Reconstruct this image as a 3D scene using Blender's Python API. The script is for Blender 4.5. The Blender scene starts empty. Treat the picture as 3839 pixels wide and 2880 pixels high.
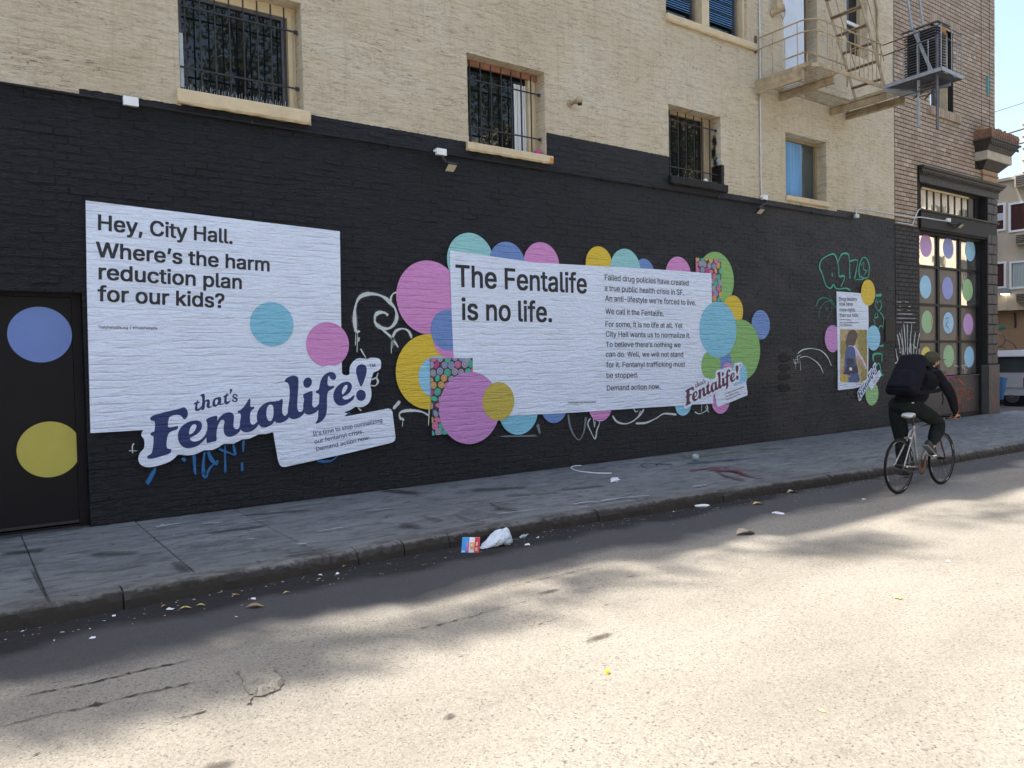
import bpy, math, random
import numpy as np
from mathutils import Vector, Matrix
from mathutils.geometry import tessellate_polygon, delaunay_2d_cdt

random.seed(11)
rnd = random.random
U = random.uniform
PI = math.pi
S = bpy.context.scene
COL = S.collection

# ---------------------------------------------------------------- camera
CAM_H, CAM_D = 1.70, 8.61
F_PX = 2914.15
RV = Vector((0.81112553, -0.58449554, -0.02098425))
UV = Vector((0.03478927, 0.01240135, 0.99931772))
WV = Vector((0.58383652, 0.81130215, -0.03039323))
CAM = Vector((0, -CAM_D, CAM_H))
cd = bpy.data.cameras.new('camera')
cam = bpy.data.objects.new('camera', cd)
COL.objects.link(cam)
cd.sensor_width = 36.0
cd.lens = 36.0 * F_PX / 3839.0
cd.clip_start, cd.clip_end = 0.05, 2000
cam.matrix_world = Matrix(((RV.x, UV.x, -WV.x, CAM.x), (RV.y, UV.y, -WV.y, CAM.y), (RV.z, UV.z, -WV.z, CAM.z), (0, 0, 0, 1)))
S.camera = cam

# ---------------------------------------------------------------- world, sun, exposure
SUN_AZ, SUN_EL = math.radians(-40), math.radians(66.5)
w = bpy.data.worlds.new('World')
S.world = w
w.use_nodes = True
wn = w.node_tree
sky = wn.nodes.new('ShaderNodeTexSky')
sky.sky_type = 'NISHITA'
sky.sun_disc = False
sky.sun_elevation = SUN_EL
sky.sun_rotation = SUN_AZ
sky.air_density, sky.dust_density, sky.ozone_density = 1.3, 3.5, 0.6
wn.links.new(sky.outputs[0], wn.nodes['Background'].inputs[0])
wn.nodes['Background'].inputs[1].default_value = 0.15
sl = bpy.data.lights.new('sun', 'SUN')
sl.energy = 5.0
sl.angle = math.radians(0.95)
sl.color = (1.0, 0.93, 0.82)
so = bpy.data.objects.new('sun', sl)
COL.objects.link(so)
sd = Vector((math.sin(SUN_AZ) * math.cos(SUN_EL), math.cos(SUN_AZ) * math.cos(SUN_EL), math.sin(SUN_EL)))
so.rotation_euler = (-sd).to_track_quat('-Z', 'Y').to_euler()
so.location = sd * 60
S.view_settings.view_transform = 'Standard'
S.view_settings.look = 'None'
S.view_settings.gamma = 1
S.view_settings.use_curve_mapping = False
S.view_settings.exposure = 1.18
S.render.engine = 'CYCLES'
S.cycles.use_denoising = True
S.cycles.max_bounces = 6
S.cycles.diffuse_bounces = 3
S.cycles.glossy_bounces = 3
S.cycles.transparent_max_bounces = 12
S.cycles.caustics_reflective = False
S.cycles.caustics_refractive = False

# ---------------------------------------------------------------- where a photo point lies in the place
def _ray(x, y):
    return WV * F_PX + RV * (x - 1919.5) - UV * (y - 1440)
def T(x, y, Y=0.0):
    """the point (x, z) of the plane y = Y seen at a photo pixel"""
    d = _ray(x, y)
    t = (CAM_D + Y) / d.y
    return (d.x * t, CAM_H + d.z * t)
def G(x, y, z=0.0):
    """the point (x, y) of the level z seen at a photo pixel"""
    d = _ray(x, y)
    t = (z - CAM_H) / d.z
    return (d.x * t, d.y * t - CAM_D)
def crop(ox, oy, s):
    return lambda x, y: (ox + x / s, oy + y / s)
cB = crop(1250, 850, 1.952)
cC = crop(2150, 850, 2.0741)
cD = crop(2900, 900, 2.37)
cA = crop(250, 700, 2.0109)
cL = crop(450, 1250, 2.0109)
cP = crop(500, 1380, 4.1475)
cQ = crop(600, 1380, 4.3667)
cR = crop(1000, 1300, 3.95)
c3 = crop(2400, 0, 2.212)
c4 = crop(3200, 0, 3.457)
c5 = crop(3200, 480, 3.457)
c6 = crop(3200, 960, 3.457)
c7 = crop(3200, 1300, 2.765)
cF = crop(2600, 0, 2.765)
cG = crop(1300, 1050, 3.0175)
cW = crop(650, 0, 3.4567)
cE = crop(0, 1900, 1.693)
cK = crop(0, 2380, 2.765)
cU = crop(2100, 1650, 2.602)

# ---------------------------------------------------------------- materials
MATS = {}
def new_mat(name):
    m = bpy.data.materials.new(name)
    m.use_nodes = True
    nt = m.node_tree
    b = nt.nodes['Principled BSDF']
    MATS[name] = m
    return m, nt, b
def N(nt, t, **kw):
    n = nt.nodes.new(t)
    for k, v in kw.items():
        setattr(n, k, v)
    return n
def pos(nt, sx=1, sy=1, sz=1):
    g = N(nt, 'ShaderNodeNewGeometry')
    mp = N(nt, 'ShaderNodeMapping')
    mp.inputs['Scale'].default_value = (sx, sy, sz)
    nt.links.new(g.outputs['Position'], mp.inputs[0])
    return mp.outputs[0]
def noise(nt, vec, scale, detail=4, rough=0.55, dist=0):
    n = N(nt, 'ShaderNodeTexNoise')
    n.inputs['Scale'].default_value = scale
    n.inputs['Detail'].default_value = detail
    n.inputs['Roughness'].default_value = rough
    n.inputs['Distortion'].default_value = dist
    nt.links.new(vec, n.inputs['Vector'])
    return n.outputs['Fac']
def ramp(nt, fac, stops, interp='LINEAR'):
    r = N(nt, 'ShaderNodeValToRGB')
    r.color_ramp.interpolation = interp
    e = r.color_ramp.elements
    while len(e) > 1:
        e.remove(e[0])
    e[0].position, e[0].color = stops[0][0], col4(stops[0][1])
    for p, c in stops[1:]:
        x = e.new(p)
        x.color = col4(c)
    nt.links.new(fac, r.inputs[0])
    return r.outputs[0]
def col4(c):
    if isinstance(c, (int, float)):
        return (c, c, c, 1)
    return (c[0], c[1], c[2], 1)
def mth(nt, op, a, b=None, c=None, clamp=False):
    n = N(nt, 'ShaderNodeMath', operation=op)
    n.use_clamp = clamp
    for i, v in enumerate((a, b, c)):
        if v is None:
            continue
        if isinstance(v, (int, float)):
            n.inputs[i].default_value = v
        else:
            nt.links.new(v, n.inputs[i])
    return n.outputs[0]
def mix(nt, fac, a, b, mode='MIX'):
    n = N(nt, 'ShaderNodeMix', data_type='RGBA', blend_type=mode)
    for i, v in ((0, fac), (6, a), (7, b)):
        if isinstance(v, (int, float)) and i == 0:
            n.inputs[0].default_value = v
        elif isinstance(v, (tuple, list, int, float)):
            n.inputs[i].default_value = col4(v)
        else:
            nt.links.new(v, n.inputs[i])
    return n.outputs[2]
def bump(nt, b, h, strength=0.5, dist=0.01):
    n = N(nt, 'ShaderNodeBump')
    n.inputs['Strength'].default_value = strength
    n.inputs['Distance'].default_value = dist
    nt.links.new(h, n.inputs['Height'])
    nt.links.new(n.outputs[0], b.inputs['Normal'])
def sxyz(nt):
    g = N(nt, 'ShaderNodeNewGeometry')
    s = N(nt, 'ShaderNodeSeparateXYZ')
    nt.links.new(g.outputs['Position'], s.inputs[0])
    return s.outputs
def plain(name, c, rough=0.6, metal=0.0, var=0.12, scale=6, bmp=0.0, bscale=40, spec=0.5, stretch=(1, 1, 1)):
    """one colour with grain, slight patchiness and fine relief"""
    m, nt, b = new_mat(name)
    v = pos(nt, *stretch)
    f = noise(nt, v, scale, 5, 0.6)
    lo = tuple(x * (1 - var) for x in c)
    hi = tuple(min(1, x * (1 + var)) for x in c)
    nt.links.new(ramp(nt, f, [(0.3, lo), (0.7, hi)]), b.inputs['Base Color'])
    b.inputs['Roughness'].default_value = rough
    b.inputs['Metallic'].default_value = metal
    b.inputs['Specular IOR Level'].default_value = spec
    if bmp:
        bump(nt, b, noise(nt, v, bscale, 4, 0.6), bmp, 0.004)
    return m
COURSE = 0.079
def course_relief(nt):
    """height of thick paint or pasted paper over brick courses"""
    o = sxyz(nt)
    wob = noise(nt, pos(nt, 3.0, 1, 6.0), 1.0, 3, 0.6)
    z = mth(nt, 'ADD', o[2], mth(nt, 'MULTIPLY', mth(nt, 'SUBTRACT', wob, 0.5), 0.05))
    fr = mth(nt, 'FRACT', mth(nt, 'DIVIDE', z, COURSE))
    d = mth(nt, 'ABSOLUTE', mth(nt, 'SUBTRACT', fr, 0.5))
    line = mth(nt, 'SMOOTH_MIN', mth(nt, 'MULTIPLY', mth(nt, 'SUBTRACT', 0.5, d), 6.0), 1.0, 0.3)
    amp = ramp(nt, noise(nt, pos(nt, 1.6, 1, 5.0), 1.3, 3, 0.6), [(0.42, 0.0), (0.60, 1.0)])
    a = mth(nt, 'MULTIPLY', mth(nt, 'SUBTRACT', line, 1.0), amp)
    drag = noise(nt, pos(nt, 2.2, 1, 11), 1.8, 5, 0.55, 0.7)
    blob = noise(nt, pos(nt, 7, 1, 12), 2.6, 3, 0.55)
    h = mth(nt, 'ADD', mth(nt, 'MULTIPLY', a, 0.75), mth(nt, 'ADD', mth(nt, 'MULTIPLY', drag, 2.4), mth(nt, 'MULTIPLY', blob, 0.8)))
    return h
def paper(name, c, dirt=0.0, rough=0.55, relief=0.6):
    m, nt, b = new_mat(name)
    f = noise(nt, pos(nt, 0.9, 1, 1.6), 1.2, 5, 0.6)
    base = ramp(nt, f, [(0.3, tuple(x * 0.93 for x in c)), (0.75, c)])
    worn = ramp(nt, noise(nt, pos(nt, 3, 1, 22), 2.4, 6, 0.7, 0.8), [(0.585, 0.0), (0.66, 1.0)])
    base = mix(nt, mth(nt, 'MULTIPLY', worn, 0.20 + dirt), base, tuple(x * 0.35 for x in c))
    grey = ramp(nt, noise(nt, pos(nt, 1.3, 1, 4), 1.6, 4, 0.6), [(0.5, 0.0), (0.8, 1.0)])
    base = mix(nt, mth(nt, 'MULTIPLY', grey, 0.10 + dirt * 0.5), base, (0.25, 0.22, 0.28))
    cr = noise(nt, pos(nt, 1.8, 1, 12), 1.5, 5, 0.60, 1.1)
    base = mix(nt, ramp(nt, mth(nt, 'ABSOLUTE', mth(nt, 'SUBTRACT', cr, 0.54)), [(0.0, 0.26), (0.010, 0.0)]), base, tuple(x * 0.45 for x in c))
    nt.links.new(base, b.inputs['Base Color'])
    b.inputs['Roughness'].default_value = rough
    bump(nt, b, course_relief(nt), relief * 0.95, 0.020)
    return m

# thick paint on the long wall: the colour steps from black to cream along the paint line
def painted_brick():
    m, nt, b = new_mat('painted_brick')
    o = sxyz(nt)
    steps = [(0, 4.362), (1.07, 4.425), (1.98, 4.44), (3.41, 4.56), (6.875, 4.885), (9.36, 4.92), (10.70, 4.46), (14.0, 4.50)]
    r = ramp(nt, mth(nt, 'DIVIDE', o[0], 20.0), [(x / 20.0, z / 6.0) for x, z in steps], 'CONSTANT')
    edge = mth(nt, 'MULTIPLY', mth(nt, 'SUBTRACT', noise(nt, pos(nt, 6, 1, 6), 3, 3), 0.5), 0.03)
    above = mth(nt, 'GREATER_THAN', mth(nt, 'ADD', o[2], edge), mth(nt, 'MULTIPLY', r, 6.0))
    # cream paint: patchy, with dark chips and drips along the courses
    f1 = noise(nt, pos(nt, 0.5, 1, 0.9), 1.1, 6, 0.65)
    cream = ramp(nt, f1, [(0.25, (0.64, 0.55, 0.395)), (0.5, (0.74, 0.655, 0.50)), (0.75, (0.79, 0.74, 0.62))])
    f2 = noise(nt, pos(nt, 2.5, 1, 14), 1.6, 6, 0.7, 0.6)
    cream = mix(nt, ramp(nt, f2, [(0.52, 0.0), (0.64, 0.50)]), cream, (0.42, 0.33, 0.22))
    f3 = noise(nt, pos(nt, 5, 1, 20), 2.6, 5, 0.68, 1.2)
    clus = ramp(nt, noise(nt, pos(nt, 1.1, 1, 1.7), 1.6, 4, 0.6), [(0.40, 0.10), (0.62, 1.0)])
    cream = mix(nt, mth(nt, 'MULTIPLY', clus, ramp(nt, f3, [(0.590, 0.0), (0.62, 0.95)])), cream, (0.20, 0.13, 0.085))
    f5 = noise(nt, pos(nt, 1.6, 1, 13), 1.7, 5, 0.62, 0.9)
    cream = mix(nt, mth(nt, 'MULTIPLY', clus, ramp(nt, mth(nt, 'ABSOLUTE', mth(nt, 'SUBTRACT', f5, 0.54)), [(0.0, 0.9), (0.012, 0.0)])), cream, (0.24, 0.16, 0.10))
    f4 = noise(nt, pos(nt, 10, 1, 12), 2.4, 3, 0.6)
    cream = mix(nt, ramp(nt, f4, [(0.70, 0.0), (0.72, 0.9)]), cream, (0.05, 0.035, 0.03))
    st = noise(nt, pos(nt, 7, 1, 0.45), 2.0, 5, 0.65, 0.3)
    cream = mix(nt, ramp(nt, st, [(0.52, 0.0), (0.68, 0.35)]), cream, (0.50, 0.40, 0.27))
    # black paint: blue-black, dusty and thinner towards the far end
    g1 = noise(nt, pos(nt, 0.7, 1, 1.6), 1.4, 6, 0.65)
    black = ramp(nt, g1, [(0.25, (0.0032, 0.0037, 0.0058)), (0.75, (0.0070, 0.0075, 0.0105))])
    g2 = noise(nt, pos(nt, 4, 1, 26), 2.6, 6, 0.7, 0.6)
    black = mix(nt, ramp(nt, g2, [(0.54, 0.0), (0.68, 0.75)]), black, (0.026, 0.028, 0.034))
    g3 = noise(nt, pos(nt, 1.8, 1, 20), 1.9, 5, 0.62, 0.9)
    black = mix(nt, ramp(nt, mth(nt, 'ABSOLUTE', mth(nt, 'SUBTRACT', g3, 0.53)), [(0.0, 0.8), (0.012, 0.0)]), black, (0.030, 0.033, 0.040))
    old = mth(nt, 'MULTIPLY', ramp(nt, noise(nt, pos(nt, 0.45, 1, 0.8), 1.5, 5, 0.7), [(0.45, 0.0), (0.62, 1.0)]),
              ramp(nt, mth(nt, 'DIVIDE', o[0], 20.0), [(0.28, 0.0), (0.62, 0.75)]))
    black = mix(nt, old, black, (0.040, 0.034, 0.034))
    pit = noise(nt, pos(nt, 22, 1, 26), 3.0, 2, 0.5)
    black = mix(nt, ramp(nt, pit, [(0.76, 0.0), (0.79, 0.8)]), black, (0.16, 0.15, 0.14))
    low = mth(nt, 'MULTIPLY', ramp(nt, mth(nt, 'DIVIDE', o[2], 2.0), [(0.07, 1.0), (0.30, 0.0)]), ramp(nt, noise(nt, pos(nt, 5, 1, 9), 4, 5, 0.7), [(0.55, 0.0), (0.7, 0.75)]))
    black = mix(nt, low, black, (0.085, 0.08, 0.075))
    nt.links.new(mix(nt, above, black, cream), b.inputs['Base Color'])
    nt.links.new(mth(nt, 'ADD', mth(nt, 'MULTIPLY', above, 0.27), 0.43), b.inputs['Roughness'])
    nt.links.new(mth(nt, 'SUBTRACT', 0.42, mth(nt, 'MULTIPLY', above, 0.2)), b.inputs['Specular IOR Level'])
    drag = noise(nt, pos(nt, 4, 1, 22), 2.6, 7, 0.66, 0.7)
    blob = noise(nt, pos(nt, 10, 1, 18), 5, 5, 0.65)
    bump(nt, b, mth(nt, 'ADD', drag, mth(nt, 'MULTIPLY', blob, 0.6)), 1.0, 0.035)
    return m
painted_brick()

def tan_brick():
    m, nt, b = new_mat('tan_brick')
    o = sxyz(nt)
    at = N(nt, 'ShaderNodeAttribute', attribute_name='tone')
    c = ramp(nt, at.outputs['Fac'], [(0.0, (0.33, 0.25, 0.19)), (0.25, (0.37, 0.285, 0.215)), (0.5, (0.41, 0.315, 0.24)), (0.8, (0.44, 0.345, 0.265)), (0.94, (0.40, 0.33, 0.28)), (1.0, (0.52, 0.43, 0.35))])
    c = mix(nt, 0.5, c, ramp(nt, noise(nt, pos(nt, 1, 1, 1), 9, 5, 0.7), [(0.3, 0.55), (0.7, 1.0)]), 'MULTIPLY')
    blk = ramp(nt, noise(nt, pos(nt, 1.2, 1, 1.6), 2, 5, 0.6), [(0.35, (0.018, 0.018, 0.022)), (0.7, (0.042, 0.037, 0.04))])
    below = mth(nt, 'LESS_THAN', mth(nt, 'ADD', o[2], mth(nt, 'MULTIPLY', mth(nt, 'SUBTRACT', noise(nt, pos(nt, 8, 1, 8), 3), 0.5), 0.05)), 4.415)
    nt.links.new(mix(nt, below, c, blk), b.inputs['Base Color'])
    b.inputs['Roughness'].default_value = 0.75
    bump(nt, b, noise(nt, pos(nt), 60, 4, 0.7), 0.4, 0.004)
    return m
tan_brick()

def asphalt():
    m, nt, b = new_mat('asphalt')
    o = sxyz(nt)
    v = pos(nt)
    big = noise(nt, pos(nt, 0.5, 1.2, 1), 0.8, 6, 0.6)
    fine = noise(nt, v, 140, 3, 0.7)
    vo = N(nt, 'ShaderNodeTexVoronoi')
    vo.inputs['Scale'].default_value = 95
    nt.links.new(v, vo.inputs['Vector'])
    stone = ramp(nt, vo.outputs['Color'], [(0.0, 0.62), (0.35, 0.88), (0.75, 1.05), (1.0, 1.30)])
    c = ramp(nt, big, [(0.25, (0.205, 0.188, 0.160)), (0.5, (0.265, 0.246, 0.212)), (0.72, (0.30, 0.280, 0.242))])
    c = mix(nt, 0.8, c, stone, 'MULTIPLY')
    pits = ramp(nt, noise(nt, v, 62, 3, 0.6), [(0.33, 0.22), (0.42, 1.0)])
    c = mix(nt, 0.8, c, pits, 'MULTIPLY')
    med = ramp(nt, noise(nt, pos(nt, 2.2, 3.2, 1), 1.6, 6, 0.65), [(0.62, 0.0), (0.74, 0.42)])
    c = mix(nt, med, c, (0.10, 0.088, 0.075))
    spots = ramp(nt, noise(nt, pos(nt, 2.0, 4.0, 1), 3.1, 2, 0.5), [(0.745, 0.0), (0.77, 0.7)])
    c = mix(nt, spots, c, (0.045, 0.036, 0.03))
    # building shade painted into the asphalt by the gutter, dark spilled dirt along the kerb
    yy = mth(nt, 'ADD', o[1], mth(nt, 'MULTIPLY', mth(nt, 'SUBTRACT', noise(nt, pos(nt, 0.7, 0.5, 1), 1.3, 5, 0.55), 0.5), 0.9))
    lane_shade = ramp(nt, mth(nt, 'DIVIDE', mth(nt, 'ADD', yy, 6.0), 4.0), [(0.555, 0.0), (0.625, 0.92)])
    c = mix(nt, lane_shade, c, mix(nt, 0.5, (0.055, 0.056, 0.062), stone, 'MULTIPLY'))
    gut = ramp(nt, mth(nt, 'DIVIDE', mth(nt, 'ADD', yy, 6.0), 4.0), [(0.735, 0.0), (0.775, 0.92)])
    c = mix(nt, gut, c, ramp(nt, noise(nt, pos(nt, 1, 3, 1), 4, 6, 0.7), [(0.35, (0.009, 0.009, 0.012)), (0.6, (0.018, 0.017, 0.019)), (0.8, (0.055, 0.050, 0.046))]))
    nt.links.new(c, b.inputs['Base Color'])
    b.inputs['Roughness'].default_value = 0.82
    b.inputs['Specular IOR Level'].default_value = 0.35
    h = mth(nt, 'ADD', mth(nt, 'MULTIPLY', fine, 0.5), mth(nt, 'ADD', noise(nt, v, 75, 4, 0.7), mth(nt, 'MULTIPLY', noise(nt, v, 6, 4, 0.6), 1.2)))
    bump(nt, b, h, 0.8, 0.012)
    return m
asphalt()

def concrete(name, lo, hi, stain):
    m, nt, b = new_mat(name)
    v = pos(nt)
    at = N(nt, 'ShaderNodeObjectInfo')
    f = noise(nt, pos(nt, 0.8, 1.6, 1), 1.3, 7, 0.7)
    c = ramp(nt, f, [(0.25, lo), (0.75, hi)])
    c = mix(nt, 0.35, c, ramp(nt, at.outputs['Random'], [(0, 0.72), (1, 1.2)]), 'MULTIPLY')
    c = mix(nt, ramp(nt, noise(nt, pos(nt, 2.2, 6.5, 2), 1.8, 7, 0.72, 0.6), [(0.47, 0.0), (0.62, 0.8)]), c, stain)
    c = mix(nt, ramp(nt, noise(nt, pos(nt, 2, 5, 2), 3.7, 5, 0.7, 0.8), [(0.66, 0.0), (0.74, 0.40)]), c, tuple(min(1, x * 1.9) for x in hi))
    c = mix(nt, ramp(nt, noise(nt, pos(nt, 1, 1.4, 1), 7, 2, 0.5), [(0.695, 0.0), (0.71, 0.85)]), c, (0.014, 0.014, 0.016))
    dw = mth(nt, 'ADD', sxyz(nt)[1], mth(nt, 'MULTIPLY', noise(nt, pos(nt, 3, 3, 3), 3, 5, 0.7), 0.35))
    c = mix(nt, ramp(nt, dw, [(0.0, 0.0), (0.10, 0.0), (0.20, 0.75)]), c, (0.030, 0.028, 0.028))
    c = mix(nt, 0.5, c, ramp(nt, noise(nt, v, 120, 3, 0.7), [(0.3, 0.6), (0.7, 1.25)]), 'MULTIPLY')
    nt.links.new(c, b.inputs['Base Color'])
    b.inputs['Roughness'].default_value = 0.72
    bump(nt, b, mth(nt, 'ADD', noise(nt, v, 70, 4, 0.7), mth(nt, 'MULTIPLY', noise(nt, v, 8, 4, 0.6), 1.0)), 0.35, 0.01)
    return m
concrete('pavement', (0.110, 0.120, 0.125), (0.205, 0.215, 0.215), (0.050, 0.050, 0.055))
concrete('kerb_concrete', (0.085, 0.085, 0.085), (0.19, 0.19, 0.185), (0.035, 0.032, 0.030))
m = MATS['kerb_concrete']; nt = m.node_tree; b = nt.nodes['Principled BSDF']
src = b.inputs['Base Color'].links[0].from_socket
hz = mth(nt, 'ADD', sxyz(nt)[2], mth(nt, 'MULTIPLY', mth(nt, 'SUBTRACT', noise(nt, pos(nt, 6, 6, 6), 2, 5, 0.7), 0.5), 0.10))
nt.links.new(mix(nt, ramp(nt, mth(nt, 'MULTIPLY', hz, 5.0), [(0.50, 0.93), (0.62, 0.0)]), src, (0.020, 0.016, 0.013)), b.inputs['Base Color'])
concrete('far_ground', (0.10, 0.10, 0.105), (0.15, 0.15, 0.15), (0.07, 0.07, 0.075))

def glass(name, c=(0.012, 0.016, 0.022), rough=0.02, spec=0.5, wav=0.0):
    m, nt, b = new_mat(name)
    nt.links.new(ramp(nt, noise(nt, pos(nt), 3, 4), [(0.3, c), (0.8, tuple(x * 1.6 for x in c))]), b.inputs['Base Color'])
    b.inputs['Roughness'].default_value = rough
    b.inputs['Specular IOR Level'].default_value = spec
    b.inputs['IOR'].default_value = 1.52
    if wav:
        bump(nt, b, noise(nt, pos(nt, 1, 1, 0.6), 2.2, 2, 0.5), wav, 0.01)
    return m
glass('window_glass', (0.006, 0.008, 0.010), spec=0.6, wav=0.12)
glass('bright_glass', (0.62, 0.62, 0.60), 0.03, 1.0, 0.25)
MATS['bright_glass'].node_tree.nodes['Principled BSDF'].inputs['Metallic'].default_value = 0.9
glass('car_glass', (0.05, 0.06, 0.065), 0.08)
plain('dirty_glass', (0.080, 0.074, 0.074), 0.35, var=0.25, scale=2.5)
plain('cream_trim', (0.58, 0.48, 0.32), 0.6, var=0.12, scale=5, bmp=0.5, bscale=30)
plain('cream_metal', (0.40, 0.315, 0.20), 0.55, var=0.35, scale=7, bmp=0.4, bscale=40)
plain('grimy_cream', (0.33, 0.26, 0.165), 0.7, var=0.35, scale=3, bmp=0.5, bscale=25, stretch=(1, 1, 0.5))
plain('old_red_lintel', (0.27, 0.13, 0.085), 0.8, var=0.3, scale=7)
plain('black_paint', (0.010, 0.0105, 0.0135), 0.55, spec=0.3, var=0.25, scale=3, bmp=0.35, bscale=18)
plain('black_sheet', (0.007, 0.007, 0.009), 0.6, var=0.15, scale=2, spec=0.2)
plain('black_iron', (0.020, 0.018, 0.020), 0.55, var=0.4, scale=20, bmp=0.3)
plain('dark_void', (0.004, 0.004, 0.006), 0.9)
plain('black_stone', (0.045, 0.041, 0.047), 0.55, var=0.25, scale=4, bmp=0.5, bscale=30)
plain('plinth_stone', (0.075, 0.068, 0.066), 0.6, var=0.2, scale=4, bmp=0.4, bscale=30)
plain('mortar_black', (0.013, 0.012, 0.012), 0.9, var=0.2)
plain('sooty_moulding', (0.040, 0.036, 0.035), 0.6, var=0.5, scale=16, bmp=0.8, bscale=30)
plain('pale_stone', (0.46, 0.41, 0.33), 0.7, var=0.15, scale=6, bmp=0.3)
plain('brown_terracotta', (0.19, 0.095, 0.055), 0.6, var=0.45, scale=14, bmp=0.6, bscale=40)
plain('tan_terracotta', (0.36, 0.22, 0.12), 0.6, var=0.2, scale=8, bmp=0.4)
plain('grey_metal', (0.30, 0.33, 0.37), 0.45, 0.2, var=0.2, scale=9)
plain('dark_grey_metal', (0.085, 0.085, 0.10), 0.5, 0.2, var=0.35, scale=9)
plain('rusty_metal', (0.13, 0.075, 0.045), 0.75, var=0.5, scale=14)
plain('galvanised', (0.55, 0.57, 0.60), 0.4, 0.3, var=0.12, scale=20)
plain('white_door', (0.62, 0.70, 0.82), 0.5, var=0.05)
plain('white_plastic', (0.72, 0.76, 0.80), 0.45, var=0.06)
plain('lamp_face', (0.55, 0.50, 0.38), 0.3, var=0.08)
plain('chrome', (0.62, 0.62, 0.60), 0.22, 0.9, var=0.08)
plain('dark_aperture', (0.012, 0.008, 0.006), 0.5)
plain('orange_wood', (0.50, 0.22, 0.05), 0.7, var=0.3)
plain('teal_strip', (0.10, 0.34, 0.38), 0.6)
plain('tyre_rubber', (0.010, 0.010, 0.011), 0.8, spec=0.2)
plain('bike_silver', (0.36, 0.36, 0.36), 0.35, 0.6, var=0.08)
plain('bike_black', (0.012, 0.012, 0.014), 0.35)
plain('bike_red', (0.085, 0.008, 0.012), 0.35)
plain('rim_grey', (0.03, 0.03, 0.032), 0.4, 0.2)
plain('decal_white', (0.55, 0.56, 0.58), 0.4)
plain('saddle_white', (0.74, 0.75, 0.78), 0.4, var=0.06)
plain('skin', (0.42, 0.215, 0.145), 0.55, var=0.12, scale=20)
plain('beard_hair', (0.022, 0.013, 0.010), 0.8, bmp=0.5, bscale=200)
plain('hoodie_cloth', (0.0085, 0.0085, 0.0125), 0.95, var=0.35, scale=9, bmp=0.6, bscale=30, spec=0.15)
plain('trouser_cloth', (0.011, 0.0155, 0.0155), 0.92, var=0.3, scale=7, bmp=0.6, bscale=24, spec=0.15)
plain('bag_cloth', (0.006, 0.007, 0.013), 0.85, var=0.35, scale=9, bmp=0.6, bscale=30, spec=0.12)
plain('cap_cloth', (0.030, 0.030, 0.015), 0.85, var=0.25, scale=18, bmp=0.4, bscale=60)
plain('cap_front_cloth', (0.030, 0.030, 0.022), 0.85, var=0.2)
plain('cap_peak_cloth', (0.09, 0.11, 0.11), 0.8, var=0.15)
plain('shoe_grey', (0.030, 0.030, 0.037), 0.75, var=0.25, scale=22)
plain('shoe_sole', (0.16, 0.165, 0.18), 0.7)
plain('motel_wall', (0.46, 0.40, 0.32), 0.85, var=0.14, scale=0.6, bmp=0.3, bscale=8)
plain('white_frame', (0.72, 0.74, 0.78), 0.5, var=0.05)
plain('shutter_tan', (0.42, 0.28, 0.165), 0.6, var=0.08, scale=1)
plain('curtain_green', (0.34, 0.40, 0.40), 0.9, var=0.2, scale=2, stretch=(1, 9, 0.3))
plain('curtain_red', (0.045, 0.014, 0.014), 0.9, var=0.3, scale=2, stretch=(1, 9, 0.3))
plain('curtain_blue', (0.13, 0.31, 0.58), 0.7, var=0.22, scale=1.4, stretch=(7, 1, 0.6))
plain('blind_blue', (0.14, 0.30, 0.54), 0.55, var=0.12, scale=1.5)
plain('blind_dark', (0.06, 0.14, 0.21), 0.55, var=0.12, scale=1.5)
plain('vent_dark', (0.02, 0.018, 0.02), 0.7)
plain('truck_silver', (0.50, 0.53, 0.58), 0.30, 0.0, var=0.04, scale=1)
plain('truck_grey_trim', (0.30, 0.33, 0.36), 0.5, var=0.1)
plain('tail_red', (0.30, 0.008, 0.012), 0.2)
plain('blue_cloth', (0.035, 0.13, 0.30), 0.85, var=0.15)
plain('sunny_cream', (0.78, 0.68, 0.50), 0.8, var=0.05, scale=0.5)
plain('far_brown', (0.20, 0.13, 0.10), 0.8)
plain('opposite_beige', (0.74, 0.66, 0.52), 0.8, var=0.1, scale=0.6)
plain('bark', (0.09, 0.065, 0.045), 0.9, var=0.3, bmp=0.6)
plain('wire_black', (0.015, 0.014, 0.014), 0.6)
plain('green_sign', (0.02, 0.30, 0.24), 0.5)
plain('paper_white_litter', (0.70, 0.72, 0.78), 0.7, var=0.1, scale=12, bmp=0.6, bscale=25)
plain('bag_plastic', (0.60, 0.68, 0.78), 0.4, var=0.14, scale=12, bmp=1.0, bscale=22)
plain('clear_plastic', (0.30, 0.36, 0.40), 0.2, var=0.35, scale=25, bmp=0.8, bscale=25)
plain('dry_leaf', (0.34, 0.22, 0.09), 0.8, var=0.35, scale=25)
plain('tan_leaf', (0.42, 0.33, 0.24), 0.8, var=0.25, scale=25)
plain('yellow_leaf', (0.52, 0.42, 0.14), 0.7, var=0.25, scale=25)
plain('orange_scrap', (0.65, 0.13, 0.03), 0.6)
plain('yellow_cap', (0.85, 0.78, 0.02), 0.4)
plain('yellow_wrapper', (0.72, 0.68, 0.24), 0.4)
plain('packet_blue', (0.02, 0.28, 0.66), 0.35)
plain('packet_white', (0.72, 0.70, 0.74), 0.35)
plain('packet_red', (0.58, 0.03, 0.03), 0.35)
plain('packet_pink', (0.72, 0.12, 0.38), 0.35)
plain('packet_orange', (0.72, 0.30, 0.04), 0.35)
plain('crack_dark', (0.045, 0.038, 0.032), 0.95, var=0.4, scale=30)
plain('patch_pale', (0.24, 0.225, 0.20), 0.9, var=0.3, scale=20, bmp=0.8, bscale=30)
m, nt, b = new_mat('leaf_green')
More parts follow.
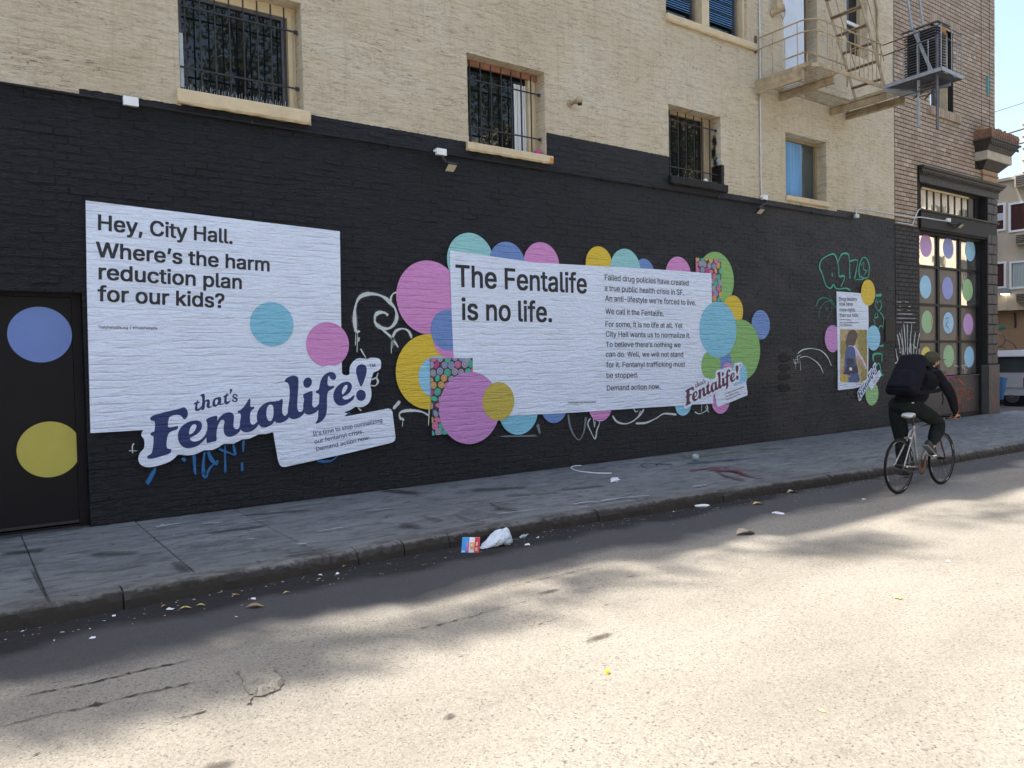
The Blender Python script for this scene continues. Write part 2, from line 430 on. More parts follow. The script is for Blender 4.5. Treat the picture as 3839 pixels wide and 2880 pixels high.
oi = N(nt, 'ShaderNodeNewGeometry')
nt.links.new(ramp(nt, oi.outputs['Random Per Island'], [(0.0, (0.035, 0.06, 0.012)), (0.6, (0.09, 0.12, 0.02)), (1.0, (0.16, 0.16, 0.03))]), b.inputs['Base Color'])
b.inputs['Roughness'].default_value = 0.6
m, nt, b = new_mat('lit_lamp')
b.inputs['Emission Color'].default_value = (1, 0.9, 0.7, 1)
b.inputs['Emission Strength'].default_value = 3.0

# paste-up papers and inks
WHITE = (0.68, 0.77, 0.94)
paper('poster_white', WHITE, 0.05)
paper('cyan_paper', (0.20, 0.52, 0.71), 0.03)
paper('teal_paper', (0.27, 0.58, 0.62), 0.03)
paper('sky_paper', (0.27, 0.58, 0.80), 0.03)
paper('pink_paper', (0.60, 0.25, 0.56), 0.03)
paper('orchid_paper', (0.52, 0.24, 0.56), 0.03)
paper('blue_paper', (0.135, 0.25, 0.56), 0.03)
paper('lilac_blue_paper', (0.20, 0.27, 0.60), 0.03)
paper('yellow_paper', (0.66, 0.48, 0.035), 0.04)
paper('mustard_paper', (0.50, 0.41, 0.07), 0.03)
paper('green_paper', (0.22, 0.44, 0.14), 0.03)
paper('pale_green_paper', (0.28, 0.52, 0.24), 0.03)
for nm, c in (('door_blue', (0.115, 0.20, 0.50)), ('door_yellow', (0.42, 0.38, 0.07)), ('dot_violet', (0.50, 0.30, 0.62)), ('dot_blue', (0.25, 0.30, 0.66)),
              ('dot_sky', (0.30, 0.57, 0.80)), ('dot_green', (0.29, 0.50, 0.28)), ('dot_yellow', (0.66, 0.58, 0.13))):
    plain(nm, c, 0.5, var=0.06, scale=4)
plain('ring_grime', (0.115, 0.105, 0.10), 0.5, var=0.3, scale=9)
paper('ink_black', (0.011, 0.012, 0.022), 0.0, relief=0.4)
paper('ink_navy', (0.008, 0.028, 0.135), 0.0, relief=0.4)
paper('ink_maroon', (0.105, 0.022, 0.060), 0.0, relief=0.4)
paper('ink_blue', (0.030, 0.085, 0.20), 0.0, relief=0.4)
for nm, c in (('pill_green', (0.03, 0.40, 0.30)), ('pill_pink', (0.55, 0.15, 0.32)), ('pill_magenta', (0.42, 0.04, 0.20)), ('pill_blue', (0.22, 0.28, 0.48)), ('pill_grey', (0.30, 0.30, 0.42)),
              ('pill_tan', (0.52, 0.33, 0.12)), ('pill_orange', (0.62, 0.30, 0.10)), ('pill_ground', (0.045, 0.022, 0.035)), ('pill_mark', (0.10, 0.10, 0.13))):
    plain(nm, c, 0.5, var=0.12, scale=30)
for nm, c in (('photo_wheat', (0.40, 0.31, 0.18)), ('photo_olive', (0.26, 0.22, 0.07)), ('photo_hair', (0.08, 0.06, 0.06)), ('photo_denim', (0.05, 0.09, 0.24)), ('photo_denim_dark', (0.018, 0.026, 0.07)),
              ('photo_sleeve', (0.50, 0.50, 0.62)), ('photo_skin', (0.42, 0.26, 0.22)), ('photo_orange', (0.45, 0.16, 0.10)), ('photo_yellow', (0.48, 0.36, 0.07))):
    plain(nm, c, 0.6, var=0.35, scale=14)
def spray(name, c, cover=0.55, top=1.0):
    m, nt, b = new_mat(name)
    b.inputs['Base Color'].default_value = (*c, 1)
    b.inputs['Roughness'].default_value = 0.7
    at = N(nt, 'ShaderNodeAttribute', attribute_name='soft')
    n = noise(nt, pos(nt, 20, 20, 50), 2.5, 4, 0.7)
    a = mth(nt, 'ADD', mth(nt, 'MULTIPLY', at.outputs['Fac'], 1.9), mth(nt, 'MULTIPLY', mth(nt, 'SUBTRACT', n, 1.0 - cover), 1.6), clamp=True)
    a = mth(nt, 'MULTIPLY', mth(nt, 'MULTIPLY', a, top), mth(nt, 'MULTIPLY', at.outputs['Fac'], 2.6, clamp=True))
    nt.links.new(a, b.inputs['Alpha'])
    bump(nt, b, course_relief(nt), 0.4, 0.01)
    return m
spray('spray_white', (0.50, 0.56, 0.58), 0.42)
spray('spray_ghost', (0.14, 0.17, 0.20), 0.25)
spray('spray_blue', (0.015, 0.12, 0.32), 0.38)
spray('spray_green', (0.05, 0.36, 0.26), 0.34)
spray('spray_dim_green', (0.035, 0.17, 0.135), 0.2)
spray('spray_black', (0.003, 0.003, 0.005), 0.4, 0.9)
spray('spray_orange', (0.40, 0.10, 0.055), 0.45)
spray('spray_red', (0.13, 0.014, 0.030), 0.3, 0.8)
spray('spray_purple', (0.20, 0.05, 0.20), 0.4)
spray('chalk_white', (0.36, 0.40, 0.44), 0.30)
spray('stain_teal', (0.03, 0.075, 0.10), 0.2, 0.6)
spray('stain_yellow', (0.16, 0.17, 0.08), 0.18, 0.5)
spray('stain_dark', (0.030, 0.028, 0.028), 0.12, 0.55)
spray('oil_stain', (0.05, 0.043, 0.035), 0.22, 0.7)

# ---------------------------------------------------------------- mesh helpers
class MB:
    """collects shapes in world coordinates; build() links them as ONE mesh object"""
    def __init__(s):
        s.v, s.f, s.mi, s.mats, s.cur, s.sm = [], [], [], [], 0, []
        s.att, s.smooth = None, False
    def mat(s, name):
        if name not in s.mats:
            s.mats.append(name)
        s.cur = s.mats.index(name)
        return s
    def add(s, vs, fs):
        o = len(s.v)
        s.v.extend([tuple(p) for p in vs])
        for f in fs:
            s.f.append(tuple(i + o for i in f))
            s.mi.append(s.cur)
            s.sm.append(s.smooth)
    def box(s, x0, x1, y0, y1, z0, z1):
        x0, x1 = sorted((x0, x1)); y0, y1 = sorted((y0, y1)); z0, z1 = sorted((z0, z1))
        s.add([(x0, y0, z0), (x1, y0, z0), (x1, y1, z0), (x0, y1, z0), (x0, y0, z1), (x1, y0, z1), (x1, y1, z1), (x0, y1, z1)],
              [(0, 3, 2, 1), (4, 5, 6, 7), (0, 1, 5, 4), (1, 2, 6, 5), (2, 3, 7, 6), (3, 0, 4, 7)])
        return s
    def bar(s, a, b, w, h, up=(0, 0, 1)):
        """a rectangular bar from a to b, w wide (across), h high (along up)"""
        a, b = Vector(a), Vector(b)
        d = (b - a).normalized()
        u = Vector(up)
        r = d.cross(u)
        if r.length < 1e-4:
            r = d.cross(Vector((1, 0, 0)))
        r.normalize()
        u = r.cross(d).normalized()
        r, u = r * w / 2, u * h / 2
        s.add([a - r - u, a + r - u, a + r + u, a - r + u, b - r - u, b + r - u, b + r + u, b - r + u],
              [(0, 1, 2, 3), (7, 6, 5, 4), (0, 4, 5, 1), (1, 5, 6, 2), (2, 6, 7, 3), (3, 7, 4, 0)])
        return s
    def tube(s, pts, r, n=8, cap=True):
        pts = [Vector(p) for p in pts]
        rs = r if isinstance(r, (list, tuple)) else [r] * len(pts)
        s.smooth, keep = n > 6, s.smooth
        rings, prev = [], None
        for i, p in enumerate(pts):
            d = (pts[min(i + 1, len(pts) - 1)] - pts[max(i - 1, 0)]).normalized()
            if prev is None:
                ref = Vector((0, 0, 1)) if abs(d.z) < 0.9 else Vector((1, 0, 0))
                x = d.cross(ref).normalized()
            else:
                x = (prev - d * prev.dot(d)).normalized()
            prev = x
            y = d.cross(x)
            rings.append([p + (x * math.cos(2 * PI * k / n) + y * math.sin(2 * PI * k / n)) * rs[i] for k in range(n)])
        vs = [q for ring in rings for q in ring]
        fs = [(i * n + k, i * n + (k + 1) % n, (i + 1) * n + (k + 1) % n, (i + 1) * n + k) for i in range(len(pts) - 1) for k in range(n)]
        s.add(vs, fs)
        s.smooth = False
        if cap:
            s.add(rings[0], [tuple(range(n))[::-1]])
            s.add(rings[-1], [tuple(range(n))])
        s.smooth = keep
        return s
    def ellipsoid(s, c, r, nu=12, nv=8, M=None):
        s.smooth, keep = True, s.smooth
        vs, fs = [], []
        for j in range(nv + 1):
            t = PI * j / nv
            for i in range(nu):
                a = 2 * PI * i / nu
                p = Vector((r[0] * math.sin(t) * math.cos(a), r[1] * math.sin(t) * math.sin(a), r[2] * math.cos(t)))
                if M is not None:
                    p = M @ p
                vs.append(Vector(c) + p)
        for j in range(nv):
            for i in range(nu):
                fs.append((j * nu + i, (j + 1) * nu + i, (j + 1) * nu + (i + 1) % nu, j * nu + (i + 1) % nu))
        s.add(vs, fs)
        s.smooth = keep
        return s
    def plate(s, pts, y, th=0.0012):
        """a sheet with outline pts (x, z), its face at y, th thick towards the wall"""
        tri = tessellate_polygon([[Vector((p[0], p[1], 0)) for p in pts]])
        n = len(pts)
        area = sum(pts[i][0] * pts[(i + 1) % n][1] - pts[(i + 1) % n][0] * pts[i][1] for i in range(n))
        fs = []
        for t in tri:
            a, b_, c = (pts[k] for k in t)
            cr = (b_[0] - a[0]) * (c[1] - a[1]) - (b_[1] - a[1]) * (c[0] - a[0])
            fs.append(tuple(t) if cr > 0 else tuple(reversed(t)))
        vs = [(p[0], y, p[1]) for p in pts] + [(p[0], y + th, p[1]) for p in pts]
        for i in range(n):
            j = (i + 1) % n
            fs.append((i, i + n, j + n, j) if area > 0 else (j, j + n, i + n, i))
        s.add(vs, fs)
        return s
    def build(s, name, parent=None, mat=None, **tags):
        me = bpy.data.meshes.new(name)
        n = max(1, len(s.v))
        lo = [min(p[k] for p in s.v) for k in range(3)]
        hi = [max(p[k] for p in s.v) for k in range(3)]
        org = Vector(((lo[0] + hi[0]) / 2, (lo[1] + hi[1]) / 2, lo[2]))
        me.from_pydata([(p[0] - org.x, p[1] - org.y, p[2] - org.z) for p in s.v], [], s.f)
        if mat and not s.mats:
            s.mats = [mat]
        for m_ in s.mats:
            me.materials.append(MATS[m_])
        me.polygons.foreach_set('material_index', s.mi)
        me.polygons.foreach_set('use_smooth', s.sm)
        if s.att:
            a = me.attributes.new(s.att[0], 'FLOAT', s.att[1])
            a.data.foreach_set('value', s.att[2])
        me.update()
        o = bpy.data.objects.new(name, me)
        COL.objects.link(o)
        return place(o, org, parent, tags)
ORG = {}
def place(o, org, parent, tags):
    org = Vector(org)
    ORG[o.name] = org
    if parent is not None:
        o.parent = parent
        o.location = org - ORG[parent.name]
    else:
        o.location = org
    for k, v in tags.items():
        if v:
            o[k] = v
    return o
def thing(name, label, category, org=(0, 0, 0), group=None):
    o = bpy.data.objects.new(name, None)
    COL.objects.link(o)
    o.empty_display_size = 0.2
    return place(o, org, None, dict(label=label, category=category, group=group))
def instance(name, me, org, parent, rot=None):
    o = bpy.data.objects.new(name, me)
    COL.objects.link(o)
    if rot:
        o.rotation_euler = rot
    return place(o, org, parent, {})
def smooth_loop(p, k=3, closed=True):
    out, n = [], len(p)
    for i in range(n if closed else n - 1):
        p0, p1, p2, p3 = (p[(i + j) % n] if closed else p[min(max(i + j, 0), n - 1)] for j in (-1, 0, 1, 2))
        for q in range(k):
            t = q / k
            out.append(tuple(0.5 * ((2 * p1[c]) + (-p0[c] + p2[c]) * t + (2 * p0[c] - 5 * p1[c] + 4 * p2[c] - p3[c]) * t * t + (-p0[c] + 3 * p1[c] - 3 * p2[c] + p3[c]) * t ** 3) for c in range(len(p1))))
    if not closed:
        out.append(tuple(p[-1]))
    return out
def disc_pts(c, r, n=56, rz=None):
    rz = rz or r
    return [(c[0] + r * math.cos(2 * PI * k / n), c[1] + rz * math.sin(2 * PI * k / n)) for k in range(n)]

# ---------------------------------------------------------------- ground, road, pavement
def kerb_y(x):
    pts = [(-60, -2.55), (4.5, -2.55), (6.8, -2.66), (10, -2.93), (14.5, -3.02), (24, -3.05)]
    for a, c in zip(pts, pts[1:]):
        if x <= c[0]:
            return a[1] + (c[1] - a[1]) * (x - a[0]) / (c[0] - a[0])
    return -3.05
g = MB()
g.add([(-400, -400, -0.03), (400, -400, -0.03), (400, 400, -0.03), (-400, 400, -0.03)], [(0, 1, 2, 3)])
g.build('ground', mat='far_ground', kind='structure')
# the road: a sheet, finely divided and slightly uneven where it is near
xs = [-60, -30, -12] + [-6 + 0.16 * i for i in range(150)] + [19, 22, 30, 60, 130]
ys = [-11.6, -10.5, -9.4] + [-8.9 + 0.08 * i for i in range(82)] 
g = MB(); g.smooth = True
def road_z(x, y):
    z = 0.010 * math.sin(x * 0.9 + y * 0.6) + 0.006 * math.sin(x * 2.3 - y * 3.1) + 0.004 * math.sin(5.1 * x + 4.3 * y)
    z += 0.012 * max(0.0, 1 - abs(y + 2.95 + 0.10 * math.sin(x * 1.1)) / 0.10) * (0.5 + 0.5 * math.sin(x * 1.7))
    return z * (0.6 if y > -8.5 else 0) + random.uniform(-0.0012, 0.0012)
V_, F_ = [], []
for x in xs:
    for y in ys:
        V_.append((x, y, road_z(x, y) if -6 < x < 19 else 0.0))
ny = len(ys)
for i in range(len(xs) - 1):
    for j in range(ny - 1):
        a = i * ny + j
        F_.append((a, a + ny, a + ny + 1, a + 1))
g.add(V_, F_)
road = g.build('road', mat='asphalt', kind='structure')
g = MB()
g.add([(22.5, -2.31, -0.012), (130, -2.31, -0.012), (130, 60, -0.012), (22.5, 60, -0.012)], [(0, 1, 2, 3)])
g.build('cross_road', mat='asphalt', kind='structure')
# cracks in the asphalt, each a groove-dark ribbon with its own ragged width
def crack(pts, w, name='crack', mat='crack_dark', parent=road):
    g = MB()
    P = []
    for (x0, y0), (x1, y1) in zip(pts, pts[1:]):
        n = max(2, int(math.hypot(x1 - x0, y1 - y0) / 0.03))
        for k in range(n):
            t = k / n
            P.append((x0 + (x1 - x0) * t + U(-.007, .007), y0 + (y1 - y0) * t + U(-.008, .008) + .018 * math.sin(7 * (x0 + (x1 - x0) * t)) * math.sin(2.7 * (x0 + (x1 - x0) * t) + 1)))
    L, R = [], []
    for i, p in enumerate(P):
        ww = w * (0.12 + 1.1 * rnd() ** 2.2) * (0.4 + 0.6 * math.sin(PI * i / len(P)))
        gap = 0.0006 if rnd() < 0.2 else ww
        zz = max(road_z(p[0] + a, p[1] + c) for a in (-.05, 0, .05) for c in (-.04, 0, .04)) + 0.004
        L.append((p[0], p[1] - gap / 2, zz)); R.append((p[0], p[1] + gap / 2, zz))
    n = len(P)
    g.add(L + R, [(i, i + 1, n + i + 1, n + i) for i in range(n - 1)])
    return g.build(name, parent, mat)
for pts, w_ in (([(100, 685), (480, 590), (900, 495), (1380, 395), (1700, 325), (2050, 245), (2212, 210)], .028),
               ([(0, 970), (450, 860), (900, 745), (1100, 700), (1250, 650), (1450, 605), (1820, 530), (2100, 470)], .026),
               ([(900, 748), (1000, 720), (1095, 700)], .05), ([(1480, 605), (1650, 575), (1820, 532)], .045),
               ([(1180, 435), (1300, 400), (1380, 392)], .05), ([(440, 600), (520, 575)], .05),
               ([(1680, 930), (1830, 870), (2050, 800), (2200, 745)], .015), ([(230, 600), (320, 545)], .02),
               ([(330, 1280), (420, 1250), (540, 1215), (760, 1150)], .014), ([(430, 525), (700, 465), (850, 430)], .014)):
    crack([G(*cK(*p)) for p in pts], w_)
cH = crop(1300, 1800, 1.536)
for pts, w_ in (([(330, 870), (520, 835), (740, 790), (900, 735), (1060, 700)], .018), ([(850, 760), (950, 800), (1060, 860)], .012),
               ([(1540, 585), (1640, 560), (1720, 545)], .012), ([(380, 900), (440, 945), (510, 990)], .012),
               ([(900, 640), (1100, 585), (1300, 535), (1500, 500)], .012), ([(700, 870), (930, 880), (1100, 840), (1280, 780)], .010)):
    crack([G(*cH(*p)) for p in pts], w_)
# the broken patch in the road, with its raised pale crumbs and dark rim
rim = [G(*cE(*p)) for p in ((1500, 1045), (1560, 1030), (1640, 1015), (1700, 1005), (1760, 1040), (1800, 1095), (1780, 1140), (1720, 1175), (1660, 1190), (1600, 1190), (1555, 1150), (1530, 1090))]
rim = smooth_loop(rim, 4)
rim = [(x + U(-.012, .012), y + U(-.012, .012)) for x, y in rim]
cx_, cy_ = sum(p[0] for p in rim) / len(rim), sum(p[1] for p in rim) / len(rim)
g = MB()
n = len(rim)
vs = [(x, y, road_z(x, y) + 0.006) for x, y in rim] + [(cx_ + (x - cx_) * .82 + U(-.01, .01), cy_ + (y - cy_) * .82 + U(-.01, .01), 0.016 + U(0, .004)) for x, y in rim] + \
     [(cx_ + (x - cx_) * .45, cy_ + (y - cy_) * .45, 0.017 + U(-.004, .004)) for x, y in rim] + [(cx_, cy_, 0.017)]
fs = [(i, (i + 1) % n, n + (i + 1) % n, n + i) for i in range(n)] + [(n + i, n + (i + 1) % n, 2 * n + (i + 1) % n, 2 * n + i) for i in range(n)] + [(2 * n + i, 2 * n + (i + 1) % n, 3 * n) for i in range(n)]
g.add(vs, fs)
g.build('broken_patch', road, 'asphalt')
crack(rim[:10], .03); crack(rim[20:34], .03); crack([rim[-1], rim[-4], rim[-8], rim[-12]], .04)
crack([G(*cE(*p)) for p in ((1390, 965), (1450, 1005), (1520, 1050))], .012)
crack([G(*cE(*p)) for p in ((1595, 1200), (1580, 1230), (1545, 1250))], .025)
for px, ry_, rx_ in ((cH(1455, 907), .045, .17), (cH(1165, 650), .04, .16), (cE(1375, 1650), .06, .12), (cH(590, 1362), .03, .05), (cH(1255, 1618), .012, .02)):
    x, y = G(*px)
    g = MB().mat('oil_stain')
    n = 22
    zz = road_z(x, y) + .008
    rr = [U(.8, 1.15) for _ in range(n)]
    vs = [(x, y, zz)] + [(x + .5 * rx_ * rr[k] * math.cos(2 * PI * k / n), y + .5 * ry_ * rr[k] * math.sin(2 * PI * k / n), zz) for k in range(n)] + [(x + rx_ * rr[k] * math.cos(2 * PI * k / n), y + ry_ * rr[k] * math.sin(2 * PI * k / n), zz) for k in range(n)]
    g.add(vs, [(0, 1 + k, 1 + (k + 1) % n) for k in range(n)] + [(1 + k, 1 + n + k, 1 + n + (k + 1) % n, 1 + (k + 1) % n) for k in range(n)])
    g.att = ('soft', 'POINT', [.8] + [.6] * n + [0] * n)
    g.build('oil_stain', road)

# pavement: slabs laid on a bed, kerb stones along the edge
g = MB()
bed = []
X_ = [-60, 4.5, 6.8, 10, 14.5, 24]
for x in X_:
    bed += [(x, kerb_y(x) + .02, -.05), (x, kerb_y(x) + .02, .104), (x, 0.30, .118)]
for i in range(len(X_) - 1):
    a = i * 3
    g.add(bed[a:a + 6], [(0, 3, 4, 1), (1, 4, 5, 2)])
g.box(21.3, 24, -.0, 60, -.05, .118)
walk = g.build('sidewalk', mat='kerb_concrete', kind='structure')
def slab(x0, x1, ya, yb, z_a, z_b, mat, name, parent, ch=.006):
    """a paving slab whose four top corners may differ in height"""
    g = MB()
    ys0 = [ya(x0), ya(x1), yb(x1), yb(x0)]
    xs0 = [x0, x1, x1, x0]
    zt = [z_a, z_a, z_b, z_b]
    j = [U(-.0025, .0025) for _ in range(4)]
    nseg = 5
    bot = [(xs0[k], ys0[k], .09) for k in range(4)]
    cxm, cym = sum(xs0) / 4, sum(ys0) / 4
    mid = [(xs0[k], ys0[k], zt[k] + j[k] - ch) for k in range(4)]
    top = [(xs0[k] + (ch if xs0[k] < cxm else -ch), ys0[k] + (ch if ys0[k] < cym else -ch), zt[k] + j[k]) for k in range(4)]
    v = bot + mid + top
    f = [(k, (k + 1) % 4, 4 + (k + 1) % 4, 4 + k) for k in range(4)] + [(4 + k, 4 + (k + 1) % 4, 8 + (k + 1) % 4, 8 + k) for k in range(4)] + [(8, 9, 10, 11)]
    g.add(v, f)
    return g.build(name, parent, mat)
for i in range(-3, 22):
    x0, x1 = .478 + .975 * i + .004, .478 + .975 * (i + 1) - .004
    zf = lambda y: .13 + .02 * (y + 2.6) / 2.6
    slab(x0, x1, lambda x: -1.376, lambda x: -0.006, zf(-1.38), zf(0), 'pavement', 'slab', walk)
    slab(x0, x1, lambda x: kerb_y(x) + .172, lambda x: -1.384, zf(-2.4), zf(-1.38), 'pavement', 'slab', walk)
# worn kerb stones
def kerb_stone(x0, x1):
    g = MB(); g.smooth = False
    n = max(2, int((x1 - x0) / .035)) if x1 > -1 else 4
    prof_n = 7
    vs = []
    ph = U(0, 9)
    for i in range(n + 1):
        x = x0 + (x1 - x0) * i / n
        e = .5 + .5 * math.sin(x * 2.1 + ph) + .6 * (rnd() - .5)
        chip = .018 + .030 * max(0, e) * rnd()
        end = .02 * max(0, 1 - min(i, n - i) / 2.5)
        chip += end
        ky = kerb_y(x)
        wob = .008 * math.sin(3.3 * x + ph)
        prof = [(ky + .165, .130), (ky + .09, .131 + U(-.002, .002)), (ky + chip + .012, .128), (ky + chip * .45, .128 - chip * .4), (ky - .004 + wob, .128 - chip - .012), (ky - .012 + wob + U(-.006, .006), .06), (ky - .016 + wob, -.03)]
        vs += [(x, p[0], p[1] + (U(-.002, .002) if k in (2, 3, 4) else 0)) for k, p in enumerate(prof)]
    fs = []
    for i in range(n):
        for k in range(prof_n - 1):
            a = i * prof_n + k
            fs.append((a, a + 1, a + prof_n + 1, a + prof_n))
    fs.append(tuple(range(prof_n))[::-1])
    fs.append(tuple(n * prof_n + k for k in range(prof_n)))
    g.add(vs, fs)
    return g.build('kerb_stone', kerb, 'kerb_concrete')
g = MB()
g.box(-60, 24, -2.49, -2.35, -.05, .09)
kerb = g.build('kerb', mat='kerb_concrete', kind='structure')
kx = [-8, -4, -1.0, .93, 2.72, 3.16, 3.62, 5.4, 7.25, 9.2, 11.1, 13.0, 15, 17, 19, 21, 24]
for a, c in zip(kx, kx[1:]):
    kerb_stone(a + .006, c - .006)

# ---------------------------------------------------------------- the long painted brick building
def wall_sheet(g, x0, x1, z0, z1, holes, y, depth, reveal_mat=None):
    """the face of a wall with openings, and the reveals of the openings"""
    xs = sorted({x0, x1, *[h[0] for h in holes], *[h[1] for h in holes]})
    zs = sorted({z0, z1, *[h[2] for h in holes], *[h[3] for h in holes]})
    for a, c in zip(xs, xs[1:]):
        for p, q in zip(zs, zs[1:]):
            mx, mz = (a + c) / 2, (p + q) / 2
            if any(h[0] < mx < h[1] and h[2] < mz < h[3] for h in holes) or not (x0 <= mx <= x1 and z0 <= mz <= z1):
                continue
            g.add([(a, y, p), (c, y, p), (c, y, q), (a, y, q)], [(0, 1, 2, 3)])
    for h in holes:
        a, c, p, q = h
        if reveal_mat:
            g.mat(reveal_mat)
        g.add([(a, y, p), (a, depth, p), (a, depth, q), (a, y, q)], [(0, 1, 2, 3)])
        g.add([(c, y, p), (c, depth, p), (c, depth, q), (c, y, q)], [(3, 2, 1, 0)])
        g.add([(a, y, q), (a, depth, q), (c, depth, q), (c, y, q)], [(0, 1, 2, 3)])
        g.add([(a, y, p), (a, depth, p), (c, depth, p), (c, y, p)], [(3, 2, 1, 0)])
        g.cur = 0
BX0, BX1 = -30.0, 16.20
HOLES = [(2.03, 3.355, 4.58, 5.80), (5.58, 6.865, 4.55, 5.72), (9.365, 10.63, 4.575, 5.715), (12.43, 13.72, 4.60, 5.745),
         (9.34, 11.36, 7.11, 8.7), (12.41, 13.46, 6.46, 8.9), (14.45, 15.20, 7.60, 9.3), (-0.65, 1.055, .10, 2.47)]
bld = thing('painted_building', 'long brick building painted black below and cream above, with barred windows', 'building', (8, 0, 0))
g = MB().mat('painted_brick'); g.mats.append('cream_trim')
wall_sheet(g, BX0, BX1, 0.05, 11.2, HOLES[:7], .006, .30)
# the door opening keeps black reveals
g.mat('cream_trim'); g.mat('painted_brick')
g2 = MB().mat('painted_brick')
g = MB().mat('painted_brick')
wall_sheet(g, BX0, BX1, 0.05, 9.38, HOLES, -.0004, .30)
g.build('wall', bld)
g = MB()
g.box(BX0, BX1, .31, .33, 0.0, 2.6) if False else None
for h in HOLES:
    g.add([(h[0] - .3, 1.4, h[2] - .4), (h[1] + .3, 1.4, h[2] - .4), (h[1] + .3, 1.4, h[3] + .3), (h[0] - .3, 1.4, h[3] + .3)], [(0, 1, 2, 3)])
    g.add([(h[0] - .3, .31, h[2] - .4), (h[0] - .3, 1.4, h[2] - .4), (h[0] - .3, 1.4, h[3] + .3), (h[0] - .3, .31, h[3] + .3)], [(0, 1, 2, 3)])
    g.add([(h[1] + .3, .31, h[2] - .4), (h[1] + .3, 1.4, h[2] - .4), (h[1] + .3, 1.4, h[3] + .3), (h[1] + .3, .31, h[3] + .3)], [(3, 2, 1, 0)])
    g.add([(h[0] - .3, .31, h[3] + .3), (h[0] - .3, 1.4, h[3] + .3), (h[1] + .3, 1.4, h[3] + .3), (h[1] + .3, .31, h[3] + .3)], [(0, 1, 2, 3)])
g.build('dark_room', bld, 'dark_void')
g = MB()
g.box(BX0, BX1, 1.5, 14, 0.0, 9.30)
g.box(BX0, BX1, .31, 1.6, 9.2, 9.30)
g.build('roof', bld, 'motel_wall')
g = MB()
for x0, x1, zt in ((BX0, -1.25, 10.45), (-1.25, -.65, 10.95), (-.65, 1.25, 11.55), (1.25, 2.7, 12.25), (2.7, 5.6, 12.95), (5.6, 16.2, 13.8)):
    g.box(x0, x1, .002, .42, 9.381, zt)
g.build('shadow_parapet', bld, 'painted_brick')  # out of view; heights stepped to shape the shadow edge on the road

# bricks: the nearest ones each by itself, the rest joined
def brick_geo(a, c, p, q, yf, ch, back, jit=.0016, y_rand=.0025):
    d = U(0, y_rand)
    jx = [U(-jit, jit) for _ in range(8)]
    y0 = yf + d
    bk = [(a, back, p), (c, back, p), (c, back, q), (a, back, q)]
    fr = [(a + ch + jx[0], y0 + U(0, y_rand * .5), p + ch + jx[1]), (c - ch + jx[2], y0 + U(0, y_rand * .5), p + ch + jx[3]),
          (c - ch + jx[4], y0 + U(0, y_rand * .5), q - ch + jx[5]), (a + ch + jx[6], y0 + U(0, y_rand * .5), q - ch + jx[7])]
    return bk + fr, [(4, 5, 6, 7), (0, 1, 5, 4), (1, 2, 6, 5), (2, 3, 7, 6), (3, 0, 4, 7)]
def cut_course(x0, x1, zc, holes):
    segs = [(x0, x1)]
    for h in holes:
        if h[2] - .01 < zc < h[3] + .01:
            nx = []
            for a, c in segs:
                if c <= h[0] or a >= h[1]:
                    nx.append((a, c))
                else:
                    if a < h[0]: nx.append((a, h[0]))
                    if c > h[1]: nx.append((h[1], c))
            segs = nx
    return [s_ for s_ in segs if s_[1] - s_[0] > .012]
POSTER_HIDES = [(1.05, 3.80, .95, 3.35), (4.6, 10.9, .7, 3.45), (13.95, 15.15, .95, 2.95)]
list_b = []
BL = .235
k = 0
z = .075
while z < 10.2:
    q = z + COURSE - .0035
    x = -1.6 + (k % 2) * BL / 2
    while x < 16.19:
        L_ = BL * U(.985, 1.0)
        zc = z + COURSE / 2
        zmax = 5.95 + max(0, x) * .245
        if zc < zmax and (x > .15 or x + BL > .0):
            for a, c in cut_course(x, min(x + L_ - .0035, 16.192), zc, HOLES):
                gp = .0065 * min(1, max(0, x) / 11)
                list_b.append((a, c - gp, z, q - gp * .8))
        x += BL
    z += COURSE
    k += 1
def seen(bk):
    mx, mz = (bk[0] + bk[1]) / 2, (bk[2] + bk[3]) / 2
    if any(h[0] < mx < h[1] and h[2] < mz < h[3] for h in POSTER_HIDES) or mx < .45:
        return 99
    return math.hypot(mx, CAM_D, mz - CAM_H) if bk[1] - bk[0] > .15 else 98
order = sorted(range(len(list_b)), key=lambda i: seen(list_b[i]))
single = set(order[:300])
g = MB().mat('painted_brick')
for i, (a, c, p, q) in enumerate(list_b):
    if i in single:
        continue
    g.add(*brick_geo(a, c, p, q, -.0075, U(.006, .016), .0005, .0045, .0060))
o_ = g.build('brickwork', bld, kind='stuff')
variants = []
for v_i in range(14):
    g = MB().mat('painted_brick')
    vs, fs = brick_geo(-.1135, .1135, 0, COURSE - .0035, -.0075, U(.006, .016), .0005, .0045, .0060)
    me = bpy.data.meshes.new('brick')
    me.from_pydata(vs, [], fs)
    me.materials.append(MATS['painted_brick'])
    variants.append(me)
for i in sorted(single):
    a, c, p, q = list_b[i]
    o = instance('brick', random.choice(variants), ((a + c) / 2, 0, p), bld)
    o.scale.x = (c - a) / .227

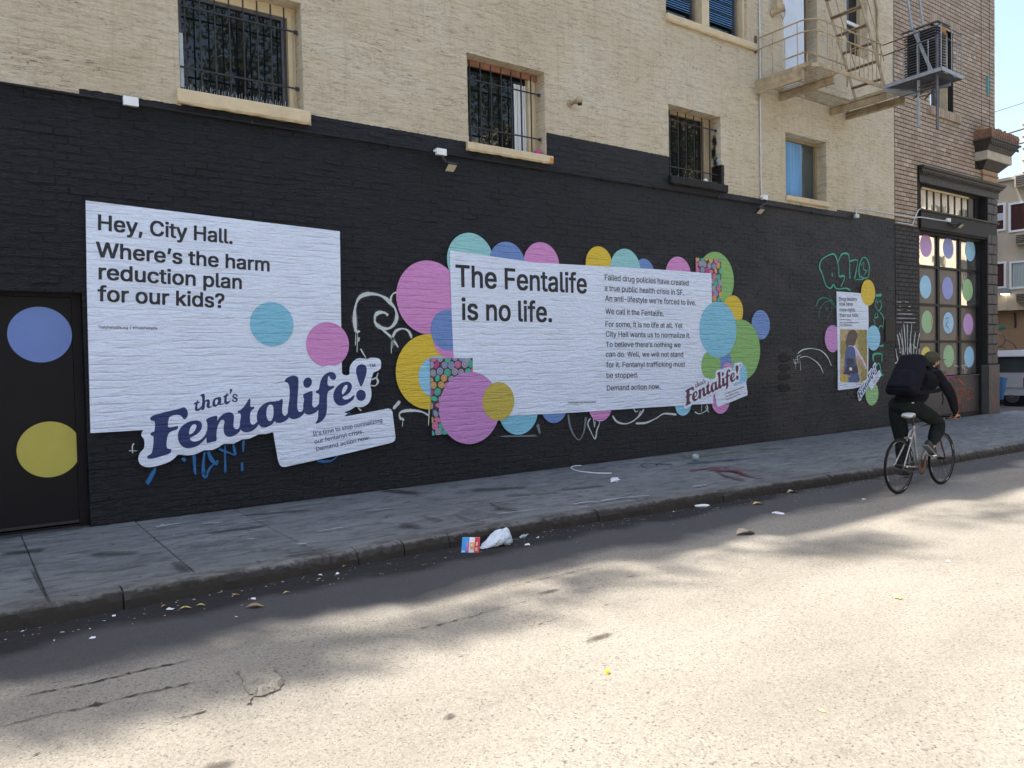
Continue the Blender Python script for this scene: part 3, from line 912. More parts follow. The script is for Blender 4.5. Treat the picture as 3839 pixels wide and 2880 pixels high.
# windows of the painted building
def security_bars(win, h, y, n, z_lo, z_hi):
    a, c, p, q = h
    for i in range(n):
        x = a + (c - a - .10) * (i + .6) / n
        MB().box(x - .007, x + .007, y - .007, y + .007, p + .01, q - .05).build('bar', win, 'black_iron')
    for zz in (z_lo, z_hi):
        MB().box(a + .001, c - .045, y - .020, y - .008, zz - .009, zz + .009).build('rail', win, 'black_iron')
        MB().box(c - .05, c - .012, y - .018, y + .006, zz - .02, zz + .02).build('bracket', win, 'black_iron')
def spikes(win, h, y, n, hh=.055):
    g = MB()
    for i in range(n):
        x = h[0] + .03 + (h[1] - h[0] - .06) * i / n + U(-.008, .008)
        g.tube([(x, y + U(-.01, .01), h[2]), (x + U(-.012, .012), y - .02 + U(-.02, .02), h[2] + hh * U(.6, 1.2))], .0016, 4, False)
    return g.build('bird_spikes', win, 'galvanised', kind='stuff')
def sill_block(win, x0, x1, z0, z1, out, mat, droop=True):
    g = MB()
    n = 26
    vs = []
    for i in range(n + 1):
        x = x0 + (x1 - x0) * i / n
        r_ = U(-.004, .004)
        vs += [(x, .29, z1 + .008), (x, -out + r_, z1), (x, -out - .004 + r_, z1 - .012), (x, -out + r_, z0 + .02 + U(-.006, .004)), (x, -out + .018, z0 + U(-.008, .004)), (x, .0, z0 + U(-.006, .006)), (x, .29, z0)]
    fs = []
    for i in range(n):
        for k_ in range(7):
            a = i * 7 + k_; b2 = i * 7 + (k_ + 1) % 7
            fs.append((a, b2, b2 + 7, a + 7))
    fs += [tuple(range(7))[::-1], tuple(n * 7 + k_ for k_ in range(7))]
    g.add(vs, fs)
    return g.build('sill', win, mat)
def frame_ring(a, c, p, q, w, y0, y1, top=None, bottom=None):
    g = MB()
    t, b_ = top or w, bottom or w
    g.box(a, a + w, y0, y1, p, q); g.box(c - w, c, y0, y1, p, q)
    g.box(a + w, c - w, y0, y1, q - t, q); g.box(a + w, c - w, y0, y1, p, p + b_)
    return g

# window 1: wide, with a cream frame on the far side
h = HOLES[0]
wf = frame_ring(h[0] + .002, h[1] - .002, h[2] + .002, h[3] - .002, .045, .20, .28, .05, .03)
wf.box(h[1] - .10, h[1] - .05, .17, .24, h[2] + .03, h[3] - .05)
wf.box(h[0] + .05, h[1] - .10, .18, .25, h[3] - .125, h[3] - .055)
win = wf.build('window', bld, 'cream_trim', label='wide window with security bars and spikes along its sill')
MB().box(h[0] + .05, h[1] - .16, .235, .242, h[2] + .04, h[3] - .13).build('pane', win, 'window_glass')
frame_ring(h[0] + .047, h[1] - .13, h[2] + .032, h[3] - .128, .032, .205, .234).build('sash', win, 'dark_grey_metal')
MB().box(h[0] + .049, h[0] + .085, .190, .20, h[2] + .10, h[3] - .55).build('curtain', win, 'white_door')
security_bars(win, h, .11, 8, 4.86, 5.50)
spikes(win, h, .03, 52, .075)
sill_block(win, 1.985, 3.41, 4.435, 4.582, .055, 'cream_trim')
# window 2
h = HOLES[1]
wf = frame_ring(h[0] + .002, h[1] - .002, h[2] + .002, h[3] - .002, .055, .21, .29, .05, .03)
wf.box(h[1] - .15, h[1] - .057, .19, .26, h[2] + .03, h[3] - .06)
win = wf.build('window', bld, 'cream_trim', label='barred window with white striped curtain at one side')
MB().box(h[0] + .06, h[1] - .15, .255, .262, h[2] + .03, h[3] - .05).build('pane', win, 'window_glass')
g = MB()
for i in range(7):
    x = h[1] - .36 + i * .030
    g.box(x, x + .021, .235 + (i % 2) * .006, .2495, h[2] + .05, h[3] - .16)
g.build('curtain', win, 'white_plastic')
MB().box(h[0] + .004, h[1] - .004, .17, .205, h[3] - .085, h[3] - .004).build('lintel_board', win, 'old_red_lintel')
security_bars(win, h, .10, 7, 4.80, 5.42)
g = MB(); g.tube([(h[1] - .16, .05, h[2] + .03), (h[1] - .10, .05, h[2] + .05), (h[1] - .04, .05, h[2] + .03)], [.03, .045, .03], 8)
g.build('rag', win, 'pill_magenta')
sill_block(win, 5.535, 6.955, 4.448, 4.552, .05, 'cream_trim')
MB().box(6.90, 6.9565, -.056, -.02, 4.452, 4.53).build('bare_wood_corner', win, 'orange_wood')
# window 3
h = HOLES[2]
wf = frame_ring(h[0] + .002, h[1] - .002, h[2] + .002, h[3] - .002, .05, .20, .28, .06, .03)
wf.box(h[1] - .22, h[1] - .055, .18, .26, h[2] + .03, h[3] - .065)
win = wf.build('window', bld, 'grimy_cream', label='barred window over a black painted sill, black paint smeared in its reveal')
MB().box(h[0] + .05, h[1] - .21, .245, .252, h[2] + .03, h[3] - .05).build('pane', win, 'window_glass')
security_bars(win, h, .09, 6, 4.76, 5.50)
spikes(win, h, .04, 22, .06)
sill_block(win, 9.345, 10.735, 4.452, 4.578, .055, 'black_paint')
g = MB(); g.mat('spray_black')
vals = []
for zc, hz, yc, hy in ((5.33, .14, .13, .07), (5.15, .14, .15, .08), (4.98, .13, .11, .07), (4.86, .10, .09, .05)):
    n = 22
    o0 = len(g.v)
    pts = [(h[1] - .004, yc, zc)] + [(h[1] - .004, yc + hy * math.cos(2 * PI * t / n) * U(.7, 1.2), zc + hz * math.sin(2 * PI * t / n) * U(.8, 1.15)) for t in range(n)]
    g.add(pts, [(0, 1 + (t + 1) % n, 1 + t) for t in range(n)])
    vals += [1.0] + [.15] * n
g.att = ('soft', 'POINT', vals)
g.build('paint_smear', win)
MB().box(h[1] - .0062, h[1] - .0055, .05, .09, 4.97, 5.03).build('blue_tag', win, 'sky_paper')
g = MB(); g.ellipsoid((h[1] - .40, .0, h[2] + .035), (.045, .03, .03), 8, 6); g.build('crumpled_cup', win, 'white_plastic')
# window 4: blue curtain
h = HOLES[3]
win = frame_ring(h[0] + .002, h[1] - .002, h[2] + .002, h[3] - .002, .05, .20, .28, .05, .06).build('window', bld, 'grimy_cream', label='unbarred window with a pale blue curtain behind the glass')
MB().box(h[0] + .05, h[1] - .052, .25, .257, h[2] + .06, h[3] - .05).build('pane', win, 'car_glass')
g = MB(); g.smooth = True
n = 26
vs = []
for i in range(n + 1):
    x = h[0] + .055 + .80 * i / n
    yy = .243 - .004 * (1 + math.sin(i * 1.9))
    vs += [(x, yy, h[2] + .10), (x, yy, h[3] - .06)]
g.add(vs, [(2 * i, 2 * i + 2, 2 * i + 3, 2 * i + 1) for i in range(n)])
g.build('curtain', win, 'curtain_blue')
sill_block(win, 12.40, 13.76, 4.50, 4.598, .045, 'cream_trim')
# window 5: two sashes with blue blinds upstairs
h = HOLES[4]
win = frame_ring(h[0] + .002, h[1] - .002, h[2] + .002, h[3] - .002, .05, .05, .28, .05, .03)
win.box(10.22, 10.40, .02, .28, h[2] + .03, h[3] - .05)
win = win.build('window', bld, 'cream_trim', label='double window with blue slatted blinds above the ledge')
for a, c in ((h[0] + .05, 10.22), (10.40, h[1] - .05)):
    MB().box(a, c, .20, .206, h[2] + .03, h[3] - .06).build('pane', win, 'window_glass')
    frame_ring(a, c - .08, h[2] + .03, h[3] - .06, .035, .13, .17, .035, .06).build('sash', win, 'dark_grey_metal')
    for i in range(34):
        zz = h[2] + .23 + i * .038
        if zz < h[3] - .1:
            g = MB(); g.add([(a + .05, .150, zz), (c - .14, .150, zz), (c - .14, .172, zz + .031), (a + .05, .172, zz + .031)], [(0, 1, 2, 3)])
            g.build('blind_slat', win, 'blind_blue' if i % 5 else 'blind_dark')
sill_block(win, 9.315, 11.56, 7.0, 7.112, .06, 'cream_trim')
# door and narrow window upstairs on the fire escape
h = HOLES[5]
wd = frame_ring(h[0] + .002, h[1] - .002, h[2] + .002, h[3] - .002, .035, .22, .30, .05, .03).build('balcony_door', bld, 'grimy_cream')
MB().box(h[0] + .0, h[0] + .70, .05, .09, h[2] + .035, h[3] - .06).build('door_leaf', wd, 'white_door')
MB().box(h[0] + .72, h[1] - .04, .26, .27, h[2] + .035, h[3] - .06).build('dark_gap', wd, 'dark_void')
g = MB(); g.ellipsoid((h[0] + .64, .02, 7.05), (.035, .035, .035), 10, 7); g.build('door_knob', wd, 'dark_grey_metal')
h = HOLES[6]
win = frame_ring(h[0] + .002, h[1] - .002, h[2] + .002, h[3] - .002, .05, .12, .28, .05, .05).build('window', bld, 'cream_trim', label='narrow sash window beside the metal stair')
MB().box(h[0] + .05, h[1] - .05, .20, .206, h[2] + .05, h[3] - .06).build('pane', win, 'window_glass')
MB().box(h[0] + .05, h[1] - .05, .15, .19, 8.28, 8.34).build('sash_rail', win, 'white_frame')
MB().box(h[0] + .06, h[0] + .30, .192, .198, 8.36, 9.2).build('blind', win, 'blind_blue')
# the black door with its frame
h = HOLES[7]
dr = frame_ring(h[0] + .002, h[1] - .002, .152, h[3] - .002, .08, .114, .29, .06, .02).build('door', bld, 'black_sheet')
MB().box(h[0] + .083, h[1] - .085, .122, .17, .185, h[3] - .066).build('door_leaf', dr, 'black_sheet')
MB().box(h[0] + .083, h[1] - .085, .119, .1215, .19, .215).build('kick_strip', dr, 'black_iron')
MB().box(h[0] + .002, h[1] - .002, .02, .30, .12, .15).build('threshold', dr, 'kerb_concrete')
# flush black panel and filler box far along the wall
x, z_ = T(*cD(985, 700)); x2, z2 = T(*cD(1075, 900))
MB().box(x, x2, -.022, .0, z2, z_).build('black_hatch', bld, 'black_paint')

# ---------------------------------------------------------------- lettering
FONT = None
try:
    FONT = bpy.data.fonts.load(bpy.utils.resource_path('LOCAL') + '/datafiles/fonts/Inter.woff2')
except Exception:
    FONT = None
_cache = {}
CAP = None
def text_mesh(txt, weight=0.0):
    """flat letters, cap height 1, starting at x = 0"""
    key = (txt, weight)
    if key in _cache:
        return _cache[key]
    cu = bpy.data.curves.new('t', 'FONT')
    cu.body = txt
    if FONT:
        cu.font = FONT
    cu.size = 1.0
    cu.resolution_u = 3
    cu.fill_mode = 'NONE'
    o = bpy.data.objects.new('t', cu)
    COL.objects.link(o)
    dg = bpy.context.evaluated_depsgraph_get()
    me = o.evaluated_get(dg).to_mesh()
    co = [(v.co.x, v.co.y) for v in me.vertices]
    ed = [tuple(e.vertices) for e in me.edges]
    o.evaluated_get(dg).to_mesh_clear()
    bpy.data.objects.remove(o)
    bpy.data.curves.remove(cu)
    # fill by winding number, so that overlapping contours merge
    ed = [(min(e), max(e)) if abs(e[0] - e[1]) == 1 else (max(e), min(e)) for e in ed]
    cv, ce, cf_, _o, _e2, _f = delaunay_2d_cdt([Vector(p) for p in co], ed, [], 0, 1e-6)
    A = np.array([co[e[0]] for e in ed]); B = np.array([co[e[1]] for e in ed])
    vs = [(v.x, v.y) for v in cv]
    fs = []
    for t in cf_:
        cx = sum(vs[k][0] for k in t) / len(t); cy = sum(vs[k][1] for k in t) / len(t)
        up = (A[:, 1] <= cy) & (B[:, 1] > cy)
        dn = (A[:, 1] > cy) & (B[:, 1] <= cy)
        with np.errstate(divide='ignore', invalid='ignore'):
            xi = A[:, 0] + (cy - A[:, 1]) / (B[:, 1] - A[:, 1]) * (B[:, 0] - A[:, 0])
        wn_ = int((up & (xi > cx)).sum()) - int((dn & (xi > cx)).sum())
        if wn_ != 0:
            fs.append(tuple(t))
    global CAP
    if CAP is None:
        CAP = max(v[1] for v in vs)
    cap = CAP
    x0 = min(v[0] for v in vs)
    vs = [((v[0] - x0) / cap, v[1] / cap) for v in vs]
    wd = max(v[0] for v in vs)
    if weight:
        # heavier strokes: the same letters laid down again a hair to each side
        n, V2, F2 = len(vs), [], []
        for k, (dx, dy) in enumerate(((0, 0), (-1, -.7), (1, .7), (-1, .7), (1, -.7))):
            V2 += [(x + dx * weight, y + dy * weight, k * .00012) for x, y in vs]
            F2 += [tuple(i + k * n for i in f) for f in fs]
        vs, fs = V2, F2
    else:
        vs = [(x, y, 0) for x, y in vs]
    _cache[key] = (vs, fs, wd)
    return _cache[key]
text_mesh('H')
def letter_line(g, txt, cf, a, c, top, y, weight=0.0, th=.0008):
    """one printed line: its baseline runs from photo point a to c, TOP is the photo point above a at cap height"""
    vs, fs, wd = text_mesh(txt, weight)
    A, C, Tt = T(*cf(*a)), T(*cf(*c)), T(*cf(a[0], top))
    dx, dz = C[0] - A[0], C[1] - A[1]
    L = math.hypot(dx, dz)
    ux, uz = dx / L, dz / L
    sx = L / wd
    sy = Tt[1] - A[1]
    P = [(A[0] + v[0] * sx * ux - v[1] * sy * uz, y - v[2], A[1] + v[0] * sx * uz + v[1] * sy * ux) for v in vs]
    g.add(P, fs)
def print_line(parent, txt, cf, a, c, top, y, weight, ink='ink_black'):
    g = MB()
    letter_line(g, txt, cf, a, c, top, y, weight)
    g.build('text_line', parent, ink)
def lay(n):
    return -.0100 - .0021 * n
_ns = [0]
def sheet(name, pts, layer, mat, label=None, category=None, parent=None, group=None, th=.0012):
    _ns[0] += 1
    return MB().plate(pts, lay(layer) - .00009 * (_ns[0] % 9), th).build(name, parent, mat, label=label, category=category, group=group)

# ---------------------------------------------------------------- the logo drawn letter by letter
def pl(cf, pts):
    return [T(*cf(*p)) for p in pts]
L_F = pl(cP, [(258, 770), (300, 735), (420, 700), (560, 665), (700, 632), (765, 610), (800, 618), (830, 660), (838, 720), (820, 770), (785, 797), (765, 785), (735, 745), (690, 728), (620, 732), (560, 755), (537, 800), (532, 860), (533, 915), (600, 915), (650, 903), (680, 903), (683, 930), (665, 955), (590, 980), (545, 1010), (520, 1070), (508, 1150), (508, 1210), (525, 1248), (580, 1262), (575, 1300), (545, 1330), (470, 1355), (380, 1382), (290, 1405), (220, 1403), (205, 1380), (225, 1355), (262, 1335), (285, 1290), (300, 1200), (305, 1120), (300, 1060), (265, 1045), (258, 1020), (280, 995), (315, 985), (325, 920), (328, 860), (315, 825), (270, 815), (256, 795)])
L_e = pl(cP, [(990, 815), (1040, 840), (1058, 895), (1040, 960), (985, 1020), (920, 1060), (872, 1082), (885, 1120), (930, 1140), (1000, 1130), (1060, 1090), (1110, 1030), (1140, 955), (1150, 1000), (1145, 1050), (1120, 1085), (1060, 1150), (980, 1210), (880, 1243), (800, 1240), (730, 1195), (690, 1120), (683, 1040), (705, 960), (760, 890), (850, 835), (930, 815)])
H_e = pl(cP, [(945, 875), (968, 890), (960, 940), (920, 1000), (863, 1030), (858, 985), (880, 920), (915, 880)])
L_n = pl(cQ, [(742, 850), (790, 810), (870, 785), (915, 780), (930, 810), (925, 860), (960, 810), (1020, 755), (1090, 725), (1150, 727), (1190, 760), (1198, 830), (1190, 920), (1200, 975), (1235, 998), (1275, 985), (1305, 930), (1312, 975), (1305, 1010), (1270, 1060), (1200, 1105), (1120, 1125), (1060, 1100), (1032, 1040), (1030, 950), (1045, 880), (1020, 845), (980, 860), (945, 920), (920, 1010), (912, 1100), (912, 1185), (850, 1205), (770, 1225), (750, 1200), (752, 1100), (762, 980), (760, 900)])
L_t = pl(cQ, [(1450, 500), (1468, 520), (1465, 600), (1480, 635), (1525, 630), (1530, 660), (1490, 690), (1465, 740), (1460, 830), (1470, 900), (1505, 925), (1550, 905), (1595, 860), (1605, 900), (1595, 930), (1560, 980), (1490, 1030), (1400, 1050), (1330, 1030), (1300, 980), (1295, 900), (1310, 800), (1300, 745), (1265, 735), (1265, 700), (1310, 680), (1370, 620), (1415, 550)])
L_a1 = pl(cQ, [(1910, 548), (1880, 550), (1800, 548), (1700, 580), (1620, 650), (1580, 730), (1572, 820), (1590, 900), (1640, 960), (1700, 972), (1760, 955), (1830, 910), (1865, 870), (1910, 890)])
H_a = pl(cQ, [(1785, 600), (1830, 615), (1843, 700), (1835, 800), (1800, 865), (1755, 850), (1730, 780), (1730, 690), (1750, 630)])
L_a2 = pl(cR, [(90, 812), (150, 805), (190, 785), (215, 770), (225, 800), (222, 860), (215, 930), (228, 1000), (262, 1022), (300, 985), (315, 1000), (310, 1060), (250, 1105), (175, 1130), (115, 1105), (85, 1060), (62, 1090), (60, 1060), (90, 1000), (85, 900), (60, 850)])
L_l = pl(cR, [(252, 515), (275, 475), (330, 440), (390, 428), (440, 445), (458, 490), (455, 600), (448, 720), (440, 850), (448, 940), (485, 965), (520, 940), (535, 900), (548, 960), (520, 1010), (460, 1055), (390, 1072), (330, 1055), (300, 1000), (305, 900), (325, 760), (325, 620), (305, 545), (275, 525)])
L_i = pl(cR, [(525, 715), (570, 685), (640, 658), (665, 670), (665, 760), (660, 850), (680, 895), (720, 890), (755, 850), (762, 900), (750, 935), (700, 980), (620, 1005), (560, 990), (530, 940), (528, 850), (540, 780)])
L_id = pl(cR, [(592 + 63 * math.cos(t * PI / 8) - 8 * math.sin(t * PI / 8), 532 + 77 * math.sin(t * PI / 8)) for t in range(16)])
L_f = pl(cR, [(715, 1140), (720, 1115), (745, 1060), (750, 980), (755, 880), (765, 780), (760, 700), (720, 685), (715, 655), (755, 635), (770, 570), (795, 480), (850, 410), (920, 375), (980, 385), (1013, 430), (1005, 480), (965, 492), (930, 470), (905, 430), (890, 480), (890, 560), (930, 585), (980, 578), (978, 610), (920, 645), (890, 680), (880, 760), (880, 860), (875, 960), (850, 1040), (790, 1110)])
L_e2 = pl(cR, [(1180, 518), (1230, 540), (1248, 590), (1225, 660), (1170, 715), (1110, 745), (1130, 780), (1180, 780), (1230, 755), (1270, 720), (1288, 730), (1265, 780), (1200, 835), (1120, 870), (1050, 868), (995, 820), (972, 740), (985, 660), (1030, 590), (1100, 535)])
H_e2 = pl(cR, [(1160, 565), (1180, 580), (1170, 630), (1130, 690), (1105, 705), (1100, 655), (1125, 595)])
L_x = pl(cR, [(1405, 262), (1450, 285), (1467, 340), (1455, 420), (1425, 510), (1395, 580), (1375, 585), (1350, 530), (1325, 450), (1308, 370), (1320, 300), (1360, 268)])
L_xd = pl(cR, [(1382 + 72 * math.cos(t * PI / 8), 720 + 83 * math.sin(t * PI / 8)) for t in range(16)])
S_t = pl(cQ, [(612, 515), (612, 550), (637, 548), (635, 570), (608, 580), (600, 640), (610, 665), (635, 655), (665, 625), (650, 680), (600, 705), (565, 690), (560, 650), (570, 600), (548, 595), (545, 575), (580, 555)])
S_h = pl(cQ, [(640, 450), (690, 422), (720, 435), (722, 500), (725, 530), (770, 512), (800, 530), (805, 580), (795, 620), (820, 630), (850, 610), (830, 640), (790, 657), (760, 645), (750, 610), (760, 560), (740, 545), (722, 590), (715, 670), (670, 688), (662, 670), (675, 600), (680, 520), (670, 465)])
S_a = pl(cQ, [(905, 485), (980, 475), (990, 530), (985, 585), (1020, 575), (1035, 585), (980, 605), (945, 600), (900, 632), (860, 625), (845, 580), (860, 520)])
SH_a = pl(cQ, [(905, 515), (930, 510), (935, 550), (915, 595), (892, 590), (890, 550)])
S_t2 = pl(cQ, [(1095, 400), (1095, 435), (1112, 430), (1110, 450), (1085, 465), (1080, 530), (1090, 550), (1120, 540), (1142, 515), (1130, 560), (1090, 590), (1050, 585), (1035, 550), (1045, 490), (1028, 480), (1030, 460), (1060, 440)])
S_ap = pl(cQ, [(1145, 342), (1168, 350), (1165, 380), (1140, 425), (1128, 415), (1135, 385), (1125, 360)])
_sc = [(1250, 462), (1232, 432), (1200, 436), (1186, 462), (1205, 485), (1238, 503), (1245, 528), (1222, 548), (1190, 540), (1172, 518)]
_sw = [15, 8, 12, 14, 17, 17, 14, 10, 10, 16]
def stroke_outline(c, wd):
    n = len(c)
    Lp, Rp = [], []
    for i in range(n):
        dx = c[min(i + 1, n - 1)][0] - c[max(i - 1, 0)][0]
        dy = c[min(i + 1, n - 1)][1] - c[max(i - 1, 0)][1]
        l_ = math.hypot(dx, dy) or 1
        Lp.append((c[i][0] - dy / l_ * wd[i], c[i][1] + dx / l_ * wd[i]))
        Rp.append((c[i][0] + dy / l_ * wd[i], c[i][1] - dx / l_ * wd[i]))
    return Lp + Rp[::-1]
S_s = pl(cQ, stroke_outline(_sc, _sw))
LOGO_INK = [L_F, L_e, L_n, L_t, L_a1, L_a2, L_l, L_i, L_id, L_f, L_e2, L_x, L_xd, S_t, S_h, S_a, S_t2, S_ap, S_s]
LOGO_HOLES = [H_e, H_a, H_e2, SH_a]
LOGO_BACK = pl(cP, [(130, 985), (118, 1055), (160, 1110), (160, 1240), (100, 1310), (68, 1400), (90, 1480), (150, 1525), (240, 1538), (400, 1510), (560, 1450), (640, 1390), (690, 1345), (830, 1355), (960, 1335), (1060, 1290), (1100, 1275), (1220, 1270), (1330, 1220), (1390, 1178)]) + \
    pl(cQ, [(1200, 1235), (1320, 1170), (1450, 1155), (1600, 1085), (1720, 1078), (1830, 1048)]) + \
    pl(cL, [(1150, 745), (1200, 740), (1690, 620)]) + \
    pl(cR, [(1130, 975), (1220, 940), (1300, 890), (1350, 895), (1430, 885), (1500, 830), (1535, 740), (1535, 640), (1520, 560), (1562, 395), (1600, 370), (1655, 345), (1680, 290), (1670, 200), (1620, 168), (1520, 165), (1480, 182), (1360, 170), (1290, 200), (1230, 270), (1212, 340), (1210, 415), (1120, 415), (1070, 325), (1020, 290), (900, 275), (820, 298), (640, 330), (500, 340), (300, 350), (200, 420), (170, 560), (130, 660)]) + \
    pl(cQ, [(1600, 400), (1300, 300), (1150, 250), (900, 330), (650, 350), (520, 440), (480, 560), (330, 560)]) + pl(cP, [(400, 600), (230, 690), (180, 780), (190, 900)])
BOX_BACK = pl(cL, [(1150, 745), (1158, 800), (1185, 955), (1198, 990), (1215, 1004), (1240, 1005), (1700, 905), (2045, 822), (2064, 808), (2070, 780), (2047, 592), (2036, 572), (2015, 566), (1700, 625), (1500, 600), (1200, 690)])
BOX_LINES = [("It\u2019s time to stop normalizing", (675, 1322), (1697, 1115), 1258), ("our fentanyl crisis.", (697, 1437), (1418, 1277), 1375), ("Demand action now.", (722, 1545), (1517, 1367), 1485)]
def similarity(p0, p1, q0, q1):
    a, c = complex(*p0), complex(*p1)
    u, v = complex(*q0), complex(*q1)
    k = (v - u) / (c - a)
    return lambda p: (lambda z: (z.real, z.imag))(u + k * (complex(*p) - a))
ident = lambda p: p
def logo(owner_name, label, category, layer, tf, ink, back_mat='poster_white', k=3, lower_tf=None):
    back = MB()
    back.plate([tf(p) for p in smooth_loop(LOGO_BACK, 2)], lay(layer) - .0004)
    back.plate([tf(p) for p in BOX_BACK], lay(layer))
    o = back.build(owner_name, None, back_mat, label=label, category=category)
    g = MB()
    for i, l_ in enumerate(LOGO_INK):
        g.plate([tf(p) for p in smooth_loop(l_, k)], lay(layer + 1) - .0002 * (i % 3), .0006)
    g.build('lettering', o, ink)
    g = MB()
    for l_ in LOGO_HOLES:
        g.plate([tf(p) for p in smooth_loop(l_, k)], lay(layer + 2), .0006)
    g.build('letter_counter', o, back_mat)
    for txt, a, c, top in BOX_LINES:
        vs, fs, wd = text_mesh(txt, .012)
        A, C, Tt = T(*cR(*a)), T(*cR(*c)), T(*cR(a[0], top))
        L = math.hypot(C[0] - A[0], C[1] - A[1])
        ux, uz = (C[0] - A[0]) / L, (C[1] - A[1]) / L
        sx, sy = L / wd, Tt[1] - A[1]
        P = [tf((A[0] + v[0] * sx * ux - v[1] * sy * uz, A[1] + v[0] * sx * uz + v[1] * sy * ux)) for v in vs]
        g = MB()
        g.add([(p[0], lay(layer + 1) - .0006 - v[2], p[1]) for p, v in zip(P, vs)], fs)
        g.build('text_line', o, ink)
    for txt, a, c, top in (("TM", (1505, 312), (1595, 297), 264),):
        vs, fs, wd = text_mesh(txt, .02)
        A, C, Tt = T(*cR(*a)), T(*cR(*c)), T(*cR(a[0], top))
        L = math.hypot(C[0] - A[0], C[1] - A[1])
        ux, uz = (C[0] - A[0]) / L, (C[1] - A[1]) / L
        sx, sy = L / wd, Tt[1] - A[1]
        P = [tf((A[0] + v[0] * sx * ux - v[1] * sy * uz, A[1] + v[0] * sx * uz + v[1] * sy * ux)) for v in vs]
        g = MB()
        g.add([(p[0], lay(layer + 1) - .0006 - v[2], p[1]) for p, v in zip(P, vs)], fs)
        g.build('text_line', o, ink)
    return o

# ---------------------------------------------------------------- graffiti
def graffiti(label, mat, strokes, cf, y=-.0085, group=None, flat=None, name='graffiti'):
    """strokes: (points, width in m); each a soft-edged ribbon of paint on the wall (or on the ground when FLAT is its height)"""
    g = MB().mat(mat)
    vals = []
    for si, (pts, wd) in enumerate(strokes):
        P = [(T(*cf(*p)) if flat is None else G(*cf(*p), flat)) for p in pts]
        P = smooth_loop(P, 6, closed=False) if len(P) > 2 else [(P[0][0] + (P[1][0] - P[0][0]) * t / 6, P[0][1] + (P[1][1] - P[0][1]) * t / 6) for t in range(7)]
        n = len(P)
        o0 = len(g.v)
        vs, fs = [], []
        for i in range(n):
            dx = P[min(i + 1, n - 1)][0] - P[max(i - 1, 0)][0]
            dy = P[min(i + 1, n - 1)][1] - P[max(i - 1, 0)][1]
            l_ = math.hypot(dx, dy) or 1
            w2 = wd * U(.9, 1.1) * (1.05 + .35 * math.sin(i * .35 + si * 2.1))
            for s_, v_ in ((-1.25, 0.0), (-.55, .22), (-.30, .9), (.30, .9), (.55, .22), (1.25, 0.0)):
                a, c = P[i][0] - dy / l_ * w2 * s_, P[i][1] + dx / l_ * w2 * s_
                yy = y - .00025 * (si % 6)
                vs.append((a, yy, c) if flat is None else (a, c, flat + .003 + .0004 * (si % 6)))
                vals.append(v_ * (0.35 if i in (0, n - 1) else 1))
        fs = [(i * 6 + k, i * 6 + k + 1, i * 6 + 7 + k, i * 6 + 6 + k) for i in range(n - 1) for k in range(5)]
        g.add(vs, fs)
    g.att = ('soft', 'POINT', vals)
    return g.build(name, None, None, label=label, category='graffiti', group=group)
graffiti('white sprayed scroll with drips between the two large posters', 'spray_white', [
    ([(95, 560), (85, 430), (95, 300), (140, 200), (230, 160), (340, 165), (430, 205), (490, 260), (540, 320), (562, 400), (545, 480), (490, 540), (420, 550), (350, 520), (315, 470), (320, 405), (360, 370), (420, 370), (465, 400)], .034),
    ([(580, 140), (530, 150), (500, 190), (490, 250)], .022), ([(320, 490), (400, 560), (510, 660), (580, 765)], .022),
    ([(515, 650), (550, 580), (620, 552), (690, 575), (725, 640)], .025), ([(90, 555), (115, 590), (140, 575)], .035), ([(115, 570), (118, 640), (112, 820)], .007), ([(100, 580), (95, 745)], .007), ([(135, 650), (130, 700)], .018),
    ([(515, 640), (515, 690)], .032), ([(500, 690), (500, 835)], .006), ([(515, 690), (515, 770)], .006), ([(530, 690), (530, 745)], .006), ([(715, 640), (735, 640)], .03),
    ([(150, 775), (215, 885)], .014), ([(350, 1050), (335, 1110), (350, 1150), (320, 1195), (265, 1190)], .018), ([(275, 1130), (330, 1105)], .014)], cG)
graffiti('faded white sprayed loops below the yellow disc and white poster', 'spray_white', [
    ([(520, 1460), (600, 1370)], .03), ([(615, 1580), (590, 1530), (620, 1490), (720, 1475), (840, 1490), (920, 1530)], .026), ([(620, 1560), (640, 1590)], .035), ([(630, 1590), (625, 1660)], .008),
    ([(930, 1440), (920, 1650)], .014), ([(120, 1440), (160, 1480)], .02)], cG)
graffiti('dim white sprayed letter shapes below the pale poster', 'spray_ghost', [
    ([(1715, 1370), (1735, 1480), (1790, 1560), (1830, 1500), (1845, 1390)], .03), ([(1490, 1440), (1510, 1520)], .05), ([(1200, 1535), (1500, 1530)], .03)], cB)
graffiti('thin white heart shape under the pink disc', 'spray_white', [([(130, 1490), (108, 1530), (130, 1590), (165, 1650), (180, 1580), (200, 1530), (195, 1515)], .018), ([(165, 1510), (160, 1560), (150, 1480)], .013)], cC)
graffiti('white sprayed wavy line along the lower edge of the poster', 'spray_white', [
    ([(300, 1470), (340, 1520), (420, 1530), (500, 1480), (545, 1420)], .022), ([(420, 1530), (480, 1500), (520, 1430)], .014), ([(500, 1430), (480, 1440), (465, 1415)], .014), ([(480, 1530), (560, 1525), (640, 1490), (700, 1455), (800, 1462)], .022),
    ([(940, 1440), (980, 1455), (1040, 1420), (1030, 1385)], .018), ([(995, 1380), (990, 1440)], .012), ([(1020, 1400), (1050, 1445)], .012)], cC)
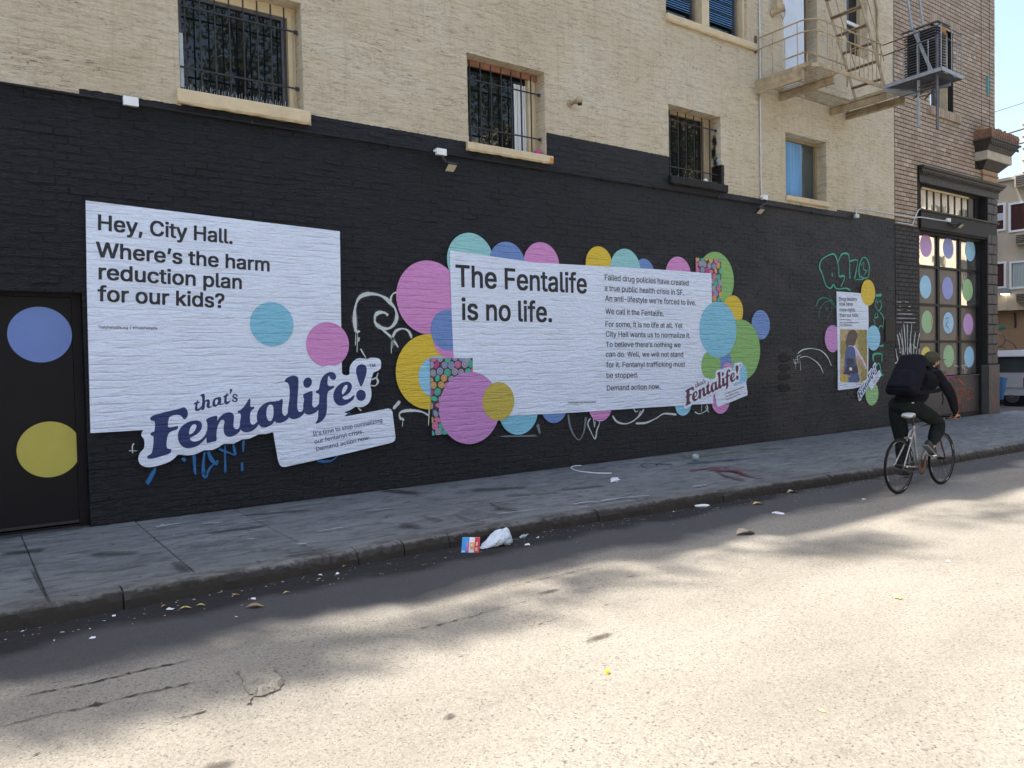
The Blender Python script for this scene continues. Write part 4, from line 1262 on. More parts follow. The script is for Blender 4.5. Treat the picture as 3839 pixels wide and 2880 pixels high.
graffiti('blue sprayed letters and drips under the navy logo', 'spray_blue', [
    ([(490, 940), (470, 960)], .035), ([(555, 900), (565, 1070)], .030), ([(635, 890), (625, 1010), (640, 1080), (680, 1010), (740, 960)], .030), ([(660, 890), (695, 960), (735, 990)], .030), ([(740, 870), (870, 920)], .02),
    ([(790, 840), (792, 1055)], .026), ([(850, 830), (870, 920)], .02), ([(930, 800), (925, 900)], .022), ([(918, 970), (918, 1040)], .03), ([(270, 1010), (200, 1140)], .03)], cL)
graffiti('small blue sprayed arc under the pasted caption box', 'spray_blue', [([(1480, 955), (1530, 965), (1600, 955), (1650, 905)], .025), ([(1720, 590), (1735, 615)], .02)], cL)
graffiti('tiny white tag at the left of the navy logo', 'spray_white', [([(105, 830), (92, 850), (95, 905)], .008), ([(65, 885), (130, 885)], .007)], cL)
graffiti('green outlined bubble letters above the small poster', 'spray_green', [
    ([(430, 300), (405, 240), (430, 170), (520, 125), (555, 160), (575, 250), (580, 320), (620, 320), (625, 345), (595, 420)], .030), ([(430, 300), (460, 400), (500, 430), (530, 400), (560, 435), (640, 430), (680, 450)], .028),
    ([(570, 200), (600, 130), (655, 125), (670, 180), (672, 280), (675, 345)], .030), ([(515, 290), (518, 330)], .02), ([(670, 190), (740, 180), (735, 250), (715, 350)], .026), ([(715, 355), (800, 350)], .022),
    ([(765, 345), (755, 260), (780, 170), (815, 160), (845, 220), (840, 320), (800, 340), (765, 320)], .028), ([(775, 230), (800, 200), (795, 260), (825, 275), (800, 310)], .016)], cD)
graffiti('dim green sprayed arcs at the near side of the small poster', 'spray_dim_green', [
    ([(370, 600), (400, 530), (460, 515), (525, 545)], .028), ([(400, 700), (410, 610), (470, 545), (515, 560), (505, 640), (465, 720)], .02), ([(490, 480), (525, 560), (555, 610)], .024), ([(460, 590), (465, 630), (480, 600)], .012), ([(545, 490), (540, 560)], .02)], cD)
graffiti('green sprayed column of letters at the far side of the small poster', 'spray_green', [
    ([(900, 495), (960, 490)], .045), ([(915, 520), (900, 580), (930, 630), (955, 590), (945, 540), (915, 560)], .022), ([(905, 650), (895, 690), (925, 680), (915, 645)], .02), ([(945, 640), (975, 700), (965, 770)], .022), ([(885, 700), (900, 760), (925, 790), (950, 760), (975, 790)], .02),
    ([(915, 945), (975, 940)], .05), ([(885, 1080), (885, 1020), (955, 1015), (958, 1080)], .045), ([(895, 1130), (935, 1100), (955, 1190)], .040), ([(930, 1200), (975, 1200)], .055)], cD)
graffiti('white sprayed double arc with a scribble before the small poster', 'spray_white', [
    ([(210, 1010), (260, 975), (340, 965), (420, 985), (475, 1040), (512, 1120)], .016), ([(230, 1045), (290, 1035), (360, 1070), (410, 1120), (440, 1190)], .014),
    ([(175, 1050), (180, 1090), (200, 1095), (180, 1070), (215, 1060)], .010), ([(205, 1020), (215, 1100)], .010), ([(200, 1040), (240, 1020)], .010), ([(225, 1050), (235, 1110), (238, 1160)], .010), ([(190, 1090), (190, 1150)], .006)], cD)
for i, yy in enumerate((1050, 1140, 1215, 1320)):
    graffiti(['top', 'second', 'third', 'lowest'][i] + ' soft black sprayed blot of the column near the blue disc', 'spray_black', [([(40, yy), (90, yy - 8), (145, yy)], .085), ([(60, yy + 15), (140, yy + 12)], .05)], cD, group='black blots on the wall')
# tall white scrawl on the brick pier and on the shop panels
cX = crop(3200, 960, 3.457)
sk = []
for x0, y0, x1, y1 in ((560, 1010, 600, 1250), (590, 990, 640, 1200), (615, 940, 650, 1300), (645, 880, 670, 1250), (690, 880, 695, 1300), (750, 870, 720, 1260), (795, 990, 770, 1300), (850, 1000, 800, 1330),
                      (540, 1200, 575, 1380), (700, 1180, 690, 1390), (660, 1290, 680, 1400), (620, 1290, 650, 1420), (590, 1250, 610, 1240), (845, 1200, 840, 1370), (740, 1280, 770, 1320), (770, 1320, 720, 1420), (530, 1390, 600, 1350), (570, 1370, 560, 1480), (590, 1380, 620, 1470), (790, 1370, 850, 1390),
                      (620, 1180, 630, 1400), (735, 1130, 735, 1400), (715, 1290, 700, 1395), (760, 1150, 800, 1200)):
    sk.append(([(x0, y0), ((x0 + x1) / 2 + U(-6, 6), (y0 + y1) / 2), (x1, y1)], .024))
for yy, x0, x1 in ((595, 550, 615), (595, 660, 710), (650, 580, 615), (652, 700, 735), (700, 560, 610), (702, 690, 730), (750, 560, 770), (805, 550, 810), (855, 545, 620), (860, 640, 800)):
    sk.append(([(x0, yy), (x1, yy + 4)], .008))
graffiti('tall white scrawl of vertical strokes on the black brick pier', 'spray_white', sk, cX, y=-.010)

# ---------------------------------------------------------------- paste-ups on the wall
def circ(cf, cx, cy, ry, layer, mat, label, name='round_sticker', cat='sticker', grp='round paper discs pasted on the wall', y=None, dr=1.0):
    c = T(*cf(cx, cy)); t = T(*cf(cx, cy - ry)); b_ = T(*cf(cx, cy + ry))
    r = (t[1] - b_[1]) / 2 * dr
    z = (t[1] + b_[1]) / 2
    return sheet(name, disc_pts((c[0], z), r), layer, mat, label, cat, group=grp)
# the large poster on the left
P1 = [T(320, 753), T(800, 812), T(1272, 868), T(1274, 1000), T(1276, 1150), T(1280, 1400), T(1283, 1480), T(1286, 1560), T(900, 1590), T(338, 1624), T(334, 1450), T(330, 1300), T(325, 1100), T(322, 900)]
po = sheet('poster', P1, 3, 'poster_white', 'large white poster asking City Hall about the harm reduction plan for our kids', 'poster')
for txt, a, c, top, wt in (("Hey, City Hall.", (238, 327), (1243, 432), 213, .036), ("Where\u2019s the harm", (222, 530), (1522, 640), 418, .036), ("reduction plan", (243, 698), (1313, 772), 585, .036), ("for our kids?", (235, 862), (1182, 915), 748, .036)):
    print_line(po, txt, cA, a, c, top, lay(4), wt)
print_line(po, "ThatsFentalife.org  |  #ThatsFentalife", cA, (235, 1069), (680, 1078), 1049, lay(4), .014)
circ(cA, 1544, 1038, 166, 5, 'cyan_paper', 'cyan disc inside the big left poster')
circ(cL, 1562, 85, 170, 5, 'pink_paper', 'pink disc over the edge of the big left poster, above the navy logo')
logo('logo_poster', 'cut out white poster with navy script logo and a caption box', 'poster', 7, ident, 'ink_navy')

# the middle poster with its discs
L0 = 0
circ(cB, 700, 520, 271, 0, 'pink_paper', 'largest pink disc, left of the middle poster, upper one')
circ(cB, 1002, 250, 203, 1, 'teal_paper', 'teal disc behind the upper near corner of the middle poster')
circ(cB, 1520, 282, 167, 1, 'pink_paper', 'pink disc peeping over the top edge beside a blue disc')
circ(cB, 1268, 275, 163, 2, 'blue_paper', 'blue disc peeping over the top edge between teal and pink')
circ(cB, 700, 1062, 275, 1, 'yellow_paper', 'large yellow disc left of the middle poster')
circ(cB, 862, 810, 160, 2, 'pink_paper', 'half hidden pink disc behind the blue disc at the poster edge')
circ(cB, 838, 757, 149, 3, 'blue_paper', 'blue disc tucked under the near edge of the middle poster')
circ(cB, 752, 1100, 152, 2, 'sky_paper', 'light blue disc between the yellow disc and the pills picture')
circ(cB, 1352, 1345, 178, 1, 'cyan_paper', 'cyan disc hanging below the middle poster beside the big pink disc')
circ(cB, 1612, 1315, 122, 1, 'blue_paper', 'blue disc peeping out below the middle poster')
circ(cC, 205, 1392, 122, 1, 'pink_paper', 'pink disc peeping out below the middle poster')
circ(cC, 195, 292, 138, 1, 'yellow_paper', 'yellow disc peeping over the top edge of the middle poster')
circ(cC, 545, 362, 112, 1, 'blue_paper', 'small part of a blue disc over the top edge beside the cyan one')
circ(cC, 400, 335, 162, 2, 'teal_paper', 'cyan disc peeping over the top edge beside the yellow one')
circ(cC, 812, 378, 144, 1, 'pink_paper', 'pink disc peeping over the top edge near the pills picture')
circ(cC, 1105, 412, 215, 0, 'green_paper', 'tall green disc at the upper far corner of the middle poster')
circ(cC, 1238, 655, 120, 1, 'yellow_paper', 'yellow disc squeezed between green and cyan discs')
circ(cC, 1298, 960, 238, 1, 'green_paper', 'largest green disc at the far edge of the middle poster')
circ(cC, 1165, 1055, 92, 2, 'blue_paper', 'hidden blue disc below the large cyan disc')
circ(cC, 1195, 1120, 62, 2, 'pink_paper', 'sliver of a pink disc above the maroon logo')
circ(cC, 1278, 1160, 108, 2, 'sky_paper', 'light blue disc behind the maroon logo')
circ(cC, 1140, 1345, 110, 1, 'pink_paper', 'pink disc below the maroon logo')
circ(cC, 848, 1378, 92, 1, 'sky_paper', 'light blue disc hanging below the poster near the maroon logo')
circ(cC, 1452, 764, 115, 1, 'blue_paper', 'blue disc standing apart on the black wall')
P2 = [T(*cB(847, 175)), T(2000, 985), T(*cC(600, 330)), T(*cC(1066, 365)), T(*cC(1070, 600)), T(*cC(1076, 1000)), T(*cC(1080, 1375)), T(*cC(600, 1405)), T(*cC(0, 1445)), T(*cB(1265, 1385)), T(*cB(880, 1420)), T(*cB(876, 1000)), T(*cB(862, 700)), T(*cB(852, 400))]
po = sheet('poster', P2, 4, 'poster_white', 'widest white poster headed The Fentalife is no life', 'poster')
MB().plate([T(*cC(206, 300)), T(*cC(209, 300)), T(*cC(209, 1430)), T(*cC(206, 1430))], lay(4) - .0006).build('paper_seam', po, 'poster_white')
print_line(po, "The Fentalife", cB, (893, 438), (1845, 488), 281, lay(5), .032)
print_line(po, "is no life.", cB, (938, 681), (1590, 698), 526, lay(5), .032)
for txt, a, c, hgt in (("Failed drug policies have created", (237, 416), (887, 460), 44), ("a true public health crisis in SF.", (235, 499), (850, 533), 44), ("An anti-lifestyle we\u2019re forced to live.", (240, 579), (943, 612), 44),
                     ("We call it the Fentalife.", (242, 680), (695, 697), 44), ("For some, it is no life at all. Yet", (242, 779), (840, 790), 43), ("City Hall wants us to normalize it.", (245, 856), (900, 866), 42),
                     ("To believe there\u2019s nothing we", (245, 936), (825, 938), 41), ("can do. Well, we will not stand", (245, 1012), (845, 1012), 41), ("for it. Fentanyl trafficking must", (248, 1095), (860, 1088), 41), ("be stopped.", (250, 1177), (495, 1172), 40), ("Demand action now.", (253, 1275), (668, 1260), 40)):
    print_line(po, txt, cC, a, c, a[1] - hgt, lay(5), .018)
print_line(po, "ThatsFentalife.org | #ThatsFentalife", cB, (1707, 1293), (1915, 1288), 1281, lay(5), .02)
# pictures of pills
def pills(label, outline, layer, name, cell, seed):
    rs = random.Random(seed)
    o = sheet(name, outline, layer, 'pill_ground', label, 'poster')
    x0, x1 = min(p[0] for p in outline), max(p[0] for p in outline)
    z0, z1 = min(p[1] for p in outline), max(p[1] for p in outline)
    def inside(x, z, r=0):
        return x0 + r < x < x1 - r and z0 + r < z < z1 - r
    names = ['pill_green', 'pill_pink', 'pill_magenta', 'pill_blue', 'pill_grey', 'pill_tan', 'pill_orange', 'pill_green', 'pill_grey', 'pill_pink', 'pill_blue']
    done = 0
    zz = z0 + cell * .3
    row = 0
    while zz < z1 + cell * .3:
        xx = x0 + (row % 2) * cell * .5
        while xx < x1 + cell * .3:
            cx, cz = xx + rs.uniform(-.12, .12) * cell, zz + rs.uniform(-.12, .12) * cell
            r1, r2, an = cell * rs.uniform(.42, .52), cell * rs.choice((.5, .48, .45, .3)), rs.uniform(0, PI)
            pts = []
            for k in range(14):
                t = 2 * PI * k / 14
                px, pz = r1 * math.cos(t), r2 * math.sin(t)
                qx, qz = cx + px * math.cos(an) - pz * math.sin(an), cz + px * math.sin(an) + pz * math.cos(an)
                pts.append((min(max(qx, x0 + .003), x1 - .003), min(max(qz, z0 + .003), z1 - .003)))
            ar = abs(sum(pts[i][0] * pts[(i + 1) % 14][1] - pts[(i + 1) % 14][0] * pts[i][1] for i in range(14)) / 2)
            if ar > cell * cell * .12:
                m_ = rs.choice(names)
                q = MB()
                q.mat(m_).plate(pts, lay(layer) - .0008 - .0001 * (done % 5), .0004)
                if inside(cx, cz, cell * .3) and r2 > cell * .4:
                    inner = [(cx + (p[0] - cx) * .62, cz + (p[1] - cz) * .62) for p in pts]
                    inner2 = [(cx + (p[0] - cx) * .5, cz + (p[1] - cz) * .5) for p in pts]
                    q.mat('pill_mark').plate(inner, lay(layer) - .0015, .0003)
                    q.mat(m_).plate(inner2, lay(layer) - .0018, .0002)
                q.build('pill', o)
                done += 1
            xx += cell * 1.02
        zz += cell * .86
        row += 1
    return o
a_, b_2, c_2, d_2 = T(*cB(700, 965)), T(*cB(1012, 965)), T(*cB(985, 1530)), T(*cB(708, 1530))
pills('photo print of coloured pills behind the big pink disc', [a_, (b_2[0], a_[1] - .004), (b_2[0], d_2[1] + .01), (a_[0] + .01, d_2[1])], 6, 'pill_picture', .100, 4)
a_, b_2, c_2 = T(*cC(943, 247)), T(*cC(1140, 258)), T(*cC(1146, 585))
pills('photo print of coloured pills at the upper far corner of the middle poster', [(a_[0], a_[1]), (b_2[0], b_2[1]), (b_2[0] + .01, c_2[1]), (a_[0], c_2[1])], 3, 'pill_picture', .110, 9)
circ(cB, 994, 1326, 264, 8, 'orchid_paper', 'biggest orchid pink disc over the lower near corner of the middle poster')
circ(cB, 1200, 1278, 140, 9, 'mustard_paper', 'mustard disc overlapping the biggest pink disc')
circ(cC, 1118, 802, 219, 6, 'cyan_paper', 'large cyan disc over the far edge of the middle poster')
circ(cC, 1062, 1080, 114, 5, 'green_paper', 'smaller green disc below the large cyan disc')
f0, f1 = T(*cP(205, 1385)), T(*cR(1405, 262))
logo('logo_poster', 'maroon script logo on a cut out white sticker, caption box under it', 'poster', 7, similarity(f0, f1, T(*cC(860, 1388)), T(*cC(1263, 1078))), 'ink_maroon', k=2)

# the small far poster
c_at = lambda x, y: T(*cD(x, y))
circ(cD, 520, 877, 121, 1, 'orchid_paper', 'orchid disc at the near edge of the small poster')
circ(cD, 870, 1365, 106, 1, 'pale_green_paper', 'pale green disc at the foot of the small poster')
P3 = [c_at(553, 458), c_at(700, 468), c_at(832, 480), c_at(838, 700), c_at(836, 1000), c_at(832, 1290), c_at(700, 1320), c_at(565, 1334), c_at(563, 1000), c_at(556, 700)]
po = sheet('poster', P3, 3, 'poster_white', 'smallest poster with a photo of a child wearing a denim backpack', 'poster')
for txt, a, c, hg in (("Drug dealers", (575, 541), (732, 543), 34), ("now have", (577, 583), (695, 586), 32), ("more rights", (580, 635), (717, 637), 32), ("than our kids.", (580, 683), (747, 684), 32)):
    print_line(po, txt, cD, a, c, a[1] - hg, lay(4), .016)
for txt, a, c, hg in (("City Hall is allowing", (580, 714), (676, 715), 13), ("open-air drug markets to persist", (580, 739), (747, 740), 13), ("in our neighborhoods.", (580, 762), (690, 763), 13), ("ThatsFentalife.org", (580, 1294), (648, 1290), 7), ("#ThatsFentalife", (722, 1286), (778, 1283), 7)):
    print_line(po, txt, cD, a, c, a[1] - hg, lay(4), .01)
ph = MB()
def pp(mat, pts, k, sm=0):
    P = pl(cD, pts)
    if sm:
        P = smooth_loop(P, 3)
    ph.mat(mat).plate(P, lay(4) - .0004 * k, .0003)
pp('photo_wheat', [(583, 793), (822, 797), (826, 1270), (585, 1262)], 0)
pp('photo_olive', [(740, 800), (820, 798), (825, 1000), (824, 1268), (770, 1268), (775, 1100), (745, 950), (735, 870)], 1)
pp('photo_olive', [(640, 900), (630, 1000), (600, 1060), (586, 1000), (590, 900)], 1)
pp('photo_yellow', [(590, 1190), (640, 1210), (650, 1262), (590, 1262)], 2)
pp('photo_orange', [(600, 1160), (640, 1120), (660, 1150), (620, 1200)], 3)
pp('photo_denim', [(655, 1230), (700, 1190), (745, 1190), (760, 1240), (740, 1265), (660, 1265)], 3)
pp('photo_sleeve', [(640, 960), (670, 925), (710, 930), (750, 990), (790, 1060), (820, 1130), (815, 1150), (780, 1120), (745, 1060), (700, 1000), (640, 1000)], 4, 1)
pp('photo_skin', [(740, 1020), (770, 1060), (812, 1140), (800, 1148), (760, 1090), (735, 1050)], 5, 1)
pp('photo_denim', [(632, 985), (650, 950), (690, 945), (715, 975), (722, 1050), (735, 1130), (742, 1185), (700, 1205), (630, 1190), (622, 1110)], 6, 1)
pp('photo_denim_dark', [(640, 1050), (700, 1055), (712, 1110), (640, 1110)], 7)
pp('photo_denim_dark', [(650, 1112), (735, 1118), (745, 1180), (640, 1195), (610, 1190)], 7)
pp('packet_white', [(665, 1132), (688, 1134), (688, 1160), (665, 1158)], 8)
pp('photo_hair', [(652, 830), (680, 800), (720, 805), (738, 850), (722, 900), (705, 940), (665, 935), (640, 960), (635, 900), (645, 860)], 8, 1)
ph.build('photo_print', po)
circ(cD, 880, 872, 112, 5, 'sky_paper', 'light blue disc at the far edge of the small poster')
circ(cD, 833, 468, 115, 5, 'yellow_paper', 'yellow disc on the top far corner of the small poster')
logo('logo_poster', 'steeply tilted blue script logo at the foot of the small poster', 'poster', 7, similarity(f0, f1, T(*cD(752, 1418)), T(*cD(882, 1112))), 'ink_blue', k=1)

# discs on the black door
for cx, cy, rx, mt, lb in ((87, 723, 70, 'door_blue', 'blue disc stuck on the black door'), (107, 971, 70, 'door_yellow', 'dull yellow disc stuck low on the black door')):
    s_ = 3839 / 2212
    c = T(cx * s_, cy * s_, .12); r = (T((cx + rx) * s_, cy * s_, .12)[0] - T((cx - rx) * s_, cy * s_, .12)[0]) / 2
    MB().plate(disc_pts(c, r), .1215, .001).build('round_sticker', None, mt, label=lb, category='sticker', group='round discs stuck on the door')

# ---------------------------------------------------------------- black conduit and lamps on the painted wall
g = MB()
g.tube([(-2, -.020, 4.352), (14.63, -.020, 4.36)], .013, 6)
cond = g.build('conduit', None, 'black_paint', label='long thin black conduit running along the wall above the posters', category='conduit')
for x in (2.75, 4.42, 7.9, 9.0, 10.5, 13.2):
    MB().box(x - .012, x + .012, -.038, -.002, 4.335, 4.378).build('clip', cond, 'black_paint')
j = MB().box(1.472, 1.604, -.085, -.035, 4.318, 4.398).build('junction_box', None, 'white_plastic', label='flat white junction box on the conduit below the wide window', category='junction box')
MB().box(1.469, 1.607, -.089, -.0855, 4.314, 4.402).build('cover', j, 'white_plastic')
def flood_lamp(x, z, label, face_x, face_z, ww=.15, arm=True):
    t = thing('flood_lamp', label, 'lamp', (x, 0, z), group='flood lamps on the wall')
    b_ = MB().box(x - .075, x + .065, -.085, -.035, z - .035, z + .045).build('mounting_box', t, 'white_plastic')
    MB().tube([(x - .105, -.055, z + .01), (x - .075, -.055, z + .01)], .016, 8).build('cable_entry', t, 'white_plastic')
    MB().tube([(x + .0, -.06, z - .035), (x + .02, -.09, z - .09), (face_x - .02, -.10, face_z + .05)], .017, 8).build('swivel_arm', t, 'black_iron')
    # a flat head tilted downwards
    c = Vector((face_x, -.15, face_z)); M = Matrix.Rotation(math.radians(-38), 3, 'X')
    def hd(mat, nm, x0, x1, y0, y1, z0, z1):
        g = MB(); g.box(x0, x1, y0, y1, z0, z1)
        g.v = [tuple(c + M @ Vector(p)) for p in g.v]
        return g.build(nm, t, mat)
    hd('black_iron', 'housing', -ww / 2, ww / 2, -.065, .065, -.012, .022)
    hd('lamp_face', 'lens', -ww / 2 + .014, ww / 2 - .014, -.052, .052, -.0155, -.0125)
    for k in range(5):
        hd('black_iron', 'fin', -ww / 2 + .02 + k * ww * .2, -ww / 2 + .026 + k * ww * .2, -.05, .05, .0225, .036)
    return t
flood_lamp(5.125, 4.35, 'small flood lamp on a white box between the wide and the narrow barred window', 5.205, 4.155)
flood_lamp(11.72, 4.47, 'small flood lamp hanging from the white box at the foot of the grey pipe', 11.47, 4.20)
g = MB(); g.tube([(14.66, -.05, 4.38), (14.66, -.05, 4.45)], .055, 12)
g.build('junction_box', None, 'galvanised', label='round grey junction box where the grey conduit starts', category='junction box')
def conduit(pts, r, label, name='conduit', mat='galvanised', cat='conduit'):
    P = smooth_loop([tuple(p) for p in pts], 4, closed=False)
    return MB().tube(P, r, 7).build(name, None, mat, label=label, category=cat)
conduit([(14.66, -.05, 4.45), (14.665, -.05, 4.53), (14.74, -.05, 4.575), (15.8, -.05, 4.58), (16.6, -.05, 4.585), (16.86, -.05, 4.585)], .014, 'pale bent conduit crossing from the cream wall to the tan bricks')
conduit([(16.86, -.05, 4.585), (17.25, -.05, 4.625), (17.9, -.05, 4.63), (18.34, -.05, 4.64)], .014, 'pale conduit leading to the lamp on the black shopfront beam')
conduit([(16.20, -.045, 4.43), (16.78, -.045, 4.43), (16.86, -.045, 4.455), (17.00, -.045, 4.64), (17.10, -.045, 4.76), (17.20, -.045, 4.80), (17.34, -.045, 4.80)], .013, 'stepped pale conduit climbing over the tan bricks')
flood_lamp(18.42, 4.66, 'small flood lamp on the black shopfront beam', 18.80, 4.555, .17)
# round camera on the cream wall
x, z_ = T(*crop(1200, 0, 1.7015)(1600, 665))
t = thing('wall_camera', 'small cream dome fixture sticking out of the cream wall', 'camera', (x, 0, z_))
MB().tube([(x - .03, 0, z_), (x - .03, -.02, z_)], .05, 12).build('base_plate', t, 'cream_metal')
MB().tube([(x - .02, -.02, z_ + .005), (x, -.12, z_ + .005)], .030, 10).build('neck', t, 'cream_metal')
g = MB(); g.ellipsoid((x + .015, -.16, z_ + .01), (.055, .06, .058), 12, 8); g.build('dome', t, 'cream_metal')
MB().tube([(x + .015, -.175, z_ - .035), (x + .015, -.178, z_ - .052)], .034, 10).build('lens', t, 'dark_aperture')
# grey downpipe, cream pipe by the corner, hose valve
g = MB(); g.tube([(11.69, -.03, 4.50), (11.67, -.03, 4.60), (11.665, -.03, 5.2), (11.675, -.03, 7.0), (11.69, -.03, 9.6)], .014, 8)
pipe = g.build('pipe', None, 'galvanised', label='thin grey vertical pipe beside the metal balcony', category='pipe')
for zz in (5.2, 6.0, 7.4, 8.2):
    MB().box(11.65, 11.70, -.035, -.002, zz, zz + .02).build('clip', pipe, 'galvanised')
a1, a2, a3 = T(*cF(1870, 10)), T(*cF(1890, 110)), T(*cF(1895, 620))
g = MB(); g.tube([(a1[0] - .05, -.03, 9.5), (a1[0], -.03, a1[1]), (a2[0], -.03, a2[1]), (a3[0], -.03, a3[1])], .022, 8)
g.build('pipe', None, 'cream_metal', label='cream painted pipe near the corner of the cream wall', category='pipe')
v1, v2, v3 = T(*cF(880, 15), -.12), T(*cF(885, 105), -.12), T(*cF(820, 140), -.02)
t = thing('hose_valve', 'cream painted hose valve with a hanging chain beside the pale balcony door', 'valve', (v3[0], 0, v3[1]))
MB().tube([(v3[0], -.002, v3[1]), (v3[0] + .01, -.03, v3[1])], .065, 12).build('wall_flange', t, 'cream_metal')
MB().tube([(v3[0] + .01, -.03, v3[1] + .01), (v2[0], -.13, v2[1] - .01), (v2[0] + .02, -.16, v2[1] + .01)], [.045, .055, .05], 10).build('elbow', t, 'cream_metal')
MB().tube([(v2[0] - .01, -.13, v2[1]), (v1[0] - .01, -.13, v1[1] + .3)], [.055, .052], 10).build('riser', t, 'cream_metal')
MB().tube([(v2[0] + .02, -.16, v2[1] + .01), (v2[0] + .05, -.21, v2[1] + .02)], .062, 10).build('cap', t, 'cream_metal')
g = MB(); g.tube([(v2[0] + .05, -.21, v2[1]), (v2[0] + .06, -.20, v2[1] - .10), (v2[0] + .04, -.17, v2[1] - .17), (v2[0] + .01, -.15, v2[1] - .09)], .006, 5); g.build('chain', t, 'black_iron')

# ---------------------------------------------------------------- fire escape of the cream building
fe = thing('fire_escape', 'cream painted metal fire escape balcony with railing and steep stair', 'fire escape', (12.8, 0, 6.4))
ZP = 6.45
MB().box(11.56, 11.585, -1.10, -.002, ZP - .02, ZP + .045).build('edge_band', fe, 'cream_metal')
MB().box(11.562, 11.60, -.92, -.002, ZP - .20, ZP - .022).build('side_plate', fe, 'cream_metal')
# rounded front band
arc = [(11.572, -.86)] + [(11.572 + .26 * (1 - math.cos(t)), -.86 - .26 * math.sin(t)) for t in [PI / 2 * k / 6 for k in range(1, 7)]] + [(13.74, -1.12)]
g = MB()
for a, c in zip(arc, arc[1:]):
    g.bar((a[0], a[1], ZP + .012), (c[0], c[1], ZP + .012), .02, .065)
g.build('front_band', fe, 'cream_metal')
def beam(x, y0, y1, zt, h_, name='bracket_beam', mat='cream_metal'):
    g = MB()
    g.bar((x, y0, zt - .008), (x, y1, zt - .008), .085, .016)
    g.bar((x, y0, zt - h_ / 2 - .008), (x, y1, zt - h_ / 2 - .008 + .0), .014, h_ - .018)
    g.bar((x, y0, zt - h_ - .004), (x, y1, zt - h_ - .004), .085, .014)
    return g.build(name, fe, mat)
beam(12.27, -.002, -1.06, ZP - .036, .13)
beam(13.86, -.002, -1.12, ZP - .036, .13)
beam(14.42, -.002, -1.16, ZP - .036, .12)
for y0, x0, x1 in ((-.06, 11.6, 14.42), (-.44, 12.32, 13.8), (-.55, 11.6, 12.22), (-.62, 13.9, 14.4), (-1.12, 13.76, 14.42)):
    MB().bar((x0, y0, ZP - .030), (x1, y0, ZP - .030), .035, .012).build('cross_bar', fe, 'cream_metal')
x = 11.63
while x < 14.40:
    if x < 12.34:
        ye = -1.09 if x > 11.75 else -.98
    elif x < 13.80:
        ye = -.455
    else:
        ye = -1.11
    MB().box(x, x + .022, ye, -.03, ZP - .022, ZP - .010).build('slat', fe, 'cream_metal')
    x += .075
# railing
def rail_path(z_, y_end=-1.12):
    return [(11.572, -.03, z_), (11.572, -.45, z_ - .0), (11.572, -.86, z_)] + [(11.572 + .26 * (1 - math.cos(t)), -.86 - .26 * math.sin(t), z_) for t in [PI / 2 * k / 6 for k in range(1, 7)]] + [(12.6, -1.12, z_), (13.72, -1.12, z_)]
for zz, r_ in ((7.205, .013), (7.015, .012)):
    MB().tube(rail_path(zz), r_, 7).build('handrail', fe, 'cream_metal')
MB().box(11.555, 11.59, -.035, -.002, 6.97, 7.26).build('wall_bracket', fe, 'rusty_metal')
for y_ in (-.14, -.36, -.60, -.84):
    MB().bar((11.572, y_, ZP + .04), (11.572, y_, 7.20 if y_ in (-.36, -.84) else 7.01), .011, .011, (0, 1, 0)).build('baluster', fe, 'cream_metal')
MB().bar((11.76, -1.08, ZP + .02), (11.76, -1.08, 7.205), .022, .022, (0, 1, 0)).build('post', fe, 'cream_metal')
for i in range(13):
    x = 12.00 + i * .138
    MB().bar((x, -1.12, ZP + .03), (x, -1.12, 7.20 if i % 3 == 0 else 7.01), .011, .011, (0, 1, 0)).build('baluster', fe, 'cream_metal')
# guard around the stair well
for a, c in (((12.36, -.50, ZP), (12.36, -.50, 7.02)), ((12.36, -.50, 7.01), (12.36, -.03, 7.01)), ((12.36, -.50, 7.01), (13.62, -.50, 7.01)), ((13.62, -.50, 7.01), (13.62, -.50, 6.62))):
    MB().bar(a, c, .022, .022).build('guard_bar', fe, 'cream_metal')
# stair: two flat stringers and open treads rising against the street direction
def st(x):
    return ZP + (13.98 - x) * 1.72
for y_ in (-.46, -1.04):
    MB().bar((13.98, y_, ZP), (12.35, y_, st(12.35)), .012, .075, (1, 0, .5)).build('stringer', fe, 'cream_metal')
for k in range(9):
    x = 13.86 - k * .165
    MB().bar((x, -.47, st(x)), (x, -1.03, st(x)), .13, .012).build('tread', fe, 'cream_metal')
    MB().bar((x - .055, -.47, st(x) - .02), (x - .055, -1.03, st(x) - .02), .008, .035).build('tread_lip', fe, 'rusty_metal')
for y_ in (-.48, -1.02):
    MB().tube([(13.95, y_, ZP + .55), (12.45, y_, st(12.45) + .55)], .010, 6).build('stair_handrail', fe, 'cream_metal')

# ---------------------------------------------------------------- grey drop-ladder balcony that reaches further out
gb = thing('drop_ladder_balcony', 'grey metal drop ladder balcony jutting over the pavement before the tan bricks', 'fire escape', (14.1, -1.6, 6.4))
def gbar(a, c, w_, h_, nm, mat='grey_metal'):
    return MB().bar(a, c, w_, h_).build(nm, gb, mat)
gbar((13.74, -1.12, ZP + .01), (13.69, -2.16, ZP + .01), .02, .06, 'edge_band')
gbar((13.69, -2.16, ZP + .01), (14.48, -2.14, ZP + .01), .02, .06, 'edge_band')
gbar((14.48, -2.14, ZP + .01), (14.48, -1.14, ZP + .01), .02, .06, 'edge_band', 'dark_grey_metal')
gbar((13.72, -1.14, ZP - .04), (14.30, -1.42, ZP - .10), .02, .09, 'gusset')
gbar((14.30, -1.42, ZP - .10), (14.46, -1.95, ZP - .05), .02, .045, 'gusset')
for i in range(13):
    x = 13.76 + i * .055
    gbar((x, -1.18, ZP - .02), (x - .02, -2.12, ZP - .02), .026, .010, 'slat', 'dark_grey_metal')
